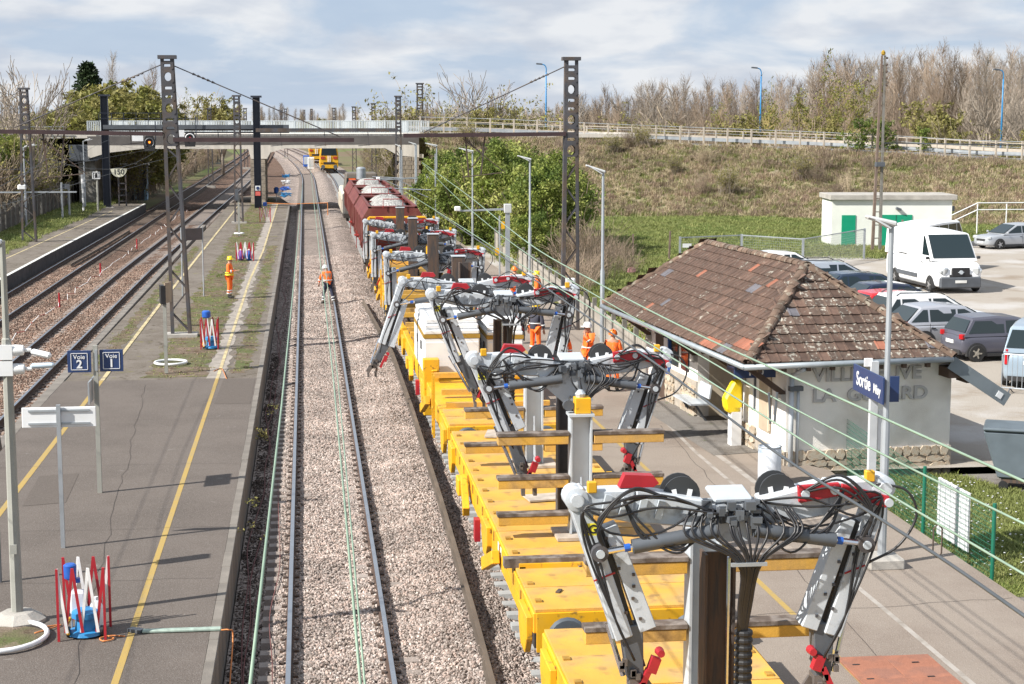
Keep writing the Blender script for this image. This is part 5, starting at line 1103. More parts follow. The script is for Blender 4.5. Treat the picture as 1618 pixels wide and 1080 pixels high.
# catslide extension of the right slope
sl_ = RH / (RW / 2)
b = MB(); b.add([(RW, 0.25, ze), (RW + 1.25, 0.25, ze - 1.25 * sl_ * 0.8), (RW + 1.25, RL - 0.2, ze - 1.0 * sl_), (RW, RL - 0.2, ze), (RW, 0.25, ze - 0.08), (RW + 1.25, 0.25, ze - 1.25 * sl_ * 0.8 - 0.08), (RW + 1.25, RL - 0.2, ze - 1.0 * sl_ - .08), (RW, RL - 0.2, ze - .08)], [(0, 1, 2, 3), (7, 6, 5, 4), (0, 4, 5, 1), (1, 5, 6, 2), (2, 6, 7, 3)]); b.done('side_roof', M_brwood, st)
b = MB(); b.bar((RW - 0.05, 0.02, ze - 0.10), (RW + 1.32, 0.02, ze - 0.98), 0.03, 0.30, up=(0.5, 0, 0.8)); b.done('verge_board', mat('grey_verge_board', (0.17, 0.20, 0.22), 0.5, 0.1), st)
MB().box((RW + 1.12, -0.002, ze - 0.86), (0.14, 0.012, 0.14), rot=Euler((0, 0.57, 0))).done('white_sticker', M_white, st)
b = MB(); b.box((RW + 0.15, 0.3, ze - 0.35), (0.45, 0.5, 0.22)); b.box((RW + 0.5, 0.3, ze - 0.5), (0.3, 0.5, 0.16)); b.done('rafter_end', M_brwood, st)
# gutters and downpipe
b = MB(); b.tube((-0.08, -0.06, ze - 0.06), (RW - 0.05, -0.06, ze - 0.02), 0.065, 8); b.tube((-0.07, -0.06, ze - 0.06), (-0.07, RL, ze - 0.06), 0.065, 8); b.done('gutter', M_zinc, st, smooth=True)
b = MB()
for k in range(8): b.box((0.3 + k * 0.55, 0.04, ze - 0.12), (0.09, 0.12, 0.14))
for k in range(18): b.box((0.04, 0.5 + k * 0.62, ze - 0.12), (0.12, 0.09, 0.14))
b.done('rafter_tip', M_brwood, st)
b = MB(); b.tube((1.2, WY0 - 0.1, -0.1), (1.2, WY0 - 0.1, 2.0), 0.055, 10); b.tube((1.36, WY0 - 0.08, -0.1), (1.36, WY0 - 0.08, 1.75), 0.035, 8); b.tube((1.2, WY0 - 0.1, 2.0), (1.3, 0.0, 2.2), 0.05, 8); b.done('downpipe', M_lgrey, st, smooth=True)
MB().box((1.28, WY0 - 0.13, 1.72), (0.3, 0.14, 0.1)).done('pipe_bracket', M_dgrey, st)
MB().lathe([(0.02, 0), (0.06, 0.05), (0.055, 0.2), (0.03, 0.26)], (1.24, WY0 - 0.2, 1.95), 'Z', 10).done('security_lamp', M_white, st)
# tiles
M_tiles = [mat('tile_brown', (0.095, 0.058, 0.043), 0.9, 0, 0.3, 5, 0.3, 25, rnd=0.30, col2=(0.17, 0.145, 0.12), m2=(0.60, 0.72), s2=9, fine=0.1, wpos=True),
           mat('tile_lichen', (0.10, 0.068, 0.052), 0.95, 0, 0.3, 6, 0.4, 25, rnd=0.25, col2=(0.30, 0.28, 0.24), m2=(0.56, 0.63), s2=11, fine=0.1, wpos=True),
           mat('tile_orange', (0.27, 0.105, 0.065), 0.85, 0, 0.12, 5, rnd=0.15), mat('tile_slate', (0.12, 0.115, 0.13), 0.85, 0, 0.2, 5, rnd=0.15)]
TW, TE = 0.235, 0.30
def tile_mb():
    b = MB(); pr = [(0, 0.0), (0.012, 0.02), (0.042, 0.024), (0.06, 0.006), (0.215, 0.003), (0.232, 0.010)]; L = TE + 0.05
    vs = [(x, 0.0, z + 0.034) for x, z in pr] + [(x, L, z + 0.002) for x, z in pr] + [(x, 0.0, z + 0.008) for x, z in pr]
    n = len(pr); fs = [(i, i + 1, n + i + 1, n + i) for i in range(n - 1)] + [(2 * n + i, 2 * n + i + 1, i + 1, i) for i in range(n - 1)]
    b.add(vs, fs); return b
tm = [tile_mb().done('roof_tile', m_, st, smooth=False) for m_ in M_tiles]
tlist = []
def tile_face(origin, ux, up_, base, top_at, cols, rows, tag_):
    """origin + i*ux*TW + j*up_*TE; keep tiles inside the sloping edges base(j) -> (lo, hi)"""
    for j in range(rows):
        lo, hi = base(j * TE)
        i = math.floor(lo / TW)
        while i * TW < hi:
            x = i * TW
            if x > lo - TW * 0.55 and x < hi - TW * 0.45: tlist.append((tag_, j, origin + ux * x + up_ * (j * TE), ux, up_))
            i += 1
nearL = math.sqrt(RY0 ** 2 + RH ** 2); upN = Vector((0, RY0, RH)) / nearL
tile_face(Vector((0, -0.04, ze + 0.01)), Vector((1, 0, 0)), upN, lambda s_: (RW / 2 * s_ / nearL, RW - RW / 2 * s_ / nearL), None, 0, int(nearL / TE) + 1, 'n')
sideL = math.sqrt((RW / 2) ** 2 + RH ** 2); upS = Vector((RW / 2, 0, RH)) / sideL
tile_face(Vector((-0.04, RL, ze + 0.01)), Vector((0, -1, 0)), upS, lambda s_: ((RL - RY1) * s_ / sideL, RL - RY0 * s_ / sideL), None, 0, int(sideL / TE) + 1, 's')
upR = Vector((-RW / 2, 0, RH)) / sideL
tile_face(Vector((RW + 0.04, 0, ze + 0.01)), Vector((0, 1, 0)), upR, lambda s_: (RY0 * s_ / sideL, RL - (RL - RY1) * s_ / sideL), None, 0, int(sideL / TE) + 1, 'r')
farL = math.sqrt((RL - RY1) ** 2 + RH ** 2); upF = Vector((0, -(RL - RY1), RH)) / farL
tile_face(Vector((RW, RL + 0.04, ze + 0.01)), Vector((-1, 0, 0)), upF, lambda s_: (RW / 2 * s_ / farL, RW - RW / 2 * s_ / farL), None, 0, int(farL / TE) + 1, 'f')
def basis(o, ux, up_): 
    nz = ux.cross(up_).normalized(); M_ = Matrix((ux, up_, nz)).transposed().to_4x4(); M_.translation = o; return M_
near_t = [t_ for t_ in tlist if t_[0] == 'n']; side_t = sorted([t_ for t_ in tlist if t_[0] == 's'], key=lambda q: q[2].y); rest = [t_ for t_ in tlist if t_[0] in 'rf']
ind = near_t + side_t[:max(0, 296 - len(near_t))]; others = side_t[max(0, 296 - len(near_t)):] + rest
usedt = set(); joined = [MB() for _ in range(4)]; base_v = None
def pick(q):
    tg, j, o, ux, up_ = q; r_ = rr_.random()
    if tg == 'n': return 1 if r_ < 0.62 else (0 if r_ < 0.985 else 3)
    if tg == 's' and j < 2 and (noise.noise(Vector((o.y * 0.55, j * 1.0, 4.0))) > 0.36 and o.y < 7.5): return 2
    if tg == 's' and r_ < 0.003: return 2
    if tg == 's' and noise.noise(Vector((o.y * 0.9, j * 1.3, 9.0))) > 0.56: return 3
    return 0 if r_ < 0.92 else 1
for q in ind:
    tg, j, o, ux, up_ = q; k = pick(q)
    if tg == 'n' and j == 1 and abs(o.x - 3.05) < 0.13: k = 2
    if k in usedt: c = tm[k].copy(); C.objects.link(c); c.parent = st
    else: c = tm[k]; usedt.add(k)
    jit = Matrix.Rotation(rr_.uniform(-0.025, 0.025), 4, 'Z') @ Matrix.Rotation(rr_.uniform(-0.015, 0.02), 4, 'X')
    c.matrix_basis = basis(o, ux, up_) @ jit
tv = tile_mb()
jb = MB()
for q in others:
    k = pick(q); M_ = basis(q[2], q[3], q[4]) @ Matrix.Rotation(rr_.uniform(-0.02, 0.02), 4, 'Z'); jb.mi = k; jb.add([M_ @ Vector(v) for v in tv.v], tv.f)
o = jb.done('distant_roof_tile', M_tiles, st); tag(o, kind='stuff')
for k in range(4):
    if k not in usedt: bpy.data.objects.remove(tm[k])
# ridge and hip tiles: half-round pieces
M_ridge = mat('ridge_tile', (0.135, 0.09, 0.065), 0.9, 0, 0.3, 4, 0.4, 20, rnd=0.25, col2=(0.28, 0.25, 0.20), m2=(0.54, 0.66), s2=6, wpos=True)
b = MB(); n = 8; L = 0.36
vs = []; 
for y, r_ in ((0, 0.13), (L, 0.115)):
    for k in range(n + 1): a = math.pi * k / n; vs.append((r_ * math.cos(a), y, r_ * math.sin(a) * 0.85)); 
    for k in range(n + 1): a = math.pi * k / n; vs.append(((r_ - 0.02) * math.cos(a), y, (r_ - 0.02) * math.sin(a) * 0.85))
m_ = n + 1; fs = [(k, k + 1, 2 * m_ + k + 1, 2 * m_ + k) for k in range(n)] + [(m_ + k, k, k + 1, m_ + k + 1) for k in range(n)]
rt = b.add(vs, fs).done('ridge_tile', M_ridge, st, smooth=False); first_r = [True]
def run(p0, p1):
    p0, p1 = Vector(p0), Vector(p1); d = p1 - p0; n_ = max(1, int(d.length / 0.33)); d.normalize(); x = d.cross(Vector((0, 0, 1))).normalized(); z = x.cross(d)
    for i in range(n_):
        M_ = Matrix((x, d, z)).transposed().to_4x4(); M_.translation = p0 + (p1 - p0) * (i / n_) + z * 0.0 + Vector((0, 0, rr_.uniform(-0.005, 0.008)))
        if first_r[0]: c = rt; first_r[0] = False
        else: c = rt.copy(); C.objects.link(c); c.parent = st
        c.matrix_basis = M_ @ Matrix.Rotation(rr_.uniform(-.03, .03), 4, 'Z')
run((0.0, -0.03, ze + 0.02), (RW / 2, RY0, ze + RH + 0.02)); run((RW, -0.03, ze + 0.02), (RW / 2, RY0, ze + RH + 0.02)); run((RW / 2, RY0 - 0.1, ze + RH + 0.02), (RW / 2, RY1, ze + RH + 0.02)); run((0, RL, ze + 0.02), (RW / 2, RY1, ze + RH + 0.02))
# bench in the shelter
bn = thing('bench', 'light metal bench inside the dark shelter recess of the station house', 'bench', (9.5, 41.0, PZ), TH)
MB().box((0.1, 0, 0.45), (0.5, 1.5, 0.04)).done('seat', M_lgrey, bn)
for s in (-0.6, 0.6): MB().bar((0.0, s, 0.45), (0.3, s, 0.0), 0.05, 0.05).done('leg', M_dgrey, bn)
MB().box((0.36, 0, 0.75), (0.04, 1.5, 0.35), rot=Euler((0, 0.15, 0))).done('backrest', M_lgrey, bn)
sheet('porch_floor', [(9.0, 36.2), (11.2, 36.6), (10.6, 43.5), (8.55, 43.4)], PZ + 0.009, M_path)
# yellow ticket box
p = g(1180, 690, 1.0)
yb = thing('ticket_validator', 'rounded yellow box on a pale stand by the corner of the shelter', 'ticket machine', (9.78, 37.35, PZ), TH)
MB().box((0, 0, 0.45), (0.24, 0.26, 0.9)).done('stand', M_white, yb); b = MB(); b.prism([(-0.16, 0.75), (0.14, 0.75), (0.14, 1.5), (0.05, 1.56), (-0.08, 1.5), (-0.3, 1.1), (-0.26, 0.85)], -0.13, 0.13, 'XZ'); b.done('yellow_hood', mat('bright_yellow_plastic', (0.85, 0.62, 0.01), 0.35), yb, bevel=0.05)
# marbled drum by the corner
bi = thing('litter_bin', 'white marbled cylindrical litter bin at the near corner of the station house', 'bin', (9.45, 33.2, PZ))
MB().lathe([(0.22, 0), (0.24, 0.03), (0.24, 0.76), (0.22, 0.79), (0.18, 0.76), (0.16, 0.7)], (0, 0, 0), 'Z', 20).done('drum', mat('marbled_film', (0.62, 0.66, 0.72), 0.5, 0, 0.12, 2, col2=(0.30, 0.38, 0.50), m2=(0.5, 0.62), s2=2.5), bi, auto=True)
b = MB(); b.path([(0.23 * math.cos(a), 0.23 * math.sin(a), 0.79) for a in fr(0, 6.1, 0.4)], 0.02, 6, close=True); b.done('rim', M_steel, bi, smooth=True)
# green shuttered shed by the parking lot
sp = g(1313, 391, 0.30)
sh = thing('green_door_shed', 'flat roofed off-white shed with green doors at the foot of the bank', 'shed', (sp.x, sp.y, 0.3), -YAW)
M_shed = mat('off_white_shed_wall', (0.68, 0.70, 0.65), 0.85, 0, 0.05, 1); M_green = mat('green_door_paint', (0.0, 0.26, 0.14), 0.45, 0, 0.05)
MB().box((3.55, 1.6, 1.42), (7.1, 3.2, 2.84)).done('wall', M_shed, sh); MB().box((3.6, 1.6, 2.98), (7.5, 3.6, 0.3)).done('roof', M_conc, sh, bevel=0.02); 
MB().box((1.0, -0.02, 0.98), (0.82, 0.05, 1.9)).done('door', M_green, sh); MB().box((3.8, -0.02, 1.0), (1.9, 0.05, 1.9)).done('double_door', M_green, sh); MB().box((3.8, -0.05, 1.0), (0.02, 0.02, 1.88)).done('door_gap', M_black, sh)
MB().box((1.3, -0.06, 1.0), (0.03, 0.05, 0.12)).done('handle', M_dgrey, sh); MB().prism([(0, 0), (0.3, -0.1), (0.32, 0.02), (0.05, 0.12)], -0.25, 0.0, 'XZ').done('wall_lamp', M_dgrey, sh).location = (3.75, 0, 2.3)
MB().box((7.2, 0.4, 2.3), (0.25, 0.25, 0.3)).done('side_lamp', M_dgrey, sh); MB().box((2.8, -0.5, 0.03), (6.5, 1.0, 0.08)).done('step_slab', M_conc, sh)
# ================================================================ CARS
M_tyre = mat('tyre_rubber', (0.02, 0.02, 0.02), 0.8, 0, 0.2); M_rim = mat('wheel_rim', (0.45, 0.45, 0.46), 0.35, 0.7, 0.1); M_drim = mat('dusty_rim', (0.36, 0.33, 0.28), 0.6, 0.3, 0.15)
M_cglass = mat('car_glass', (0.015, 0.026, 0.03), 0.05, 0, 0.0, spec=0.6); M_tail = mat('tail_lamp_red', (0.42, 0.01, 0.015), 0.2); M_headl = mat('headlamp_glass', (0.55, 0.58, 0.6), 0.12, 0.3, 0.0)
M_trim = mat('black_trim', (0.03, 0.03, 0.032), 0.5); M_plate = mat('number_plate', (0.7, 0.7, 0.68), 0.4)
def paint(n, c, metal=0.0, rough=0.25): return mat(n, c, rough, metal, 0.03, 1, coat=0.5)
def car(label, cat, name, center, hd, L, W, H, pm, gh, hood=0.62, belt=0.6, clear=0.18, wb=None, wr=0.3, nwin=3, pillars=None, trimlow=True, rimm=None, tail=(0.55, 0.2, 0.28), rails=False, van=False, front_over=0.8, sidewin=(0, 1), z=0.32):
    """gh: greenhouse x (rear base, rear top, front top, front base) as fractions from the rear; hood/belt heights as fraction of H"""
    t = thing(name, label, cat, (center[0], center[1], z), hd); x0 = -L / 2; wb = wb or L * 0.6; hw = W / 2
    zb = H * belt; zh = H * hood
    fx = [x0 + L * q for q in gh]
    xf = L / 2 - front_over; xr_ = xf - wb
    # lower body loft
    st_ = []
    def add(x, zt, wf, z0=clear): st_.append((x, zt, hw * wf, z0))
    add(x0, zb * 0.62, 0.78, clear + 0.16); add(x0 + 0.05, zb * 0.92, 0.90, clear + 0.08); add(x0 + 0.18, zb, 0.97); add(fx[0] + 0.35, zb, 1.0)
    for q in (0.3, 0.5, 0.65): add(x0 + L * q, zb * (1 - 0.02 * q), 1.0)
    xs_h = fx[3]; add(max(xs_h, x0 + L * 0.68), zb * 0.985, 1.0); 
    if xs_h < L / 2 - 0.35: add(xs_h + (L / 2 - xs_h) * 0.5, (zb + zh) / 2 * 0.97, 0.985)
    add(L / 2 - 0.2, zh * 0.93, 0.93); add(L / 2 - 0.05, zh * 0.80, 0.84, clear + 0.05); add(L / 2, zh * 0.55, 0.72, clear + 0.12)
    st_ = sorted(st_, key=lambda q: q[0]); b = MB(); vs = []; n = 10
    for x, zt, w_, z0 in st_:
        pr = [(w_ * 0.86, z0), (w_ * 0.985, z0 + 0.1), (w_, z0 + (zt - z0) * 0.5), (w_ * 0.985, zt - 0.09), (w_ * 0.90, zt - 0.005)]
        vs += [(x, y, zz) for y, zz in pr] + [(x, -y, zz) for y, zz in reversed(pr)]
    m = len(st_); fs = [(i * n + k, i * n + (k + 1) % n, (i + 1) * n + (k + 1) % n, (i + 1) * n + k) for i in range(m - 1) for k in range(n)] + [tuple(range(n)), tuple(range(m * n - 1, (m - 1) * n - 1, -1))]
    o = b.add(vs, fs).done('body', pm, t, smooth=True); sb = o.modifiers.new('s', 'SUBSURF'); sb.levels = 1; sb.render_levels = 2
    # greenhouse
    wbz, wrz = hw * (0.955 if not van else 0.98), hw * (0.76 if not van else 0.90); zt = H; ztr = H - 0.045
    keys = [(fx[0], zb - 0.04, 0), (fx[1], ztr, 1), ((fx[1] + fx[2]) / 2, zt, 1), (fx[2], ztr - 0.01, 1), (fx[3], zb - 0.05, 0)]
    b = MB(); vs = []
    for x, zz, full in keys:
        w1 = wrz if full else wbz * 0.97; zz0 = zb - 0.06
        pr = [(wbz, zz0), (w1 + (0.02 if full else 0), zz - 0.06 if full else zz0 + 0.01), (w1 * 0.9, zz if full else zz0 + 0.02)]
        vs += [(x, y, q) for y, q in pr] + [(x, -y, q) for y, q in reversed(pr)]
    n = 6; fs = [(i * n + k, i * n + (k + 1) % n, (i + 1) * n + (k + 1) % n, (i + 1) * n + k) for i in range(4) for k in range(n)] + [tuple(range(n)), tuple(range(5 * n - 1, 4 * n - 1, -1))]
    o = b.add(vs, fs).done('roof', pm, t, auto=True); bv = o.modifiers.new('b', 'BEVEL'); bv.width = 0.035; bv.segments = 2; bv.limit_method = 'ANGLE'
    # windscreen and rear screen
    def screen(nm, xa, xb, inset=0.10, up=0.09, dn=0.1, out=0.014):
        # xa base x, xb top x
        d = Vector((xb - xa, 0, ztr - zb)).normalized(); nn = Vector((d.z, 0, -d.x)); 
        if (xa > xb) != (nn.x > 0): nn = -nn
        a = Vector((xa, 0, zb)) + d * up; c = Vector((xb, 0, ztr)) - d * dn
        w1, w2 = wbz * 0.90, wrz * 0.93
        vs = [a + Vector((0, w1, 0)) + nn * out, a + Vector((0, -w1, 0)) + nn * out, c + Vector((0, -w2, 0)) + nn * out, c + Vector((0, w2, 0)) + nn * out]
        vs += [v - nn * 0.03 for v in vs]
        MB().add(vs, [(0, 1, 2, 3), (7, 6, 5, 4), (0, 4, 5, 1), (1, 5, 6, 2), (2, 6, 7, 3), (3, 7, 4, 0)]).done(nm, M_cglass, t)
    screen('windscreen', fx[3], fx[2])
    if not van or gh[0] > 0.0: screen('rear_window', fx[0], fx[1])
    # side windows
    def side_pt(x, f, s): # f 0 at belt, 1 at roof edge
        y = wbz + (wrz + 0.02 - wbz) * f; zz = zb - 0.06 + (ztr - 0.06 - zb + 0.06) * f; return Vector((x, s * (y + 0.008), zz))
    lo, hi = 0.20, 0.93
    def xlim(f): return (fx[0] + (fx[1] - fx[0]) * f + 0.10, fx[3] + (fx[2] - fx[3]) * f - 0.10)
    a0, a1 = xlim(lo); b0, b1 = xlim(hi); 
    pil = pillars or ([0.28, 0.62] if nwin == 3 else [0.5])
    edges = [0.0] + pil + [1.0]
    for s in (-1, 1):
        for k in range(len(edges) - 1):
            if van and k < sidewin[0]: continue
            base0, base1 = a0, a1; q0, q1 = edges[k], edges[k + 1]; xm0 = fx[0] + (fx[3] - fx[0]) * q0; xm1 = fx[0] + (fx[3] - fx[0]) * q1
            la, lb = (a0 if k == 0 else max(xm0 + 0.035, a0)), (a1 if k == len(edges) - 2 else xm1 - 0.035); ua, ub = (max(b0, la) if k == 0 else max(xm0 + 0.035, b0)), (b1 if k == len(edges) - 2 else min(xm1 - 0.035, b1))
            if ub <= ua + 0.03: continue
            vs = [side_pt(la, lo, s), side_pt(lb, lo, s), side_pt(ub, hi, s), side_pt(ua, hi, s)]; vs2 = [v - Vector((0, s * 0.02, 0)) for v in vs]
            MB().add(vs + vs2, [(0, 1, 2, 3), (7, 6, 5, 4), (0, 4, 5, 1), (1, 5, 6, 2), (2, 6, 7, 3), (3, 7, 4, 0)]).done('side_window', M_cglass, t)
            if k > 0 or van: MB().box((xm0, s * (hw * 1.003), (clear + zb) / 2 + 0.1), (0.012, 0.012, (zb - clear) * 0.72)).done('door_seam', M_trim, t); MB().box((xm0 + 0.12, s * (hw * 1.003), zb - 0.16), (0.14, 0.025, 0.03)).done('door_handle', M_trim, t)
    # wheels
    for s in (-1, 1):
        for xw in (xr_, xf):
            b = MB(); b.lathe([(wr + 0.055, -0.05), (wr + 0.055, 0.012)], (xw, s * (hw - 0.012), wr + 0.02), 'Y', 22) if False else None
            vs = [];  n = 14
            for k in range(n + 1): a = math.pi * k / n; vs.append((xw + (wr + 0.07) * math.cos(a), s * (hw * 1.0 + 0.006), wr + 0.01 + (wr + 0.06) * math.sin(a)))
            vs += [(xw - wr - 0.07, s * (hw + 0.006), clear), (xw + wr + 0.07, s * (hw + 0.006), clear)]; m_ = len(vs); vs += [(v[0], v[1] - s * 0.12, v[2]) for v in vs]
            MB().add(vs, [tuple(range(m_)), tuple(range(2 * m_ - 1, m_ - 1, -1))] + [(i, (i + 1) % m_, m_ + (i + 1) % m_, m_ + i) for i in range(m_)]).done('wheel_arch', M_trim, t)
            w_ = MB().lathe([(wr * 0.62, -0.09), (wr * 0.95, -0.09), (wr, -0.06), (wr, 0.06), (wr * 0.95, 0.09), (wr * 0.62, 0.09)], (xw, s * (hw - 0.055), wr), 'Y', 24).done('wheel', M_tyre, t, auto=True)
            b = MB(); b.lathe([(0.02, -0.005), (wr * 0.64, 0.0)] if s < 0 else [(wr * 0.64, 0.0), (0.02, 0.005)], (xw, s * (hw + 0.032), wr), 'Y', 24); b.lathe([(0.05, -0.02), (0.05, 0.02)], (xw, s * (hw + 0.035), wr), 'Y', 12)
            for k in range(5): a = 2 * math.pi * k / 5; b.box((xw + wr * 0.36 * math.cos(a), s * (hw + 0.038), wr + wr * 0.36 * math.sin(a)), (wr * 0.5, 0.012, 0.045), rot=Euler((0, -a, 0)))
            b.done('rim', rimm or M_rim, w_)
    # lamps, plates, bumpers
    th_, tw_, tz_ = tail[0], tail[1], tail[2]
    for s in (-1, 1):
        MB().box((x0 + 0.075, s * (hw * 0.83), zb * th_ / 0.6 + 0.0), (0.14, hw * tw_ * 1.0, tz_), rot=Euler((0, 0, s * -0.35))).done('tail_lamp', M_tail, t, bevel=0.02)
        MB().box((L / 2 - 0.13, s * hw * 0.74, zh * 0.80), (0.22, hw * 0.34, 0.15), rot=Euler((0, 0.25, s * -0.42))).done('headlamp', M_headl, t, bevel=0.03)
        MB().box((fx[3] - 0.18, s * (hw + 0.09), zb + 0.07), (0.1, 0.17, 0.13)).done('mirror', M_trim if van else pm, t, bevel=0.03)
    MB().box((x0 - 0.0, 0, zb * 0.70), (0.025, 0.50, 0.11)).done('rear_plate', M_plate, t); MB().box((L / 2 + 0.0, 0, clear + 0.22), (0.025, 0.5, 0.11)).done('front_plate', M_plate, t)
    MB().box((L / 2 - 0.03, 0, zh * 0.62), (0.06, hw * 0.95, 0.14)).done('front_grille', M_trim, t, bevel=0.02)
    if trimlow:
        for s in (-1, 1): MB().box(((xf + xr_) / 2, s * hw * 0.97, clear + 0.04), (wb - 2 * wr - 0.15, 0.05, 0.10)).done('sill_trim', M_trim, t)
        MB().box((x0 + 0.06, 0, clear + 0.12), (0.1, W * 0.8, 0.14)).done('bumper_trim', M_trim, t)
    if rails:
        for s in (-1, 1): MB().path([(fx[1] + 0.1, s * wrz * 0.9, H - 0.03), (fx[1] + 0.25, s * wrz * 0.9, H + 0.05), (fx[2] - 0.2, s * wrz * 0.9, H + 0.05), (fx[2], s * wrz * 0.9, H - 0.03)], 0.02, 6).done('roof_rail', M_trim, t)
    return t, x0, hw, zb, zh
def rearat(u, v, Y, L, hd=R(5)): 
    x = atY(u, v, Y).x; return (x + math.cos(hd) * L / 2, Y + math.sin(hd) * L / 2)
h5 = R(5)
car('dusty grey-purple three-door hatchback parked nearest in the row', 'car', 'parked_car', (22.05, 51.15), h5, 3.43, 1.63, 1.42, paint('grey_purple_paint', (0.10, 0.10, 0.13), 0.3, 0.4), (0.03, 0.13, 0.60, 0.86), 0.60, 0.60, nwin=2, pillars=[0.5], wb=2.35, wr=0.27, front_over=0.55, rimm=M_drim, tail=(0.56, 0.2, 0.16))
car('silver hatchback with big red tail lamps between the grey and the white car', 'car', 'parked_car', rearat(1412, 495, 53.4, 4.03), h5, 4.1, 1.74, 1.52, paint('silver_paint', (0.50, 0.51, 0.55), 0.5, 0.3), (0.02, 0.17, 0.55, 0.80), 0.60, 0.62, wb=2.54, wr=0.32, tail=(0.58, 0.28, 0.2), pillars=[0.27, 0.58])
car('white crossover with black roof rails beside the silver hatchback', 'car', 'parked_car', rearat(1378, 478, 55.8, 4.3), h5, 4.3, 1.8, 1.62, paint('white_car_paint', (0.75, 0.76, 0.77), 0, 0.25), (0.02, 0.12, 0.56, 0.78), 0.62, 0.62, wb=2.67, wr=0.34, rails=True, tail=(0.55, 0.2, 0.2), pillars=[0.2, 0.55])
car('bright red hatchback half hidden behind the roof edge', 'car', 'parked_car', rearat(1343, 462, 58.6, 3.9), h5, 3.9, 1.7, 1.42, paint('red_car_paint', (0.60, 0.02, 0.025), 0, 0.25), (0.02, 0.15, 0.58, 0.82), 0.62, 0.62, wb=2.45, wr=0.3)
car('dark navy saloon with a shiny curved roof behind the red car', 'car', 'parked_car', rearat(1322, 450, 61.4, 4.5), h5, 4.5, 1.78, 1.45, paint('navy_car_paint', (0.012, 0.02, 0.05), 0.2, 0.18), (0.1, 0.26, 0.58, 0.80), 0.62, 0.62, wb=2.7, wr=0.32)
car('black-blue saloon above the navy one in the row', 'car', 'parked_car', rearat(1285, 430, 65.6, 4.4), h5, 4.4, 1.76, 1.45, paint('blue_black_paint', (0.02, 0.035, 0.065), 0.2, 0.2), (0.06, 0.22, 0.60, 0.82), 0.62, 0.62, wb=2.6, wr=0.32)
car('blue-grey estate car peeping over the roof ridge', 'car', 'parked_car', rearat(1236, 412, 70.6, 4.5), h5, 4.5, 1.76, 1.48, paint('blue_grey_paint', (0.42, 0.46, 0.52), 0.3, 0.3), (0.02, 0.08, 0.58, 0.80), 0.62, 0.62, wb=2.65, wr=0.32, rails=True)
car('white car showing only its roof above the ridge tiles', 'car', 'parked_car', rearat(1175, 400, 76.4, 4.0), h5, 4.0, 1.7, 1.45, paint('white_car_paint', (0.75, 0.76, 0.77)), (0.02, 0.15, 0.58, 0.82), 0.62, 0.62, wb=2.5, wr=0.31)
car('silver estate car with its nose to the left at the far right edge', 'car', 'parked_car', (41.4, 94.6), R(180 + 14), 4.6, 1.7, 1.48, paint('pale_silver_paint', (0.42, 0.44, 0.47), 0.4, 0.3), (0.02, 0.10, 0.56, 0.78), 0.58, 0.60, wb=2.6, wr=0.29, front_over=0.75)
# white panel van
vt, x0, hw, zb, zh = car('white panel van with a black grille and grey bumper, facing the camera', 'van', 'panel_van', (28.3, 73.3), R(-88), 6.2, 2.2, 2.6, mat('van_white', (0.82, 0.83, 0.84), 0.35, 0, 0.02), (-0.001, 0.003, 0.74, 0.885), 0.47, 0.55, clear=0.22, wb=4.0, wr=0.34, van=True, pillars=[0.5, 0.80], sidewin=(2, 3), tail=(0.6, 0.1, 0.5))
MB().box((3.03, 0, 0.48), (0.22, 1.9, 0.5)).done('grey_bumper', M_dgrey, vt, bevel=0.06); MB().box((3.06, 0, 0.92), (0.1, 0.85, 0.42)).done('black_grille', M_black, vt, bevel=0.04); MB().lathe([(0.09, 0), (0.09, 0.03)], (3.12, 0, 0.93), 'X', 14).done('badge_ring', M_lgrey, vt); MB().box((3.12, 0, 0.93), (0.03, 0.26, 0.035)).done('badge_bar', M_lgrey, vt)
for s in (-1, 1): MB().box((3.0, s * 0.72, 0.98), (0.2, 0.32, 0.34), rot=Euler((0, 0.2, s * -0.5))).done('tall_headlamp', M_headl, vt, bevel=0.05); MB().box((-0.4, s * 1.11, 0.62), (2.6, 0.03, 0.18)).done('grey_side_strip', M_dgrey, vt); MB().box((-0.9, s * 1.11, 1.5), (1.0, 0.02, 0.03)).done('door_rail', M_trim, vt)
MB().box((3.15, 0, 0.52), (0.02, 0.52, 0.12)).done('blue_white_plate', M_plate, vt)
# minibus and blue-grey van
car('white minibus with dark side windows behind the panel van', 'minibus', 'minibus', (31.3, 81.5), R(48), 5.6, 2.0, 2.5, mat('van_white', (0.82, 0.83, 0.84)), (0.001, 0.02, 0.78, 0.9), 0.5, 0.62, clear=0.22, wb=3.4, wr=0.34, van=True, pillars=[0.3, 0.55, 0.78], sidewin=(0, 3))
kt, kx, kw, kz, _ = car('light blue-grey van seen from behind at the right edge, behind the crowd barrier', 'van', 'small_van', (21.35, 46.55), R(60), 4.1, 1.72, 1.82, paint('light_blue_grey_paint', (0.30, 0.38, 0.46), 0.2, 0.3), (-0.0, 0.05, 0.66, 0.84), 0.56, 0.60, wb=2.6, wr=0.31, tail=(0.5, 0.12, 0.45), pillars=[0.4, 0.68])
MB().box((kx - 0.02, 0, 0.95), (0.03, 0.5, 0.1)).done('white_plate', M_plate, kt)
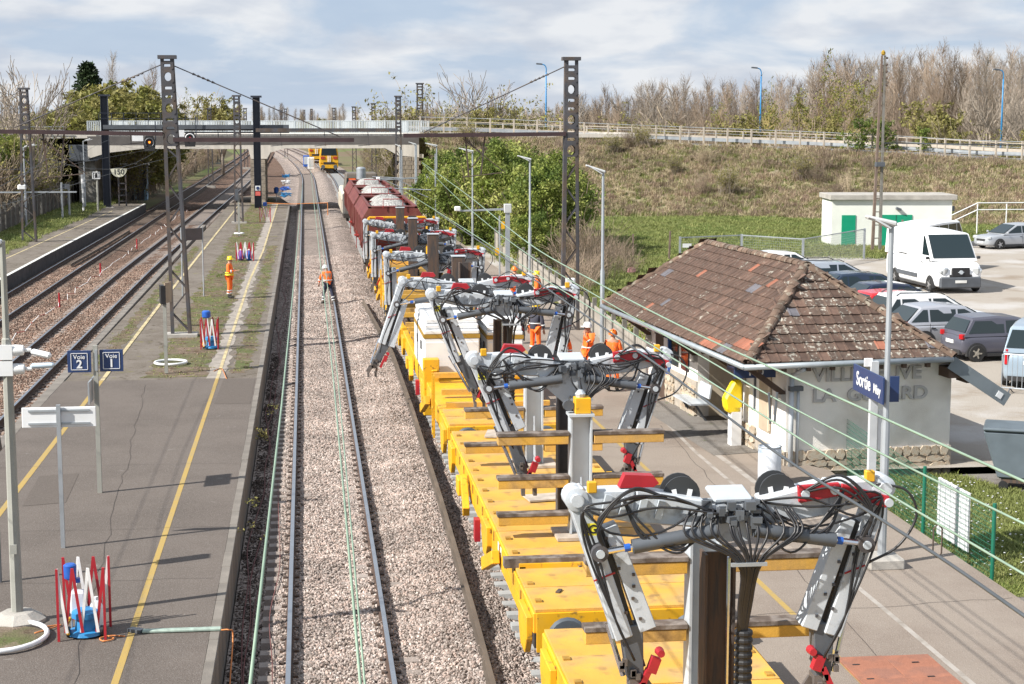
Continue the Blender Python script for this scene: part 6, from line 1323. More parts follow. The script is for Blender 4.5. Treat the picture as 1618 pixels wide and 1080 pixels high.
# ================================================================ PEOPLE
M_skin = mat('skin', (0.45, 0.25, 0.17), 0.6); M_hv = mat('orange_hi_vis_cloth', (1.0, 0.17, 0.02), 0.75, 0, 0.12, 8, 0.4, 30); M_band = mat('silver_reflective_band', (0.62, 0.63, 0.62), 0.4); M_yv = mat('yellow_vest_band', (0.75, 0.80, 0.05), 0.6)
M_boot = mat('dark_work_boot', (0.03, 0.028, 0.025), 0.7); M_navyc = mat('dark_navy_cloth', (0.02, 0.025, 0.05), 0.8)
def skin(name, verts, edges, radii, m, parent, sub=1, root=0):
    me = bpy.data.meshes.new(name); me.from_pydata(verts, edges, []); me.materials.append(m); o = bpy.data.objects.new(name, me); C.objects.link(o); o.parent = parent
    s = o.modifiers.new('skin', 'SKIN'); s.use_smooth_shade = True
    for i, r_ in enumerate(radii): d = me.skin_vertices[0].data[i]; d.radius = (r_, r_) if not isinstance(r_, tuple) else r_; d.use_root = (i == root)
    if sub: q = o.modifiers.new('sub', 'SUBSURF'); q.levels = sub; q.render_levels = sub
    return o
def person(label, pos, face, helmet, hm, h=1.76, lean=0.0, arms='front', jacket=None, trousers=None, vest=False, legs='stand', lowdark=True, bow=0.0):
    """face: heading angle of the chest; +x is forward in the figure's own frame"""
    t = thing('person', label, 'person', pos, face); k = h / 1.76; J = jacket or M_hv; T = trousers or M_hv
    def V(x, y, z): return Vector((x + lean * max(0, z - 0.9), y, z)) * k
    st_ = 0.16 if legs == 'step' else 0.0
    hip = V(0, 0, 0.95); chest = V(0.02 + bow * 0.3, 0, 1.30 - bow * 0.08); neck = V(0.02 + bow * 0.5, 0, 1.48 - bow * 0.13); head = V(0.05 + bow * 0.72, 0, 1.60 - bow * 0.2); crown = V(0.04 + bow * 0.8, 0, 1.71 - bow * 0.22)
    L = {}
    for s in (-1, 1):
        L[s] = dict(hp=V(0, s * 0.09, 0.90), kn=V(0.03 + s * st_, s * 0.11, 0.50), an=V(-0.02 + s * st_ * 1.5, s * 0.12, 0.09), toe=V(0.15 + s * st_ * 1.5, s * 0.14, 0.035), sh=neck + Vector((-0.02, s * 0.17, -0.06)) * k)
        sh = L[s]['sh']
        if arms == 'front': el, wr, pa = sh + Vector((0.04, s * 0.06, -0.27)) * k, sh + Vector((0.27, -s * 0.03, -0.27)) * k, sh + Vector((0.34, -s * 0.06, -0.25)) * k
        elif arms == 'phone' and s == 1: el, wr, pa = sh + Vector((0.08, s * 0.08, -0.24)) * k, sh + Vector((0.20, -s * 0.02, 0.0)) * k, sh + Vector((0.19, -s * 0.06, 0.07)) * k
        elif arms == 'reach': el, wr, pa = sh + Vector((0.15, s * 0.05, -0.22)) * k, sh + Vector((0.26, s * 0.05, -0.45)) * k, sh + Vector((0.28, s * 0.05, -0.53)) * k
        else: el, wr, pa = sh + Vector((-0.02, s * 0.08, -0.28)) * k, sh + Vector((0.05, s * 0.10, -0.52)) * k, sh + Vector((0.07, s * 0.10, -0.60)) * k
        L[s].update(el=el, wr=wr, pa=pa)
    # body: one continuous skin with fingers
    vs = [hip, chest, neck, head, crown, head + Vector((0.095, 0, -0.005)) * k]; ed = [(0, 1), (1, 2), (2, 3), (3, 4), (3, 5)]; rd = [0.13, 0.15, 0.055, 0.088, 0.07, 0.02]
    for s in (-1, 1):
        q = L[s]; i = len(vs); vs += [q['hp'], q['kn'], q['an'], q['toe']]; ed += [(0, i), (i, i + 1), (i + 1, i + 2), (i + 2, i + 3)]; rd += [0.085, 0.055, 0.038, 0.03]
        i = len(vs); vs += [q['sh'], q['el'], q['wr'], q['pa']]; ed += [(1, i), (i, i + 1), (i + 1, i + 2), (i + 2, i + 3)]; rd += [0.06, 0.042, 0.028, 0.032]
        d = (q['pa'] - q['wr']).normalized(); side = d.cross(Vector((0, 0, 1))); side = side.normalized() if side.length > 0.2 else Vector((0, 1, 0)); p = i + 3
        for f in range(4):
            a = q['pa'] + d * 0.05 * k + side * (f - 1.5) * 0.02 * k; c = a + d * (0.035 + 0.008 * (1.5 - abs(f - 1.5))) * k + Vector((0, 0, -0.015)); j = len(vs); vs += [a, c]; ed += [(p, j), (j, j + 1)]; rd += [0.010, 0.008]
        a = q['pa'] + side * -0.045 * k; j = len(vs); vs += [a, a + d * 0.04 * k]; ed += [(p, j), (j, j + 1)]; rd += [0.011, 0.009]
    skin('body', vs, ed, [r_ * k if not isinstance(r_, tuple) else r_ for r_ in rd], M_skin, t)
    # jacket
    vs = [hip + Vector((0, 0, -0.10)), hip + Vector((0, 0, 0.12)), chest, neck + Vector((0, 0, -0.03))]; ed = [(0, 1), (1, 2), (2, 3)]; rd = [(0.165, 0.13), (0.165, 0.125), (0.185, 0.14), 0.09]
    for s in (-1, 1): q = L[s]; i = len(vs); vs += [q['sh'], q['el'], q['wr'] - (q['wr'] - q['el']) * 0.06]; ed += [(2, i), (i, i + 1), (i + 1, i + 2)]; rd += [0.085, 0.066, 0.050]
    rd2 = [(r_[0] * k, r_[1] * k) if isinstance(r_, tuple) else r_ * k for r_ in rd]; skin('jacket', vs, ed, rd2, J, t, root=1)
    # trousers, boots
    vs = [hip + Vector((0, 0, 0.02))]; ed = []; rd = [0.145]
    for s in (-1, 1): q = L[s]; i = len(vs); vs += [q['hp'], q['kn'], q['an'] + Vector((0, 0, 0.09))]; ed += [(0, i), (i, i + 1), (i + 1, i + 2)]; rd += [0.105, 0.078, 0.068]
    skin('trousers', vs, ed, [r_ * k for r_ in rd], T, t)
    for s in (-1, 1):
        q = L[s]; skin('boot', [q['an'] + Vector((0, 0, 0.10)), q['an'] + Vector((0, 0, -0.02)), q['toe'] + Vector((0.02, 0, 0.01))], [(0, 1), (1, 2)], [0.062, 0.058, 0.045], M_boot, t)
        c = q['kn'].lerp(q['an'], 0.45); ax = (q['an'] - q['kn']).normalized()
        for dz in (0.0, 0.28): 
            c = q['kn'].lerp(q['an'], 0.35 + dz); b = MB(); b.tube(c, c + ax * 0.05, 0.083 * k, 12); b.done('reflective_band', M_band, t, smooth=True)
        c = q['el'].lerp(q['wr'], 0.35); ax = (q['wr'] - q['el']).normalized(); b = MB(); b.tube(c, c + ax * 0.045, 0.068 * k, 12); b.done('reflective_band', M_band, t, smooth=True)
    b = MB(); 
    c0 = hip.lerp(chest, 0.38); b.path([c0 + Vector((0.158 * math.cos(a), 0.195 * math.sin(a), 0)) * k for a in fr(0, 6.0, 0.42)], 0.022, 5, close=True); b.done('reflective_belt', M_yv if vest else M_band, t, smooth=True)
    if vest:
        b = MB(); b.path([c0 + Vector((0.158 * math.cos(a), 0.195 * math.sin(a), -0.09)) * k for a in fr(0, 6.0, 0.42)], 0.03, 5, close=True); b.done('yellow_hem', M_yv, t, smooth=True)
    # face and helmet
    for s in (-1, 1): MB().lathe([(0.004, 0), (0.011, 0.006)], head + Vector((0.082, s * 0.032, 0.012)) * k, 'X', 6).done('eye', M_black, t)
    MB().box(head + Vector((0.083, 0, -0.045)) * k, (0.01, 0.045, 0.008)).done('mouth', M_red, t)
    up = (crown - head).normalized(); c = head + up * 0.03 * k
    b = MB(); n = 16; prof = [(0.135, 0.0), (0.125, 0.03), (0.118, 0.07), (0.095, 0.115), (0.05, 0.14), (0.005, 0.146)]; b.lathe([(r_ * k, z_ * k) for r_, z_ in prof], (0, 0, 0), 'Z', n)
    b.box((0.135 * k, 0, 0.012), (0.09, 0.15, 0.012)); b.box((-0.005, 0, 0.14 * k), (0.2, 0.03, 0.02))
    o = b.done('helmet', hm, t, auto=True); o.location = c; o.rotation_euler = (0, math.atan2(up.x, up.z), 0)
    return t
HY = mat('yellow_helmet', (0.85, 0.58, 0.02), 0.3); HW = mat('white_helmet', (0.80, 0.80, 0.80), 0.3); HO = mat('orange_helmet', (0.9, 0.2, 0.03), 0.3); HB = mat('pale_blue_helmet', (0.25, 0.42, 0.55), 0.3)
person('worker in orange hi-vis with a yellow helmet standing on the mossy platform', g(363, 471, PZ), R(-15), 'y', HY, vest=True, arms='front')
person('worker in orange and dark navy with a white helmet walking on the empty track', g(519, 481, -0.19), R(120), 'w', HW, h=1.78, arms='reach', trousers=M_navyc, legs='step', bow=0.25)
def behind(u, vtop, Y, h=1.78): # stand a person whose helmet top shows at (u, vtop)
    p = atY(u, vtop, Y); return Vector((p.x, Y, p.z - h * 1.0 - 0.02))
def onplat(u, Y): p = atY(u, 500, Y); return Vector((p.x, Y, PZ))
person('worker in orange jacket with a white helmet talking beside the third crane', (7.85, 46.2, PZ), R(200), 'w', HW, arms='phone', h=1.82)
person('worker with an orange helmet and ear defenders seen from behind near the fence', (8.35, 45.2, PZ), R(75), 'o', HO, arms='front', h=1.72)
person('worker in a bright orange coat mostly hidden right of the crane arm', (7.2, 46.9, PZ), R(250), 'o', HO, arms='down', h=1.6)
person('worker with an orange helmet standing behind the cranes, left of the pair by the fence', (8.05, 64.6, PZ), R(110), 'o', HO, arms='front')
person('worker with a yellow helmet, right of the pair by the concrete fence', (8.75, 63.2, PZ), R(160), 'y', HY, arms='down', h=1.7)
person('worker with a red jacket and yellow helmet crouched behind the nearest rusty post', (5.6, 50.5, 1.2), R(200), 'y', HY, jacket=M_red, trousers=M_navyc, arms='reach', h=1.7, bow=0.35)
person('worker in orange trousers standing on the platform behind the third crane', (7.15, 52.2, PZ), R(60), 'o', HY, jacket=mat('dark_jacket', (0.05, 0.05, 0.07), 0.8), arms='down', h=1.75)
person('worker in blue jeans beside the one in orange trousers behind the cabinets', (6.55, 55.2, PZ), R(20), 'b', HB, trousers=mat('blue_jeans', (0.04, 0.09, 0.18), 0.8), arms='front', h=1.7)
# ================================================================ SIGNS, LAMPS, FENCES, SMALL THINGS
M_gpost = mat('grey_concrete_post', (0.30, 0.30, 0.27), 0.85, 0, 0.12, 2, fine=0.08)
GZ = 0.18
# --- Voie sign
p = g(158, 778, PZ); t = thing('platform_sign', 'pair of dark blue boards reading Voie 2 and Voie 1 on a grey post', 'sign', p)
MB().box((0, 0, 1.5), (0.09, 0.09, 3.02)).done('post', M_gpost, t)
for s, n_ in ((-1, '2'), (1, '1')):
    x = s * 0.31; bo = MB().box((x, -0.06 if s < 0 else 0.02, 2.70), (0.46, 0.04, 0.44)).done('board', M_sign, t, bevel=0.004); yy = (-0.06 if s < 0 else 0.02) - 0.026
    b = MB(); 
    for dx, dz, w_, h_ in ((0, 0.165, 0.33, 0.012), (0, -0.165, 0.33, 0.012), (-0.16, 0, 0.012, 0.33), (0.16, 0, 0.012, 0.33)): b.box((x + dx, yy, 2.70 + dz), (w_, 0.008, h_))
    b.done('white_frame', M_white, t); text('lettering', 'Voie', 0.125, M_white, t, (x, yy, 2.79), (math.pi / 2, 0, 0), 0.003, bold=0.0008); text('lettering', n_, 0.23, M_white, t, (x, yy, 2.64), (math.pi / 2, 0, 0), 0.003, bold=0.006)
b = MB(); b.box((0.02, -0.07, 2.72), (0.05, 0.05, 0.42)); b.done('bracket', M_steel, t); MB().box((-0.09, 0.0, 2.12), (0.03, 1.05, 0.44)).done('cross_board', M_steel, t); 
# --- back of a sign
p = g(100, 865, PZ); t = thing('platform_sign', 'white back of a wide sign on a galvanised post left of the Voie boards', 'sign', p)
MB().box((0, 0, 1.28), (0.07, 0.07, 2.56)).done('post', M_steel, t); MB().box((0, 0.07, 2.33), (1.27, 0.03, 0.36), rot=Euler((0.0, 0, 0))).done('board', M_white, t, bevel=0.01)
b = MB(); b.box((0, 0.045, 2.45), (1.05, 0.025, 0.035)); b.box((0, 0.045, 2.22), (1.05, 0.025, 0.035)); b.done('rail', M_steel, t)
# --- lamp post with cameras
p = g(28, 982, PZ); t = thing('lamp_post', 'concrete lamp post with two white cameras near the left edge', 'lamp post', p)
b = MB(); b.lathe([(0.42, 0.0), (0.42, 0.05), (0.24, 0.16), (0.17, 0.17)], (0, 0, 0), 'Z', 8); b.done('footing', M_conc, t)
MB().lathe([(0.09, 0.15), (0.078, 2.6), (0.07, 4.3), (0.05, 4.32), (0.042, 5.75)], (0, 0, 0), 'Z', 8).done('post', M_gpost, t)
b = MB()
for z_ in (3.86, 4.14): b.lathe([(0.02, -0.13), (0.075, -0.12), (0.085, 0.0), (0.075, 0.11), (0.02, 0.13)], (0.14, -0.06, z_), 'X', 14); b.tube((0.28, -0.06, z_), (0.36, -0.06, z_), 0.03, 8)
for z_ in (3.9, 4.1): b.lathe([(0.02, -0.13), (0.07, -0.12), (0.075, 0.11), (0.02, 0.13)], (-0.14, -0.06, z_), 'X', 14)
b.done('camera_dome', M_white, t, auto=True)
MB().bar((0.36, -0.06, 4.12), (0.66, -0.16, 4.06), 0.09, 0.09).done('camera', M_white, t, bevel=0.03); MB().bar((0.34, -0.06, 3.90), (0.70, -0.10, 3.92), 0.08, 0.08).done('camera', mat('pale_blue_grey_housing', (0.42, 0.50, 0.58), 0.4), t, bevel=0.03)
for z_ in (3.88, 4.12): MB().box((0.0, -0.13, z_), (0.2, 0.03, 0.22)).done('bracket', M_white, t)
MB().bar((0, 0, 5.72), (-0.5, 0.05, 5.85), 0.16, 0.08).done('lamp_head', M_white, t, bevel=0.03)
MB().box((0.0, -0.12, 1.15), (0.1, 0.03, 0.14)).done('hatch', M_gpost, t)
# dark thing at the left edge
t = thing('platform_sign', 'edge of a dark board cut off by the left edge of the photo', 'sign', atY(-8, 745, 27.5)); t.location.z = PZ; MB().box((0, 0, 1.4), (0.07, 0.07, 2.8)).done('post', M_dgrey, t); MB().box((0, 0, 2.55), (0.12, 0.3, 0.75), rot=Euler((0, -0.12, 0))).done('board', M_black, t)
# --- square post with plate among moss
p = g(263, 589, PZ); t = thing('platform_sign', 'grey post with a dark narrow panel beside the white hoop in the moss', 'sign', p)
MB().box((0, 0, 1.25), (0.1, 0.1, 2.5)).done('post', M_gpost, t); MB().box((-0.05, -0.02, 2.35), (0.14, 0.4, 0.55), rz=0.2).done('panel', M_black, t); MB().box((0.10, 0.05, 2.4), (0.04, 0.45, 0.6), rz=-0.35).done('panel', mat('bare_panel_back', (0.32, 0.25, 0.18), 0.7), t)
t = thing('planter_hoop', 'white hoop lying in the moss around the grey post', 'hoop', g(270, 575, PZ - 0.01)); MB().path([(0.48 * math.cos(a), 0.5 * math.sin(a), 0.06) for a in fr(0, 6.1, 0.3)], 0.045, 6, close=True).done('hoop', M_white, t, smooth=True)
t = thing('planter_hoop', 'large white hoop around a weed patch at the bottom left corner', 'hoop', g(5, 1010, PZ + 0.01)); MB().path([(0.62 * math.cos(a), 0.72 * math.sin(a), 0.05) for a in fr(0, 6.1, 0.25)], 0.04, 6, close=True).done('hoop', M_white, t, smooth=True)
MB().lathe([(0.01, 0.0), (0.6, 0.0), (0.6, 0.02), (0.3, 0.05)], (0, 0, 0), 'Z', 20).done('weed_patch', MA_moss, t)
# --- two posts with a dark panel by the mast
p = g(305, 470, PZ); t = thing('notice_panel', 'dark panel between two thin grey posts right of the tall mast', 'sign', p)
for dx in (-0.42, 0.42): MB().tube((dx, 0.6 * (dx > 0), 0), (dx, 0.6 * (dx > 0), 2.95), 0.035, 8).done('post', M_steel, t)
MB().bar((-0.42, 0.0, 2.65), (0.42, 0.6, 2.65), 0.05, 0.5).done('panel', mat('brown_grey_panel', (0.10, 0.085, 0.085), 0.7), t)
# small post further on
t = thing('marker_post', 'short concrete post with a dark box near the second lattice mast', 'post', g(378, 372, PZ)); MB().box((0, 0, 1.3), (0.12, 0.12, 2.6)).done('post', M_gpost, t); MB().box((-0.1, 0, 2.6), (0.2, 0.2, 0.7)).done('box', M_dgrey, t); MB().path([(0.3 * math.cos(a), 0.3 * math.sin(a), 0.15) for a in fr(0, 6.1, 0.4)], 0.05, 5, close=True).done('hoop', M_white, t)
# --- red white folding barriers around equipment
M_rw = mat('barrier_white', (0.75, 0.74, 0.73), 0.5)
def barrier(label, pos, w=0.62, h=1.05, n=3, rz=0.0, bluetop=True, stuffin=True):
    t = thing('folding_barrier', label, 'barrier', pos, rz); d = w
    sides = [((-w / 2, -d / 2), (w / 2, -d / 2)), ((w / 2, -d / 2), (w / 2, d / 2)), ((w / 2, d / 2), (-w / 2, d / 2)), ((-w / 2, d / 2), (-w / 2, -d / 2))]
    for (a, c) in sides:
        a, c = Vector((*a, 0)), Vector((*c, 0)); nd = n if abs(a.x - c.x) > 0.1 else 1
        for k in range(nd if nd > 1 else 0):
            q0, q1 = a.lerp(c, k / nd), a.lerp(c, (k + 1) / nd); nrm = Vector((-(c - a).y, (c - a).x, 0)).normalized() * 0.012
            m0, m1 = (M_red, M_rw) if k % 2 else (M_rw, M_red)
            MB().bar(q0 + Vector((0, 0, h)), q1.lerp(q0, 0.45) + Vector((0, 0, 0.12)), 0.042, 0.012, up=nrm).done('lath', m0, t); MB().bar(q0.lerp(q1, 0.45) + nrm + Vector((0, 0, 0.12)), q1 + nrm + Vector((0, 0, h)), 0.042, 0.012, up=nrm).done('lath', m1, t)
        MB().box(a + Vector((0, 0, h * 0.5)), (0.035, 0.035, h * 1.0)).done('corner_post', M_red, t)
    return t
bp_ = g(130, 1012, PZ) + Vector((0, 0.33, 0))
barrier('red and white folding barrier around a blue drum, nearest the camera', bp_, 0.66, 1.08, 3)
dr = thing('drainage_drum', 'bright blue drum on small wheels inside the nearest barrier', 'drum', bp_ + Vector((0.02, -0.05, 0)))
MB().lathe([(0.26, 0.03), (0.24, 0.08), (0.16, 0.10), (0.14, 0.26), (0.2, 0.28), (0.2, 0.36), (0.12, 0.4)], (0, 0, 0), 'Z', 20).done('drum', M_lblue, dr, auto=True)
for dx in (-0.24, 0.24): MB().lathe([(0.08, -0.02), (0.08, 0.02)], (dx, -0.08, 0.08), 'X', 12).done('wheel', M_black, dr)
MB().path(bez([(-0.2, -0.1, 0.3), (-0.26, -0.15, 0.2), (-0.22, -0.2, 0.08), (-0.27, -0.12, 0.15), (-0.2, -0.1, 0.28)], 20), 0.02, 6).done('yellow_hose_coil', M_yel, dr)
jr = thing('jerrican', 'pale plastic canister standing behind the blue drum', 'canister', bp_ + Vector((-0.1, 0.12, 0.0))); MB().box((0, 0, 0.45), (0.22, 0.18, 0.36)).done('can', mat('pale_plastic', (0.62, 0.63, 0.68), 0.5), jr, bevel=0.03); MB().tube((0, 0, 0.75), (0, 0, 0.82), 0.04, 8).done('cap', M_blue, jr)
jr = thing('jerrican', 'white sack shape leaning on the right inside the nearest barrier', 'canister', bp_ + Vector((0.16, 0.1, 0.0))); MB().lathe([(0.1, 0), (0.13, 0.12), (0.12, 0.36), (0.06, 0.46), (0.03, 0.48)], (0, 0, 0), 'Z', 12).done('sack', M_white, jr, smooth=True); MB().tube((0, 0, 0.48), (0, 0, 0.53), 0.03, 8).done('neck', M_white, jr)
bl = thing('warning_beacon', 'blue beacon on a thin pole at the corner of the nearest barrier', 'beacon', bp_ + Vector((-0.2, 0.1, 0))); MB().tube((0, 0, 0), (0, 0, 0.85), 0.012, 6).done('pole', M_steel, bl); MB().lathe([(0.05, 0.8), (0.09, 0.83), (0.095, 1.02), (0.07, 1.04)], (0, 0, 0), 'Z', 14).done('beacon', M_blue, bl, auto=True)
b2 = g(331, 552, PZ) + Vector((0, 0.3, 0)); barrier('red and white folding barrier topped by a blue beacon beside the tall mast', b2, 0.55, 1.0, 3)
bl2 = thing('warning_beacon', 'blue beacon standing above the barrier beside the tall mast', 'beacon', b2 + Vector((-0.1, 0.1, 0))); MB().tube((0, 0, 0), (0, 0, 1.05), 0.02, 6).done('pole', M_steel, bl2); MB().lathe([(0.1, 1.0), (0.14, 1.03), (0.14, 1.2), (0.1, 1.24)], (0, 0, 0), 'Z', 14).done('beacon', M_blue, bl2, auto=True)
dd = dup(dr, loc=b2 + Vector((0.05, 0, 0)), label='small blue drum inside the barrier beside the tall mast')
b3 = g(387, 412, PZ) + Vector((0, 0.4, 0)); barrier('wide red and white folding barrier around blue bags on the mossy strip', b3, 0.9, 0.95, 4)
for i, (dx, cl, nm) in enumerate([(-0.22, mat('violet_bag', (0.18, 0.08, 0.35), 0.7), 'violet'), (0.2, M_blue, 'blue')]):
    q = thing('bag', '%s bag inside the wide barrier on the mossy strip' % nm, 'bag', b3 + Vector((dx, 0, 0))); MB().lathe([(0.1, 0), (0.2, 0.12), (0.18, 0.4), (0.05, 0.55)], (0, 0, 0), 'Z', 10).done('sack', cl, q, smooth=True); MB().lathe([(0.06, 0.5), (0.09, 0.56), (0.03, 0.6)], (0, 0, 0), 'Z', 8).done('neck', M_white, q)
b4 = g(419, 351, PZ) + Vector((0, 0.4, 0)); barrier('farthest red and white folding barrier, near the platform end', b4, 0.75, 1.05, 3)
bl4 = thing('warning_beacon', 'small blue beacon over the farthest barrier', 'beacon', b4); MB().tube((0, 0, 0), (0, 0, 1.2), 0.02, 6).done('pole', M_steel, bl4); MB().lathe([(0.1, 1.15), (0.15, 1.18), (0.15, 1.4), (0.1, 1.44)], (0, 0, 0), 'Z', 12).done('beacon', M_blue, bl4, auto=True)
# flat green hose bag lying across the yellow line, orange cables
t = thing('cable_cover', 'flat pale green cable cover lying across the platform to its edge', 'cable cover', (0, 0, 0)); a, c = g(225, 1000, PZ), g(350, 996, PZ); MB().bar(a + Vector((0, 0, .03)), c + Vector((0, 0, .03)), 0.1, 0.05).done('cover', mat('pale_green_cover', (0.30, 0.38, 0.33), 0.6, 0, 0.3, 8), t, bevel=0.015); MB().bar(g(205, 997, PZ) + Vector((0, 0, .03)), a + Vector((0, 0, .03)), 0.12, 0.05).done('dark_end', M_dgrey, t)
M_ocab = mat('orange_cable', (0.55, 0.20, 0.06), 0.6); M_pcab = mat('dull_red_cable', (0.16, 0.06, 0.055), 0.7)
def cable(label, pts, r_=0.012, m=M_ocab): return tag(MB().path(bez(pts, 6 * len(pts)), r_, 5).done('cable', m, None, smooth=True), label, 'cable')
cable('thin orange cable looping from the barrier to the white hoop', [g(62, 990, PZ + .02), g(70, 990, PZ + .02), g(96, 987, PZ + .02), g(55, 1000, PZ + .05)])
cable('coil of orange cable lying right of the nearest barrier', [bp_ + Vector(v) for v in ((0.35, -0.2, 0.02), (0.45, -0.35, 0.02), (0.32, -0.45, 0.02), (0.25, -0.3, 0.02), (0.4, -0.2, 0.02), (0.6, -0.25, 0.02))])
cable('orange cable dropping from the platform edge into the ditch', [g(350, 995, PZ + .03), g(362, 995, PZ + .06), g(368, 1005, PZ - 0.1), (-1.2, 23.6, -0.2), (-1.1, 23.3, -0.38)])
for i, dx in enumerate((-1.12, -1.0, -0.9)):
    pts = [(dx + 0.09 * math.sin(y * 0.35 + i) + 0.05 * math.sin(y * 0.9 + 2 * i), y, -0.385 + 0.01 * i) for y in fr(20, 90, 2.5)]
    cable(['dull red cable along the ditch, closest to the platform wall', 'dull red cable along the middle of the ditch', 'dull red cable along the ditch, closest to the rail'][i], pts, 0.012, M_pcab)
cable('pink cable snaking over the sleepers left of the near rail', [(-0.62, 20, -0.13), (-0.6, 24, -0.12), (-0.7, 27, -0.14), (-0.58, 30, -0.12), (-0.66, 34, -0.14), (-0.78, 40, -0.2)], 0.008, M_pcab)
cable('orange cable loop on the platform where new asphalt meets old', [g(338, 586, PZ), g(350, 582, PZ + .01), g(358, 598, PZ + .01)], 0.012)
# red white chain netting between the old tracks
b = MB(); 
rn = random.Random(5); y = 50.0; k = 0; pv = None
root = thing('marker_tape', 'red and white marker tape strung low between the two old tracks', 'tape', (0, 0, 0))
for y in fr(46, 150, 1.4):
    x = (xt1(y) + xt2(y)) / 2 + 0.1; zt = -0.05 if k % 2 else -0.16; q = Vector((x + rn.uniform(-.15, .15), y, zt))
    if pv is not None: MB().bar(pv, q, 0.02, 0.022).done('tape_length', [M_red, M_rw][k % 2], root)
    pv = q; k += 1
for yy in (51.5, 62, 75, 90, 108): MB().tube(((xt1(yy) + xt2(yy)) / 2 + 0.1, yy, -0.3), ((xt1(yy) + xt2(yy)) / 2 + 0.1, yy, 0.35), 0.04, 6).done('stake', M_red, root)
# --- rust plates on the right platform
root = thing('cover_plates', 'rust coloured steel cover plates let into the platform at the bottom right', 'cover plates', (7.95, 20.9, PZ))
M_rpl = mat('rusty_cover_plate', (0.34, 0.14, 0.085), 0.8, 0.1, 0.2, 1.5, 0.3, 60, col2=(0.24, 0.11, 0.075), fine=0.12); pl = None
for i in range(2):
    for j in range(3):
        if pl is None: pl = MB().box((0, 0, 0.02), (0.655, 0.95, 0.035)).done('cover_plate', M_rpl, root, bevel=0.004); pl.location = (-0.33, 0.62, 0)
        else: link_copy(pl, root, (-0.33 + i * 0.665, 0.62 - j * 0.96, random.uniform(-.004, .004)))
for i in range(4):
    MB().box((-0.5 + (i % 2) * 0.85, 0.75 - (i // 2) * 0.6, 0.042), (0.10, 0.03, 0.006)).done('lifting_slot', M_black, root)
# --- street lamps on the platforms
def platlamp(label, x, y, top, head=(-0.7, 0.12), m=None, z=PZ, foot=True, rz=0.0):
    t = thing('platform_lamp', label, 'lamp', (x, y, z), rz); m = m or M_steel; h = top - z
    MB().lathe([(0.075, 0.0), (0.075, h * 0.42), (0.052, h * 0.44), (0.045, h)], (0, 0, 0), 'Z', 10).done('pole', m, t, auto=True)
    b = MB(); a = Vector((0.06, 0, h + 0.02)); c = Vector((head[0], 0, h + head[1])); b.bar(a, c, 0.26, 0.10, w2=0.16, h2=0.06); b.done('lamp_head', mat('lamp_housing', (0.52, 0.53, 0.53), 0.4, 0, 0.05), t, bevel=0.03)
    MB().bar(a + Vector((-0.1, 0, -0.06)), c + Vector((0.15, 0, -0.045)), 0.2, 0.03).done('lens', mat('lamp_lens', (0.62, 0.64, 0.66), 0.2), t)
    if foot: MB().box((0, 0, 0.08), (0.62, 0.62, 0.2)).done('footing', M_conc, t, bevel=0.03)
    return t
platlamp('lamp on a tall grey pole carrying the Sortie board, in front of the station house', 9.6, 26.75, 6.22, (-0.45, 0.15))
platlamp('grey lamp pole rising left of the station roof', 9.86, 55.4, 6.15, (-0.6, 0.25), foot=False)
platlamp('grey lamp pole by the bushes behind the camera mast', 10.4, 77.9, 6.0, (-0.6, 0.2), foot=False)
platlamp('grey lamp pole in front of the bushes, third along the right platform', 9.6, 97, 6.0, (-0.8, 0.2), foot=False)
platlamp('grey lamp pole near the bridge pier, fourth along the right platform', 9.0, 116, 6.0, (-0.8, 0.2), foot=False)
platlamp('slim lamp pole standing against the bridge pier', 8.3, 128, 5.9, (-0.5, 0.2), foot=False)
platlamp('slim pole of the lamp nearest the right bridge pier', 7.6, 136, 5.6, (-0.4, 0.2), foot=False)
platlamp('pale lamp on a slim pole on the far left platform', -19.0, 118, 5.95, (0.75, 0.2), foot=False, z=0.5)
platlamp('small pale lamp farther along the far left platform', -18.2, 143, 6.0, (0.6, 0.2), foot=False, z=0.5)
# Sortie board
_p1, _p2 = atY(1352, 594, 28.25), atY(1399, 618, 26.62); _d = _p2 - _p1; _L = math.hypot(_d.x, _d.y)
t = thing('exit_sign', 'dark blue board with white lettering Sortie Misy fixed on the lamp pole', 'sign', (_p1 + _p2) / 2 + Vector((-0.03, 0, 0)), math.atan2(_d.y, _d.x))
MB().box((0, 0, 0), (_L, 0.03, 0.46)).done('board', M_sign, t, bevel=0.003)
text('lettering', 'Sortie', 0.34, M_white, t, (-0.22, -0.02, 0.0), (math.pi / 2, 0, 0), 0.002, bold=0.005, sx=0.95); text('lettering', 'Misy', 0.22, M_white, t, (0.52, -0.02, -0.03), (math.pi / 2, 0, 0), 0.002, bold=0.004, sx=0.95)
t2 = thing('exit_sign', 'second blue board seen nearly edge on, right of the lamp pole', 'sign', (9.86, 27.1, 3.42)); MB().box((0, 0, 0), (0.16, 0.03, 0.44)).done('board', M_sign, t2); MB().box((-0.1, 0.02, 0), (0.08, 0.04, 0.2)).done('bracket', M_steel, t2)
t2 = thing('sign_post', 'white square post behind the lamp pole that carries the Sortie board', 'post', (9.62, 27.45, PZ)); MB().box((0, 0, 1.7), (0.13, 0.1, 3.4)).done('post', mat('pale_grey_post', (0.5, 0.52, 0.54), 0.5), t2); MB().box((0.15, 0.02, 2.2), (0.1, 0.03, 0.7)).done('white_notice', M_white, t2); MB().box((-0.1, 0.02, 3.38), (0.14, 0.05, 0.14)).done('bracket', M_white, t2)
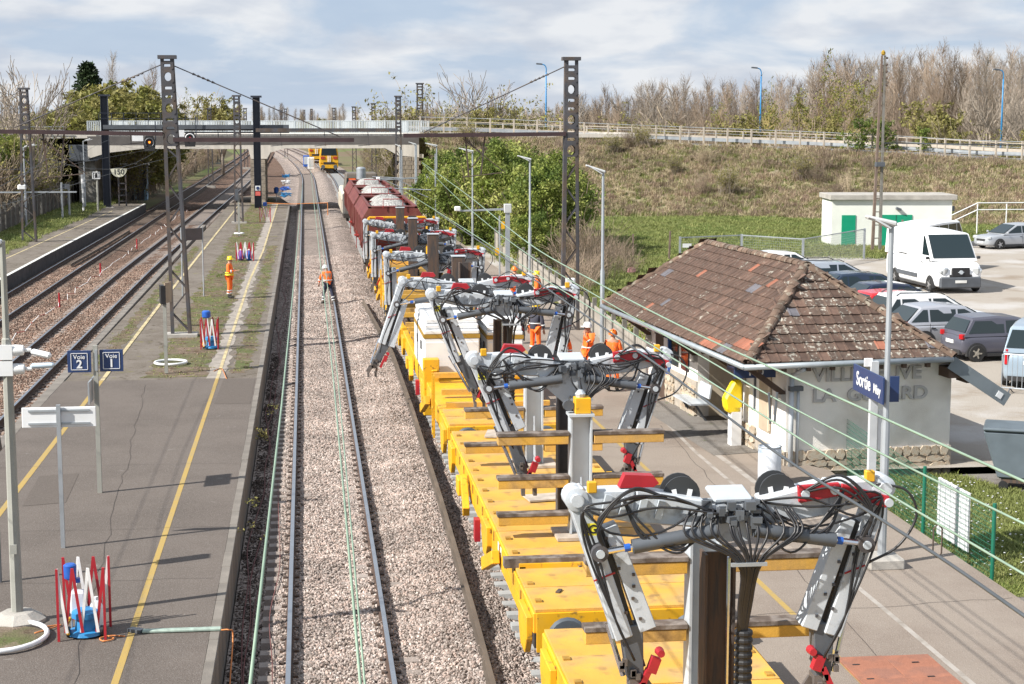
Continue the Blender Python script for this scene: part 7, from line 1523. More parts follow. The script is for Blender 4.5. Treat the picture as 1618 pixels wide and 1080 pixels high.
# camera / display masts with cross arms
def armmast(label, x, y, top, armx, armz):
    t = thing('camera_mast', label, 'camera mast', (x, y, PZ)); h = top - PZ
    MB().box((0, 0, h / 2), (0.2, 0.2, h)).done('post', M_steel, t); MB().box((0, 0, h + 0.15), (0.34, 0.3, 0.42)).done('junction_box', mat('lamp_housing', (0.52, 0.53, 0.53)), t, bevel=0.02); MB().bar((0, 0, h + 0.12), (armx, 0, h + armz), 0.1, 0.1, w2=0.07, h2=0.07).done('arm', M_steel, t)
    MB().box((armx - 0.05, 0, h + armz + 0.1), (0.28, 0.22, 0.22)).done('camera', M_white, t, bevel=0.03); MB().box((-0.22, -0.02, h * 0.80), (0.16, 0.05, 0.34)).done('yellow_plate', M_yel, t); return t
armmast('camera mast with a long arm reaching over the train near the bushes', 9.36, 78, 3.6, -2.3, 0.05)
armmast('second camera mast with an arm, near the bridge', 8.5, 118, 3.7, -3.4, -0.1)
t = thing('thin_post', 'thin post with a yellow plate left of the near camera mast', 'post', (9.1, 79, PZ)); MB().tube((0, 0, 0), (0, 0, 2.9), 0.04, 6).done('post', M_steel, t); MB().box((-0.12, 0, 1.2), (0.18, 0.04, 0.34)).done('yellow_plate', M_yel, t)
for i, (x, y, h) in enumerate([(8.3, 108, 5.2), (8.0, 122, 5.6), (7.4, 130, 5.0)]):
    t = thing('cable_post', ['slim grey post with a cross bar beside the brown wagons', 'taller slim post farther along beside the brown wagons', 'slim post closest to the right pier'][i], 'post', (x, y, PZ)); MB().tube((0, 0, 0), (0, 0, h), 0.05, 6).done('post', M_steel, t); MB().tube((0.1, 0, h * 0.55), (-3.2, 0, h * 0.58), 0.04, 6).done('cross_bar', M_steel, t); MB().tube((0, 0, h * 0.42), (-1.6, 0, h * 0.56), 0.03, 6).done('strut', M_steel, t)
# --- concrete fence right of the train
M_pl = mat('grey_concrete_slat', (0.34, 0.31, 0.27), 0.9, 0, 0.2, 2, 0.2, 20, rnd=0.15)
cf = thing('concrete_fence', 'weathered concrete picket fence running along the right platform to the bushes', 'fence', (0, 0, 0.4)); sl2 = MB().box((0, 0, 0.5), (0.04, 0.13, 1.0)).done('picket', M_pl, cf); po = MB().box((0, 0, 0.62), (0.14, 0.14, 1.3)).done('post', M_conc2, cf); MB().lathe([(0.09, 1.27), (0.07, 1.33), (0.02, 1.38)], (0, 0, 0), 'Z', 8)
def fx_(y): return 9.9 + 0.02 * (y - 50)
y = 47.6; k = 0; fp_, fs_ = True, True
while y < 96:
    if k % 12 == 0:
        if fp_: po.location = (fx_(y), y, 0); fp_ = False
        else: link_copy(po, cf, (fx_(y), y, 0))
    else:
        if fs_: sl2.location = (fx_(y), y, 0); fs_ = False
        elif k < 320: link_copy(sl2, cf, (fx_(y), y, 0), 0.02)
    y += 0.175; k += 1
b = MB(); b.bar((fx_(47.6) + .05, 47.6, 0.85), (fx_(96) + .05, 96, 0.85), 0.05, 0.09); b.bar((fx_(47.6) + .05, 47.6, 0.2), (fx_(96) + .05, 96, 0.2), 0.05, 0.09); b.done('rail', M_conc2, cf)
t = thing('information_post', 'white rounded notice board on the fence behind the workers', 'sign', (9.8, 62, PZ)); MB().box((0, 0, 0.9), (0.42, 0.1, 1.3)).done('board', M_white, t, bevel=0.05); MB().box((0, 0, 0.2), (0.1, 0.08, 0.4)).done('leg', M_steel, t)
# --- green mesh fence with white board
M_gr = mat('green_fence_paint', (0.01, 0.13, 0.08), 0.45, 0, 0.1)
FP = [g(1330, 745, GZ), g(1372, 780, GZ), g(1458, 848, GZ), g(1567, 918, GZ)]
gf = thing('green_mesh_fence', 'green welded mesh fence with round topped posts between platform and lawn', 'fence', (0, 0, 0))
pp = MB().tube((0, 0, -0.1), (0, 0, 1.35), 0.035, 10).done('post', M_gr, gf); pp.location = FP[0]
for q in FP[1:]: link_copy(pp, gf, q)
def mesh_panel(a, c, h0=0.05, h1=1.25):
    d = (c - a); n = int(d.length / 0.055); b = MB()
    for i in range(n + 1): q = a + d * (i / n); b.bar(q + Vector((0, 0, h0)), q + Vector((0, 0, h1)), 0.003, 0.003)
    for k in range(14): z = h0 + (h1 - h0) * k / 13; b.bar(a + Vector((0, 0, z)), c + Vector((0, 0, z)), 0.0055, 0.0055)
    o = b.done('mesh_panel', M_gr, gf); tag(o, kind='stuff')
for i in range(3): mesh_panel(FP[i], FP[i + 1])
t = thing('white_board', 'white corrugated board tied behind the green mesh fence', 'board', (0, 0, 0)); a, c = FP[2].lerp(FP[3], 0.17) + Vector((0.08, 0.02, 0)), FP[2].lerp(FP[3], 0.62) + Vector((0.08, 0.02, 0))
n = 12
for k in range(n): q0, q1 = a.lerp(c, k / n), a.lerp(c, (k + 1) / n - 0.01); MB().bar(q0 + Vector((0, 0, 0.72)), q1 + Vector((0, 0, 0.72)), 0.03 if k % 2 else 0.045, 1.06).done('board_strip', mat('white_board_paint', (0.72, 0.72, 0.75), 0.5), t)
# --- large grey wheelie bin at the right edge
t = thing('waste_container', 'large dark grey waste container cut off by the right edge', 'waste container', g(1618, 775, GZ) + Vector((0.05, 0.4, 0)), R(-25))
b = MB(); b.prism([(-0.42, 0.25), (0.45, 0.25), (0.6, 1.25), (-0.75, 1.25)], -0.5, 0.5, 'XZ'); b.done('bin_body', mat('blue_grey_plastic', (0.10, 0.125, 0.145), 0.5), t, bevel=0.04); MB().box((-0.05, 0, 1.29), (1.4, 1.08, 0.08)).done('lid', MATS['blue_grey_plastic'], t, bevel=0.03)
for x in (-0.3, 0.3): MB().lathe([(0.1, -0.03), (0.1, 0.03)], (x, -0.45, 0.1), 'Y', 12).done('wheel', M_black, t)
MB().box((0, 0, 0.2), (0.7, 0.9, 0.08)).done('wheel_frame', M_rust, t)
# --- crowd barrier
def crowd(label, a, c):
    t = thing('crowd_barrier', label, 'barrier', a); d = Vector(c) - Vector(a); b = MB(); L = d.length; b.path([(0, 0, 0.15), (0, 0, 1.08)] + [tuple(Vector((0, 0, 1.1)) + d * 0.02), tuple(Vector((0, 0, 1.1)) + d * 0.98)] + [tuple(d + Vector((0, 0, 1.08))), tuple(d + Vector((0, 0, 0.15)))], 0.022, 6, close=True); b.done('frame', M_steel, t)
    for k in range(1, 17): q = d * (k / 17); MB().tube(q + Vector((0, 0, 0.15)), q + Vector((0, 0, 1.08)), 0.009, 5).done('bar', M_steel, t)
    nn = Vector((-d.y, d.x, 0)).normalized() * 0.3
    for f_ in (0.1, 0.9): MB().path([d * f_ - nn, d * f_ + Vector((0, 0, 0.15)), d * f_ + nn], 0.018, 5).done('foot', M_dgrey, t)
crowd('steel crowd barrier standing behind the light blue-grey van at the right edge', g(1582, 620, 0.32), g(1582, 620, 0.32) + Vector((1.9, -1.45, 0)))
# --- utility pole, chain link gate, handrails by the lot
t = thing('utility_pole', 'twin-leg wooden utility pole with insulators in front of the green doored shed', 'utility pole', g(1384, 398, 0.32)); h = 11.1
M_pole = mat('weathered_pole', (0.17, 0.125, 0.10), 0.9, 0, 0.25, 2)
for dx0, dx1 in ((-0.22, 0.02), (0.22, 0.2)): MB().bar((dx0, 0, 0), (dx1, 0, h), 0.16, 0.16, w2=0.1, h2=0.1).done('pole_leg', M_pole if dx0 < 0 else M_conc2, t)
for k in range(14): z = 0.8 + k * 0.75; f_ = z / h; MB().bar((-0.22 + 0.24 * f_, 0, z), (0.22 - 0.02 * f_, 0, z), 0.05, 0.05).done('rung', M_pole, t)
b = MB()
for k in range(5): b.lathe([(0.04, 0), (0.09, 0.05), (0.05, 0.12)], (0.32, 0, h - 0.2 - k * 0.38), 'Z', 8); b.tube((0.1, 0, h - 0.2 - k * .38), (0.32, 0, h - .15 - k * .38), 0.02, 5)
b.done('insulator', M_rust, t); MB().lathe([(0.05, 0), (0.13, 0.06), (0.12, 0.2), (0.03, 0.3)], (0.1, 0, h), 'Z', 8).done('moss_tuft', mat('ochre_moss', (0.32, 0.20, 0.02), 0.9), t); MB().box((0.05, -0.1, 5.0), (0.5, 0.35, 0.25)).done('switch_box', M_dgrey, t)
pt = t.location + Vector((0.2, 0, 6.2)); wire('thin dark wire from the utility pole to the right edge', [pt, pt + Vector((12, 6, -0.25)), pt + Vector((28, 14, 0.5))], 0.035, M_wired)
M_cl = mat('chain_link', (0.30, 0.33, 0.33), 0.5, 0.3)
GP = [g(1074, 425, 0.35), g(1171, 420, 0.35), g(1268, 428, 0.35), g(1365, 408, 0.33)]
t = thing('wire_mesh_fence', 'low wire mesh fence with steel posts between the lawn and the parking lot', 'fence', (0, 0, 0))
for q in GP: MB().box(q + Vector((0, 0, 0.8)), (0.1, 0.1, 1.7)).done('post', M_steel, t)
b = MB()
for i in range(3):
    a, c = GP[i], GP[i + 1]; d = c - a; n = int(d.length / 0.12)
    for k in range(n + 1): q = a + d * k / n; b.bar(q + Vector((0, 0, 0.1)), q + Vector((0, 0, 1.55)), 0.007, 0.007)
    for k in range(12): z = 0.1 + k * 0.13; b.bar(a + Vector((0, 0, z)), c + Vector((0, 0, z)), 0.007, 0.007)
tag(b.done('mesh', M_cl, t), kind='stuff')
for i in range(3): MB().bar(GP[i] + Vector((0, 0, 1.6)), GP[i + 1] + Vector((0, 0, 1.6)), 0.05, 0.05).done('top_rail', M_steel, t)
MB().box(GP[0] + Vector((0.35, -0.05, 1.2)), (0.45, 0.03, 0.2)).done('white_tag', M_white, t)
t = thing('stair_railing', 'white tubular railing at the ramp behind the silver estate car', 'railing', g(1525, 375, 0.32)); t.location.y += 3
for dz in (0.0, 0.45): MB().path([(0, 0, 0.7 + dz), (2.0, 0, 1.6 + dz), (7, 0, 1.6 + dz)], 0.04, 6).done('rail', M_white, t)
for x in (0, 2, 4, 6): MB().tube((x, 0, 0), (x, 0, 2.0 if x else 1.1), 0.04, 6).done('post', M_white, t)
for i, (u, v) in enumerate([(1000, 395), (1057, 400), (1362, 345), (1420, 400)]):
    t = thing('wooden_stake', ['short wooden stake in the brambles left of the station roof', 'short wooden stake right of the other stake in the brambles', 'old stake leaning in front of the shed wall', 'thin stake beside the panel van'][i], 'stake', g(u, v + 12, 0.35)); MB().bar((0, 0, 0), (0.05 * i, 0, 1.3 + 0.3 * i), 0.1, 0.1, w2=0.08, h2=0.08).done('stake', M_pole, t)
t = thing('litter', 'small pink and white rag lying at the edge of the brambles', 'rag', g(998, 432, 0.4)); bm_ = MB(); bm_.lathe([(0.05, 0), (0.22, 0.08), (0.18, 0.25), (0.04, 0.32)], (0, 0, 0), 'Z', 7); bm_.done('rag', mat('pink_rag', (0.65, 0.25, 0.33), 0.8, 0, 0.3, 6), t)
# --- blue lamps along the road
def bluelamp(label, u, v, Y):
    p = atY(u, v, Y); zb_ = 3.5; t = thing('street_lamp', label, 'street lamp', (p.x, Y, zb_)); h = p.z - zb_
    MB().lathe([(0.12, 0), (0.08, h * 0.6), (0.06, h - 0.8)], (0, 0, 0), 'Z', 8).done('pole', M_lblue, t, smooth=True); MB().path(bez([(0, 0, h - 0.8), (0, 0, h - 0.4), (-0.15, 0, h - 0.1), (-0.45, 0, h)], 9), 0.055, 6).done('arm', M_lblue, t, smooth=True); MB().bar((-0.4, 0, h), (-1.0, 0, h + 0.05), 0.3, 0.14).done('lamp_head', M_dgrey, t, bevel=0.04)
bluelamp('blue street lamp right of the tall mast, first along the road', 863, 101, 165); bluelamp('blue street lamp in the middle of the embankment road', 1203, 107, 162); bluelamp('blue street lamp near the right edge of the road', 1586, 110, 152)
# --- left platform furniture
t = thing('speed_sign', 'half round white board reading 150 at the end of the far left platform', 'sign', g(195, 325, 0.5))
MB().prism([(0.68 * math.cos(a), 0.5 + 0.72 * math.sin(a)) for a in fr(-math.pi, 0, math.pi / 12)], -0.03, 0.03, 'XZ').done('board', mat('cream_sign', (0.70, 0.69, 0.55), 0.5), t).location = (-0.3, 0, 2.65)
text('lettering', '150', 0.62, M_black, t, (-0.3, -0.045, 2.86), (math.pi / 2, 0, 0), 0.004, bold=0.005)
for x in (-0.35, 0.25): MB().box((x, 0.05, 1.3), (0.12, 0.12, 2.7)).done('post', M_dsteel, t)
for k in range(4): MB().box((-0.05, 0.05, 0.4 + k * 0.5), (0.6, 0.08, 0.1)).done('rung', M_dsteel, t)
t = thing('platform_sign', 'small white square sign with a black symbol on a post on the far left platform', 'sign', g(155, 333, 0.5)); MB().tube((0, 0, 0), (0, 0, 3.2), 0.08, 6).done('post', M_gpost, t)
MB().box((-0.05, -0.1, 2.85), (0.62, 0.04, 0.58)).done('board', M_white, t); b = MB(); b.box((-0.05, -0.125, 3.05), (0.48, 0.01, 0.05)); b.box((-0.27, -0.125, 2.85), (0.05, 0.01, 0.4)); b.box((0.17, -0.125, 2.85), (0.05, 0.01, 0.4)); b.box((-0.05, -0.125, 2.80), (0.2, 0.01, 0.3)); b.box((-0.05, -0.125, 2.98), (0.1, 0.01, 0.1)); b.done('symbol', M_black, t)
for i, u in enumerate((97, 108)):
    t = thing('grey_post', ['left of two grey posts carrying a dark box on the far left platform', 'right of two grey posts carrying a dark box on the far left platform'][i], 'post', g(u + 2, 346 - i * 4, 0.5)); MB().tube((0, 0, 0), (0, 0, 2.7 - 0.25 * i), 0.08, 6).done('post', M_steel, t)
    if i == 0: MB().box((0.3, 0.1, 2.4), (0.55, 0.2, 0.35)).done('dark_box', M_dgrey, t)
t = thing('painted_post', 'slim blue and white painted post on the far left platform', 'post', g(132, 335, 0.5)); 
for k in range(8): MB().tube((0, 0, k * 0.38), (0, 0, k * 0.38 + 0.37), 0.11 if k > 4 else 0.08, 6).done('band', [M_white, M_steel][k % 2], t)
p = atY(200, 330, 146); t = thing('graffiti_cabin', 'small cabin covered in blue and white graffiti beside the left platform', 'cabin', g(208, 318, 0.3) + Vector((0, 3, 0))); MB().box((0, 0, 1.6), (2.4, 1.8, 3.2)).done('wall', mat('blue_graffiti', (0.06, 0.07, 0.08), 0.7, 0, 0.2, 2, col2=(0.30, 0.48, 0.62), m2=(0.52, 0.56), s2=1.4), t); MB().box((0, 0, 3.27), (2.7, 2.1, 0.14)).done('roof', M_conc, t); MB().box((0.6, -0.92, 1.0), (0.7, 0.05, 1.9)).done('door', M_dgrey, t)
t = thing('relay_box', 'pale cubic relay box right of the graffiti cabin', 'relay box', g(224, 305, 0.2)); MB().box((0, 0, 0.7), (1.1, 0.8, 1.4)).done('box', M_conc, t); MB().box((0, 0, 1.45), (1.3, 1.0, 0.1)).done('lid', M_conc, t)
t = thing('far_camera', 'white camera on a long bracket near the left edge', 'camera', atY(35, 302, 104)); MB().box((0, 0, 0.25), (0.5, 0.3, 0.32)).done('camera', M_white, t, bevel=0.06); MB().bar((-6, 0, -0.05), (3.2, 0, -0.05), 0.08, 0.08).done('bracket', M_steel, t)
fx0 = [g(-30, 385, 0.5), g(0, 368, 0.5), g(65, 340, 0.5), g(150, 306, 0.5)]
t = thing('dark_picket_fence', 'dark weathered concrete picket fence behind the far left platform', 'fence', (0, 0, 0)); M_dkf = mat('dark_fence_concrete', (0.10, 0.085, 0.07), 0.95, 0, 0.25, 2, rnd=0.15)
pk = None; ps_ = None
for i in range(3):
    a, c = fx0[i], fx0[i + 1]; d = c - a; n = int(d.length / 0.24)
    for k in range(n):
        q = a + d * k / n
        if k % 9 == 0:
            if ps_ is None: ps_ = MB().box((0, 0, 0.95), (0.2, 0.2, 1.9)).done('post', M_conc2, t); ps_.location = q
            else: link_copy(ps_, t, q)
        else:
            if pk is None: pk = MB().box((0, 0, 0.75), (0.06, 0.17, 1.45)).done('picket', M_dkf, t); pk.location = q
            else: link_copy(pk, t, q)
    MB().bar(a + Vector((0, 0, 1.25)), c + Vector((0, 0, 1.25)), 0.08, 0.12).done('rail', M_dkf, t)
# equipment left of the new track beyond the bridge: blue reels
for i, (x, y) in enumerate([(-2.0, 172), (-2.2, 186), (-2.3, 205), (-2.6, 228)]):
    t = thing('cable_reel', ['blue cable tangle beside the track right under the bridge', 'second blue cable tangle beyond the bridge', 'third pale cable tangle beyond the bridge', 'farthest cable tangle on the left of the new track'][i], 'cable', (x, y, -0.1)); b = MB()
    for k in range(5): b.path([(random.uniform(-.6, .6), random.uniform(-.6, .6), random.uniform(0, .5)) for _ in range(6)], 0.06, 5)
    b.done('tangle', [M_lblue, M_blue, M_white, M_lblue][i], t)
t = thing('orange_rope', 'thin orange rope barring the track at the end of the platform', 'rope', (-3.4, 141, 0.9)); MB().path([(0, 0, 0), (2.2, 0, -0.1), (5.2, 0, -0.02)], 0.035, 5).done('rope', M_ocab, t); MB().tube((5.2, 0, 0), (5.2, 0, -1.1), 0.04, 5).done('stake', M_ocab, t)
t = thing('warning_beacon', 'blue and white beacon lamp at the rope by the platform end', 'beacon', g(437, 318, PZ)); MB().tube((0, 0, 0), (0, 0, 0.9), 0.03, 6).done('pole', M_steel, t); MB().lathe([(0.1, 0.7), (0.22, 0.8), (0.22, 1.2), (0.1, 1.3)], (0, 0, 0), 'Z', 12).done('beacon', M_blue, t); MB().lathe([(0.2, -0.05), (0.2, 0.05)], (0.25, -0.1, 0.7), 'Y', 12).done('dial', M_white, t)
# ================================================================ VEGETATION
def leafmat(name, c, c2, trans=0.25, rnd=0.2, sc_=0.6):
    m = bpy.data.materials.new(name); m.use_nodes = True; t = m.node_tree; n = t.nodes; b = n['Principled BSDF']; b.inputs['Roughness'].default_value = 0.6; b.inputs['Specular IOR Level'].default_value = 0.25
    geo = n.new('ShaderNodeNewGeometry'); no = n.new('ShaderNodeTexNoise'); no.inputs['Scale'].default_value = sc_; no.inputs['Detail'].default_value = 5; t.links.new(geo.outputs['Position'], no.inputs['Vector'])
    mr = n.new('ShaderNodeMapRange'); mr.inputs[1].default_value = 0.4; mr.inputs[2].default_value = 0.6; t.links.new(no.outputs[0], mr.inputs[0]); x = n.new('ShaderNodeMix'); x.data_type = 'RGBA'; t.links.new(mr.outputs[0], x.inputs[0]); x.inputs[6].default_value = (*c, 1); x.inputs[7].default_value = (*c2, 1)
    h = n.new('ShaderNodeHueSaturation'); r_ = n.new('ShaderNodeMath'); r_.operation = 'MULTIPLY_ADD'; t.links.new(geo.outputs['Random Per Island'], r_.inputs[0]); r_.inputs[1].default_value = rnd * 2; r_.inputs[2].default_value = 1 - rnd; t.links.new(r_.outputs[0], h.inputs['Value']); t.links.new(x.outputs[2], h.inputs['Color']); t.links.new(h.outputs[0], b.inputs['Base Color'])
    if trans:
        tr = n.new('ShaderNodeBsdfTranslucent'); t.links.new(h.outputs[0], tr.inputs[0]); ms = n.new('ShaderNodeMixShader'); ms.inputs[0].default_value = trans; t.links.new(b.outputs[0], ms.inputs[1]); t.links.new(tr.outputs[0], ms.inputs[2]); t.links.new(ms.outputs[0], n['Material Output'].inputs[0])
    return m
L_dark = leafmat('evergreen_leaf', (0.09, 0.135, 0.028), (0.17, 0.21, 0.045), 0.3, 0.45); L_lime = leafmat('lime_laurel_leaf', (0.22, 0.27, 0.055), (0.36, 0.37, 0.12), 0.35, 0.45)
L_olive = leafmat('olive_budding_leaf', (0.20, 0.19, 0.06), (0.28, 0.25, 0.09), 0.3, 0.4); L_con = leafmat('dark_conifer_needles', (0.018, 0.035, 0.012), (0.035, 0.055, 0.02), 0.1, 0.4); L_yel = leafmat('yellow_green_bud', (0.22, 0.21, 0.05), (0.17, 0.18, 0.05), 0.3, 0.4)
B_grey = mat('grey_bark', (0.29, 0.245, 0.20), 0.9, 0, 0.25, 1, rnd=0.2, wpos=True); B_brown = mat('brown_twigs', (0.25, 0.19, 0.14), 0.9, 0, 0.25, 1, rnd=0.25, wpos=True); B_pale = mat('pale_dry_stems', (0.36, 0.29, 0.20), 0.9, 0, 0.25, 1, rnd=0.25, wpos=True); B_red = mat('reddish_bramble_stems', (0.20, 0.12, 0.095), 0.9, 0, 0.25, 1, rnd=0.3, wpos=True); B_och = mat('ochre_twigs', (0.30, 0.23, 0.09), 0.9, 0, 0.25, 1, rnd=0.2, wpos=True)
vr = random.Random(21)
def tri_tube(b, p0, p1, r0, r1):
    d = (p1 - p0); 
    if d.length < 1e-5: return
    d.normalize(); a = d.orthogonal().normalized(); c = d.cross(a); o = len(b.v)
    for p, r_ in ((p0, r0), (p1, r1)):
        for k in range(3): q = 2.0944 * k; b.v.append(tuple(p + (a * math.cos(q) + c * math.sin(q)) * r_))
    for k in range(3): k2 = (k + 1) % 3; b.f.append((o + k, o + k2, o + 3 + k2, o + 3 + k)); b.m.append(b.mi)
def grow(b, p, d, L, r_, lev, spread, up, nb, tips=None, seg=3, minr=0.012):
    for s in range(seg):
        q = p + d * (L / seg); r2 = r_ * (0.86 if lev else 0.9); tri_tube(b, p, q, max(r_, minr), max(r2, minr)); p = q; r_ = r2
        d = (d + Vector((vr.gauss(0, 0.09), vr.gauss(0, 0.09), vr.gauss(0, 0.05) + up * 0.08))).normalized()
        if lev > 0 and (s > 0 or lev < 4):
            for _ in range(nb):
                ax = d.orthogonal().normalized(); ax = Matrix.Rotation(vr.uniform(0, 6.28), 3, d) @ ax; dd = (d + ax * vr.uniform(0.5, 1.1) * spread).normalized(); dd.z += up * 0.15; dd.normalize()
                grow(b, p, dd, L * vr.uniform(0.5, 0.78), r_ * 0.55, lev - 1, spread, up, nb, tips, seg, minr)
    if tips is not None: tips.append(p)
def leaf_quads(b, c, rad, n, size, mi):
    b.mi = mi
    for _ in range(n):
        v = Vector((vr.gauss(0, 1), vr.gauss(0, 1), vr.gauss(0, 1))); v = v.normalized() * rad * (vr.random() ** 0.45); q = c + Vector((v.x, v.y, v.z * 0.8)); nrm = Vector((vr.gauss(0, 1), vr.gauss(0, 1), vr.gauss(0, 1) + 0.5)).normalized(); a = nrm.orthogonal().normalized(); a = Matrix.Rotation(vr.uniform(0, 6.28), 3, nrm) @ a; e = nrm.cross(a); s = size * vr.uniform(0.6, 1.3); o = len(b.v)
        b.v += [tuple(q - a * s), tuple(q + e * s * 0.45), tuple(q + a * s), tuple(q - e * s * 0.45)]; b.f.append((o, o + 1, o + 2, o + 3)); b.m.append(mi)
# --- proto meshes
def bare_tree_mesh(name, h, kind, m, leaves=None, nleaf=0, lsz=0.12, minr=0.013):
    b = MB(); tips = []
    if kind == 'poplar':
        n = int(h / 0.5); p = Vector((0, 0, 0)); 
        for i in range(n):
            q = Vector((0.02 * h * math.sin(i * 0.3), 0.015 * h * math.cos(i * 0.23) - 0.015 * h, h * (i + 1) / n)); r0 = 0.018 * h * (1 - i / n) + 0.02; tri_tube(b, p, q, r0, r0 * 0.95)
            if i > n * 0.16:
                for _ in range(4):
                    a = vr.uniform(0, 6.28); L = (0.26 * h) * (1 - 0.75 * i / n) * vr.uniform(0.5, 1.1); d = Vector((math.cos(a) * 0.6, math.sin(a) * 0.6, 1.0)).normalized(); grow(b, q, d, L, 0.028, 2, 0.6, 0.5, 1, tips, 3, minr)
            p = q
    elif kind == 'wide':
        tri_tube(b, Vector((0, 0, 0)), Vector((0.1, 0, h * 0.16)), h * 0.028, h * 0.024)
        for k in range(6):
            a = k * 1.05 + vr.uniform(-.3, .3); d = Vector((math.cos(a) * vr.uniform(0.2, 0.65), math.sin(a) * vr.uniform(0.2, 0.65), 1)).normalized(); grow(b, Vector((0.1, 0, h * 0.15)), d, h * 0.34, h * 0.013, 4, 0.62, 0.55, 1, tips, 3, minr)
        while len(b.f) > 60000: break
    elif kind == 'shrub':
        for k in range(42):
            a = vr.uniform(0, 6.28); q = Vector((vr.gauss(0, h * 0.2), vr.gauss(0, h * 0.2), 0)); d = Vector((math.cos(a) * vr.uniform(0, 0.55), math.sin(a) * vr.uniform(0, 0.55), 1)).normalized(); grow(b, q, d, h * vr.uniform(0.4, 0.75), 0.02, 2, 0.6, 0.1, 1, tips, 3, minr)
    if leaves is not None:
        vr.shuffle(tips)
        for tp in tips[:nleaf]: leaf_quads(b, tp, 0.45, 9, lsz, 1)
    o = b.done(name, [m, leaves or L_olive]); return o
PT = [bare_tree_mesh('bare_poplar', 15 + i, 'poplar', B_grey if i % 2 else B_brown) for i in range(3)]
WT = [bare_tree_mesh('bare_tree', 12, 'wide', B_grey, minr=0.026), bare_tree_mesh('ochre_tree', 12, 'wide', B_och, L_yel, 260, 0.14), bare_tree_mesh('budding_tree', 10, 'wide', B_brown, L_olive, 500, 0.2)]
SH = [bare_tree_mesh('bare_shrub', 4.0, 'shrub', B_brown), bare_tree_mesh('bare_shrub', 4.0, 'shrub', B_grey, L_olive, 260, 0.13), bare_tree_mesh('bare_shrub', 3.5, 'shrub', B_pale), bare_tree_mesh('green_shrub', 3.5, 'shrub', B_brown, L_dark, 420, 0.13)]
def leafy(name, h, w, leaf, nclump, m=B_brown, lsz=0.105, leaf2=None):
    b = MB(); tips = []
    for k in range(9): a = k * 0.7; grow(b, Vector((math.cos(a) * w * 0.12, math.sin(a) * w * 0.12, 0)), Vector((math.cos(a) * 0.5, math.sin(a) * 0.5, 1)).normalized(), h * 0.4, 0.05, 2, 0.7, 0.2, 1, tips, 3, 0.02)
    for k in range(nclump):
        v = Vector((vr.gauss(0, 1), vr.gauss(0, 1), vr.gauss(0, 1))).normalized() * vr.uniform(0.55, 1.0); lump = 1 + 0.28 * noise.noise(Vector((v.x * 2.3, v.y * 2.3, v.z * 2.3 + h)))
        c = Vector((v.x * w / 2 * lump, v.y * w / 2 * lump, h * 0.52 + v.z * h * 0.48 * lump))
        if c.z < 0.15: continue
        leaf_quads(b, c, 0.38, 27, lsz, 2 if (leaf2 and noise.noise(c * 0.6) > 0.05) else 1)
    return b.done(name, [m, leaf, leaf2 or leaf])
LB = [leafy('laurel_bush', 5.6, 5.5, L_dark, 620, leaf2=L_lime), leafy('laurel_bush', 5.0, 5.0, L_lime, 560, leaf2=L_dark), leafy('laurel_bush', 4.2, 5.5, L_lime, 520, leaf2=L_dark)]
def put(proto, label, x, y, z, s=1.0, name=None, cat='tree', group=None, sz=None, rz=None):
    """proto mesh split into a thing with crown and trunk parts"""
    t = thing(name or proto.name.split('.')[0], label, cat, (x, y, z), vr.uniform(0, 6.28) if rz is None else rz, group); t.scale = (s, s, sz or s)
    c = proto.copy(); C.objects.link(c); c.parent = t; c.name = 'crown'
    return t
def trunk_of(t, h, r_, m=B_grey):
    MB().tube((0, 0, -0.5), (0.1, 0, h), r_, 7, r_ * 0.8).done('trunk', m, t, smooth=True)
# right hand evergreen bushes: positions along the fence
spots = [(10.2, 103, 1.0, 1), (11.8, 100, 1.1, 1), (13.2, 98, 1.12, 2), (13.6, 94, 1.05, 1), (13.0, 90, 0.95, 1), (12.6, 108, 1.15, 1), (14.2, 101, 1.15, 2), (9.6, 114, 0.95, 2), (10.6, 122, 1.0, 1), (12.4, 90, 0.75, 2), (11.4, 84, 0.6, 1)]
wordsr = ['leafy green bush nearest the second camera mast', 'pale green laurel bush behind the slim lamp pole', 'dark green bush in the middle of the hedge', 'tall pale green bush behind the grey lamp pole', 'rounded dark green bush behind the tall riveted mast', 'bush rising at the back of the green clump, left', 'broad lime green bush at the back of the clump, right', 'green bush beside the stone bridge pier', 'green bush behind the bridge pier near the bank', 'low lime bush at the foot of the hedge', 'small pale green bush close to the concrete fence']
for (x, y, s, k), lab in zip(spots, wordsr): t = put(LB[k], lab, x, y, 0.2, s, 'laurel_bush', 'bush', sz=s * (1.12 if s > 0.9 else 1)); trunk_of(t, 1.5, 0.1)
for i, (x, y, s) in enumerate([(12.2, 78, 0.5), (13.2, 81, 0.6), (14.0, 83, 0.5), (15.6, 85, 0.36), (11.6, 72, 0.4), (12.6, 74, 0.4), (15.6, 80, 0.28), (13.6, 77, 0.4), (16.8, 88, 0.26)]):
    t = put(SH[0], 'reddish brown leafless thicket, %s' % ['at the left below the mast', 'just left of the tall mast', 'right behind the tall mast', 'between the mast and the lamp pole', 'closest to the concrete fence', 'low and near the fence', 'behind the lamp pole', 'in front of the dark bushes', 'at the right end of the clump'][i], x, y, 0.3, s, 'bramble_thicket', 'shrub'); t.children[0].data = t.children[0].data
    trunk_of(t, 0.7, 0.04, B_red)
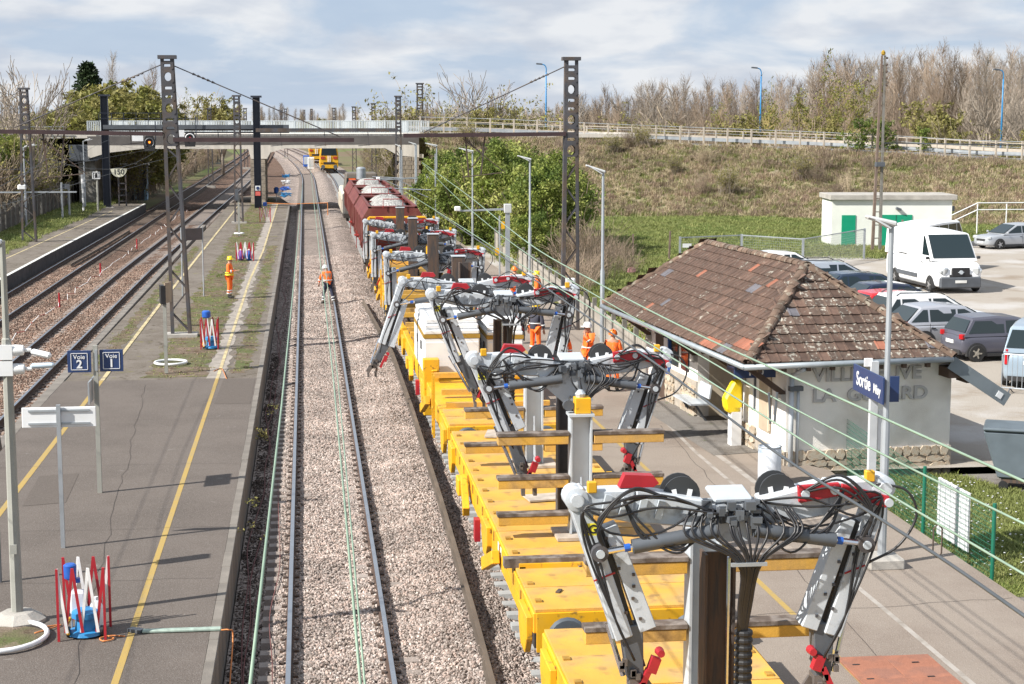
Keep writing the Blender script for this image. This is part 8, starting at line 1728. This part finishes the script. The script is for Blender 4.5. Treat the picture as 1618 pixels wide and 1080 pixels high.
# ivy hedge behind the concrete fence near the station
hb = MB()
for k in range(420): y = vr.uniform(47.8, 56.5); leaf_quads(hb, Vector((vr.uniform(10.3, 11.6) + 0.02 * (y - 50), y, vr.uniform(0.4, 2.0) * (1 - 0.02 * (y - 48)))), 0.28, 13, 0.075, 0)
iv = thing('ivy_hedge', 'bright green ivy hedge spilling over the fence behind the station house', 'hedge', (0, 0, 0)); hb.done('foliage', L_lime, iv); MB().box((10.9, 52, 0.7), (0.5, 8, 0.8)).done('stems', B_brown, iv)
# ivy clumps on the road fence, small posts
for i, (u, w_, h_) in enumerate([(1357, 1.9, 2.7), (1398, 1.3, 2.5), (1458, 0.6, 2.0)]):
    p = atY(u, 238, 139.5 - i); t = thing('ivy_clump', ['round dark green ivy clump on the road fence left of the utility pole', 'ivy clump on the road fence right behind the utility pole', 'thin ivy column on one post of the road fence'][i], 'ivy', p); b = MB()
    for k in range(110 if i < 2 else 50): leaf_quads(b, Vector((vr.gauss(0, w_ * 0.42), vr.gauss(0, 0.4), vr.uniform(0.2, h_))), 0.25, 14, 0.11, 0)
    b.done('foliage', L_dark, t); trunk_of(t, 1.6, 0.05)
# scrub on the bank and grass
def tuft(name, n, h, w, m, bend=0.5, wd=0.012):
    b = MB()
    for _ in range(n):
        a = vr.uniform(0, 6.28); q = Vector((vr.gauss(0, w), vr.gauss(0, w), 0)); d = Vector((math.cos(a) * bend * vr.random(), math.sin(a) * bend * vr.random(), 1)); L = h * vr.uniform(0.5, 1.1); s = Vector((-math.sin(a), math.cos(a), 0)) * wd; m1 = q + d * L * 0.5; tp = m1 + Vector((d.x * 1.8, d.y * 1.8, 0.7)) * L * 0.5; o = len(b.v); b.v += [tuple(q - s), tuple(q + s), tuple(m1 + s * .8), tuple(m1 - s * .8), tuple(tp)]; b.f += [(o, o + 1, o + 2, o + 3), (o + 3, o + 2, o + 4)]; b.m += [0, 0]
    return b.done(name, m)
G_dry = leafmat('dry_grass', (0.46, 0.38, 0.25), (0.34, 0.28, 0.18), 0.25, 0.35, 0.2); G_grn = leafmat('green_grass', (0.14, 0.185, 0.05), (0.21, 0.22, 0.08), 0.3, 0.35, 0.2); G_red = leafmat('brown_bramble', (0.28, 0.20, 0.15), (0.20, 0.15, 0.11), 0.2, 0.35, 0.2); G_ol = leafmat('olive_grass', (0.26, 0.27, 0.10), (0.17, 0.20, 0.055), 0.25, 0.35, 0.2)
cB = hidden_collection('bank_tufts', [tuft('tuft', 26, 0.7, 0.22, G_dry, 0.9, 0.025), tuft('tuft', 26, 0.55, 0.22, G_ol, 0.8, 0.025), tuft('tuft', 24, 0.8, 0.25, G_red, 0.9, 0.02), tuft('tuft', 26, 0.6, 0.22, G_dry, 1.1, 0.025), tuft('tuft', 24, 0.35, 0.22, G_grn, 0.8, 0.025)])
cG = hidden_collection('lawn_tufts', [tuft('tuft', 22, 0.16, 0.14, G_grn, 0.9, 0.014), tuft('tuft', 22, 0.2, 0.14, G_grn, 0.9, 0.014), tuft('tuft', 18, 0.2, 0.16, G_ol, 0.9, 0.014)])
cM = hidden_collection('moss_tufts', [tuft('tuft', 14, 0.05, 0.08, G_ol, 0.9, 0.01), tuft('tuft', 14, 0.05, 0.08, G_ol, 0.9, 0.01), tuft('tuft', 14, 0.05, 0.08, G_grn, 0.9, 0.01), tuft('tuft', 12, 0.05, 0.08, G_red, 0.9, 0.01), tuft('tuft', 12, 0.05, 0.08, G_red, 0.9, 0.01)])
def copy_sheet(src, label, coll, dens, s0, s1, seed, cat='grass'):
    o = src.copy(); C.objects.link(o); o.name = label.split(',')[0].replace(' ', '_')[:24]; scatter(o, coll, dens, s0, s1, seed, tilt=0.12); tag(o, label, cat, kind='stuff'); return o
bpy_obj = bpy.data.objects
o = copy_sheet(bpy_obj['bank_slope'], 'dry grass and bramble stems covering the road embankment', cB, 10, 0.4, 0.9, 3); o.name = 'dry_grass'
o = copy_sheet(bpy_obj['field'], 'green lawn grass between the bushes and the shed', cG, 14, 0.6, 1.4, 4); o.name = 'lawn_grass'
o = copy_sheet(bpy_obj['grass_bed'], 'short lawn grass behind the green mesh fence', cG, 90, 0.3, 0.6, 5); o.name = 'lawn_grass'
for nm in ('moss_strip', 'moss_strip.001', 'moss_strip.002'):
    o = copy_sheet(bpy_obj[nm], 'moss and weeds growing on the old platform surface', cM, 12, 0.5, 1.2, 6, 'moss'); o.name = 'moss'
o = copy_sheet(bpy_obj['grass_verge'], 'grass verge behind the far left platform', cG, 12, 0.6, 1.4, 7); o.name = 'verge_grass'
# weeds at the foot of things
t = thing('weed', 'leafy dark green weed growing beside the worker in the moss', 'weed', g(348, 437, PZ)); b = MB()
for k in range(14): leaf_quads(b, Vector((vr.gauss(0, 0.28), vr.gauss(0, 0.3), 0.12)), 0.12, 9, 0.05, 0)
b.done('leaf_mass', L_dark, t)
for i, (u, v) in enumerate([(416, 680), (398, 835), (404, 790), (430, 640)]):
    t = thing('weed', ['brown-green weed hanging from the platform edge into the ditch', 'lowest green weed on the platform coping', 'small weed in a joint of the coping', 'small tuft on the coping above the hanging weed'][i], 'weed', g(u, v, PZ - 0.15 if i == 0 else PZ)); b = MB()
    for k in range(10 if i == 0 else 3): leaf_quads(b, Vector((vr.gauss(0, 0.12), vr.gauss(0, 0.3 if i == 0 else .08), vr.uniform(-0.2, 0.1))), 0.1, 9, 0.035, 0)
    tag(b.done('leaf_mass', L_olive, t), kind='stuff')
# daisies on the lawn by the fence
dz = MB()
for k in range(260): q = Vector((vr.uniform(11.4, 14.2), vr.uniform(26.5, 34), GZ + vr.uniform(0.05, 0.1))); dz.box(q, (0.03, 0.03, 0.008), vr.uniform(0, 3))
o = dz.done('daisies', M_white); tag(o, 'white daisies scattered in the lawn behind the green fence', 'daisies', kind='stuff')
# bank shrubs and near road scrub
wp = ['left', 'centre left', 'centre', 'centre right', 'right']
for i in range(26):
    tt = vr.uniform(0.05, 0.8); off = vr.uniform(-17, -2); p = emb_pt(tt, off); hgt = (p.z - 0.35) * max(0.03, min(1, (21 + off) / 19.5)) + 0.3
    t = put([SH[0], SH[2], SH[1]][i % 3], 'leafless scrub bush on the embankment slope', p.x, p.y, hgt - 0.1, vr.uniform(0.22, 0.5), 'scrub_bush', 'shrub', 'scrub bushes on the embankment slope')
    trunk_of(t, 0.8, 0.05, B_pale)
# --- right wood beyond the road
for i in range(120):
    u = 905 + (1640 - 905) * (i + vr.uniform(0, 1)) / 120; Y = vr.uniform(182, 250); right = smooth(1230, 1330, u); top = (152 if u > 1000 else 164) - 42 * right + vr.uniform(-6, 14); p = atY(u, top, Y); s = (p.z + 0.5) / 16.0
    t = put(PT[i % 3], 'tall bare poplar in the wood beyond the embankment road', p.x, Y, -0.5, s * 0.9, 'bare_poplar', 'tree', 'bare poplars beyond the embankment road', sz=s * 1.03); trunk_of(t, 4, 0.2)
for i, (u, top, Y, k, lab) in enumerate([(1038, 118, 172, 0, 'bare spreading tree with ivy on its trunk, alone left of the middle blue lamp'), (1195, 130, 175, 1, 'smaller ochre tree near the middle blue lamp'), (1310, 88, 172, 1, 'large yellow-ochre tree standing out of the wood'), (1480, 150, 168, 2, 'bushy budding tree near the road at the right'), (1570, 110, 176, 0, 'bare forked tree near the right lamp'), (750, 96, 172, 0, 'big bare spreading tree behind the right end of the bridge'), (690, 150, 190, 1, 'yellowish bare tree left of the big spreading one'), (815, 160, 178, 2, 'lower budding tree right of the big spreading one'), (1610, 125, 160, 0, 'bare tree cut by the right edge above the road')]):
    p = atY(u, top, Y); z0 = 0.5; s = (p.z - z0) / (12.0 if k < 2 else 10); t = put(WT[k], lab, p.x, Y, z0, s * 0.95, 'bare_tree', 'tree'); trunk_of(t, 3, 0.3)
# shrubs just behind the road
for i in range(46):
    tt = 0.02 + 0.85 * (i + vr.random()) / 46; p = emb_pt(tt, 14 + vr.uniform(-2, 5)); t = put([SH[1], SH[0], WT[2], SH[2]][i % 4], 'brown and olive scrub behind the embankment road', p.x, p.y, p.z - 4.0, vr.uniform(0.9, 1.5) if i % 4 != 2 else vr.uniform(.5, .7), 'scrub_bush', 'shrub', 'scrub behind the embankment road'); trunk_of(t, 1.0, 0.06)
# far woodland masses (stuff), instances of the same trees
cW = hidden_collection('wood_trees', [PT[0].copy(), PT[1].copy(), PT[2].copy(), WT[2].copy(), WT[0].copy()])
def wood(label, x0, x1, y0, y1, n, s0, s1, seed):
    b = MB(); b.add([(x0, y0, -0.6), (x1, y0, -0.6), (x1, y1, -0.6), (x0, y1, -0.6)], [(0, 1, 2, 3)]); o = b.done('woodland', MA_far); scatter(o, cW, n / ((x1 - x0) * (y1 - y0)), s0, s1, seed, tilt=0.03); tag(o, label, 'woodland', kind='stuff')
wood('brown leafless woodland filling the background beyond the road', 30, 200, 225, 420, 420, 0.42, 0.62, 1)
wood('distant leafless woodland right of the railway vanishing point', 22, 130, 300, 620, 420, 0.4, 0.6, 2)
wood('distant leafless woodland left of the railway', -170, -24, 330, 700, 420, 0.38, 0.6, 3)
wood('very distant band of trees closing the railway cutting', -400, 500, 900, 1700, 500, 0.6, 1.0, 4)
# --- left side
def ltree(u, top, Y, proto, hp, lab, name='bare_tree', z0=0.3, wf=1.0, cat='tree'):
    p = atY(u, top, Y); s = (p.z - z0) / hp; t = put(proto, lab, p.x, Y, z0, s * wf, name, cat, sz=s); trunk_of(t, 3, 0.25); return t
ltree(40, 82, 128, WT[0], 12, 'large bare spreading tree at the left edge', wf=0.8); ltree(5, 100, 140, WT[0], 12, 'bare tree cut by the left edge of the photo')
ltree(240, 118, 215, PT[0], 15, 'narrow bare poplar left of the tall mast', 'bare_poplar', wf=0.7); ltree(178, 98, 230, PT[1], 16, 'thin bare poplar behind the dark conifer', 'bare_poplar', wf=0.6); ltree(232, 130, 225, PT[2], 17, 'second narrow poplar beside the first one left of the mast', 'bare_poplar', wf=0.7)
ltree(305, 140, 250, WT[0], 12, 'bare tree with mistletoe right of the tall mast'); ltree(350, 150, 240, WT[2], 10, 'rounded budding tree right of the tall mast'); ltree(285, 152, 230, WT[1], 12, 'low ochre tree right of the tall mast')
# conifer
b = MB(); tri_tube(b, Vector((0, 0, 0)), Vector((0, 0, 11)), 0.3, 0.05)
for k in range(520):
    z = vr.uniform(3.0, 11.6); r_ = 3.2 * min(1, (12.2 - z) / 5.0) * (0.75 + 0.35 * noise.noise(Vector((z * 0.7, k * 0.01, 0)))); a = vr.uniform(0, 6.28); leaf_quads(b, Vector((math.cos(a) * r_ * vr.uniform(.3, 1), math.sin(a) * r_ * vr.uniform(.3, 1), z)), 0.5, 14, 0.2, 1)
con = b.done('conifer', [B_brown, L_con]); t = ltree(138, 95, 205, con, 12, 'dark green conifer standing above the bushes on the left', 'dark_conifer', wf=1.1); bpy.data.objects.remove(con) if False else None
# yellow-green budding thickets behind the gantry
BU = leafy('budding_bush', 7.0, 7.5, L_olive, 620, B_och, 0.17, L_yel)
for i, (u, top, Y, s) in enumerate([(175, 128, 190, 1), (215, 138, 185, 1), (150, 150, 175, 1), (195, 150, 170, 1), (115, 165, 165, 1), (90, 172, 160, 1)]):
    ltree(u, top, Y, BU, 7.0, 'large yellow-green budding bush, %s' % ['tallest under the conifer', 'right of the tallest', 'left of the tallest', 'low in the middle', 'lower left', 'leftmost and lowest'][i], 'budding_bush', wf=1.0, cat='bush')
for i in range(64):
    u = vr.uniform(-20, 175); f_ = vr.random(); Y = 108 + 60 * f_ + u * 0.1; p = g(u, 0, 0.3) if False else atY(u, 300, Y)
    if p.x > -20.8 - (Y - 108) * 0.02: p.x = -21.2 - vr.uniform(0, 6)
    t = put([SH[0], SH[1], SH[0], SH[3], SH[1], SH[2], SH[0]][i % 7], 'tangled leafless shrub in the thicket behind the dark fence', p.x - vr.uniform(0, 3), Y, 0.2, vr.uniform(0.9, 1.45), 'thicket_shrub', 'shrub', 'thicket shrubs behind the dark fence'); trunk_of(t, 1.0, 0.06)
for i, (u, v, lab) in enumerate([(20, 205, 'dark ivy-covered shrub below the big bare tree'), (75, 190, 'dark green ivy mass beside the old lattice mast'), (15, 330, 'green leafy bush low at the left edge')]):
    p = atY(u, v + 20, [132, 128, 108][i]); t = put(LB[0], lab, min(p.x, -22), [132, 128, 108][i], [3, 3.5, 0][i], 0.62, 'ivy_bush', 'bush'); trunk_of(t, 1.5, 0.1)
for i in range(66):
    y = 156 + i * 2.8 + vr.uniform(-2, 2); x = -16.6 - 0.0 * i - vr.uniform(0, 5.5) * (1 if i % 3 else 0.2); t = put([SH[1], SH[0], SH[0], SH[2]][i % 4], 'bare hedge shrub along the cutting beyond the bridge, left side', x, y, -0.2, vr.uniform(0.7, 1.2), 'thicket_shrub', 'shrub', 'shrubs along the cutting beyond the bridge'); trunk_of(t, 1.0, 0.06)
for i in range(24):
    y = 165 + i * 7 + vr.uniform(-2, 2); x = 9.5 + vr.uniform(0, 6); t = put([SH[0], SH[2], SH[1]][i % 3], 'bare shrub on the right of the cutting beyond the bridge', x, y, -0.3, vr.uniform(0.6, 1.0), 'thicket_shrub', 'shrub', 'shrubs right of the track beyond the bridge'); trunk_of(t, 1.0, 0.06)
for o in PT + WT + SH + LB + [BU, con]: bpy.data.objects.remove(o)
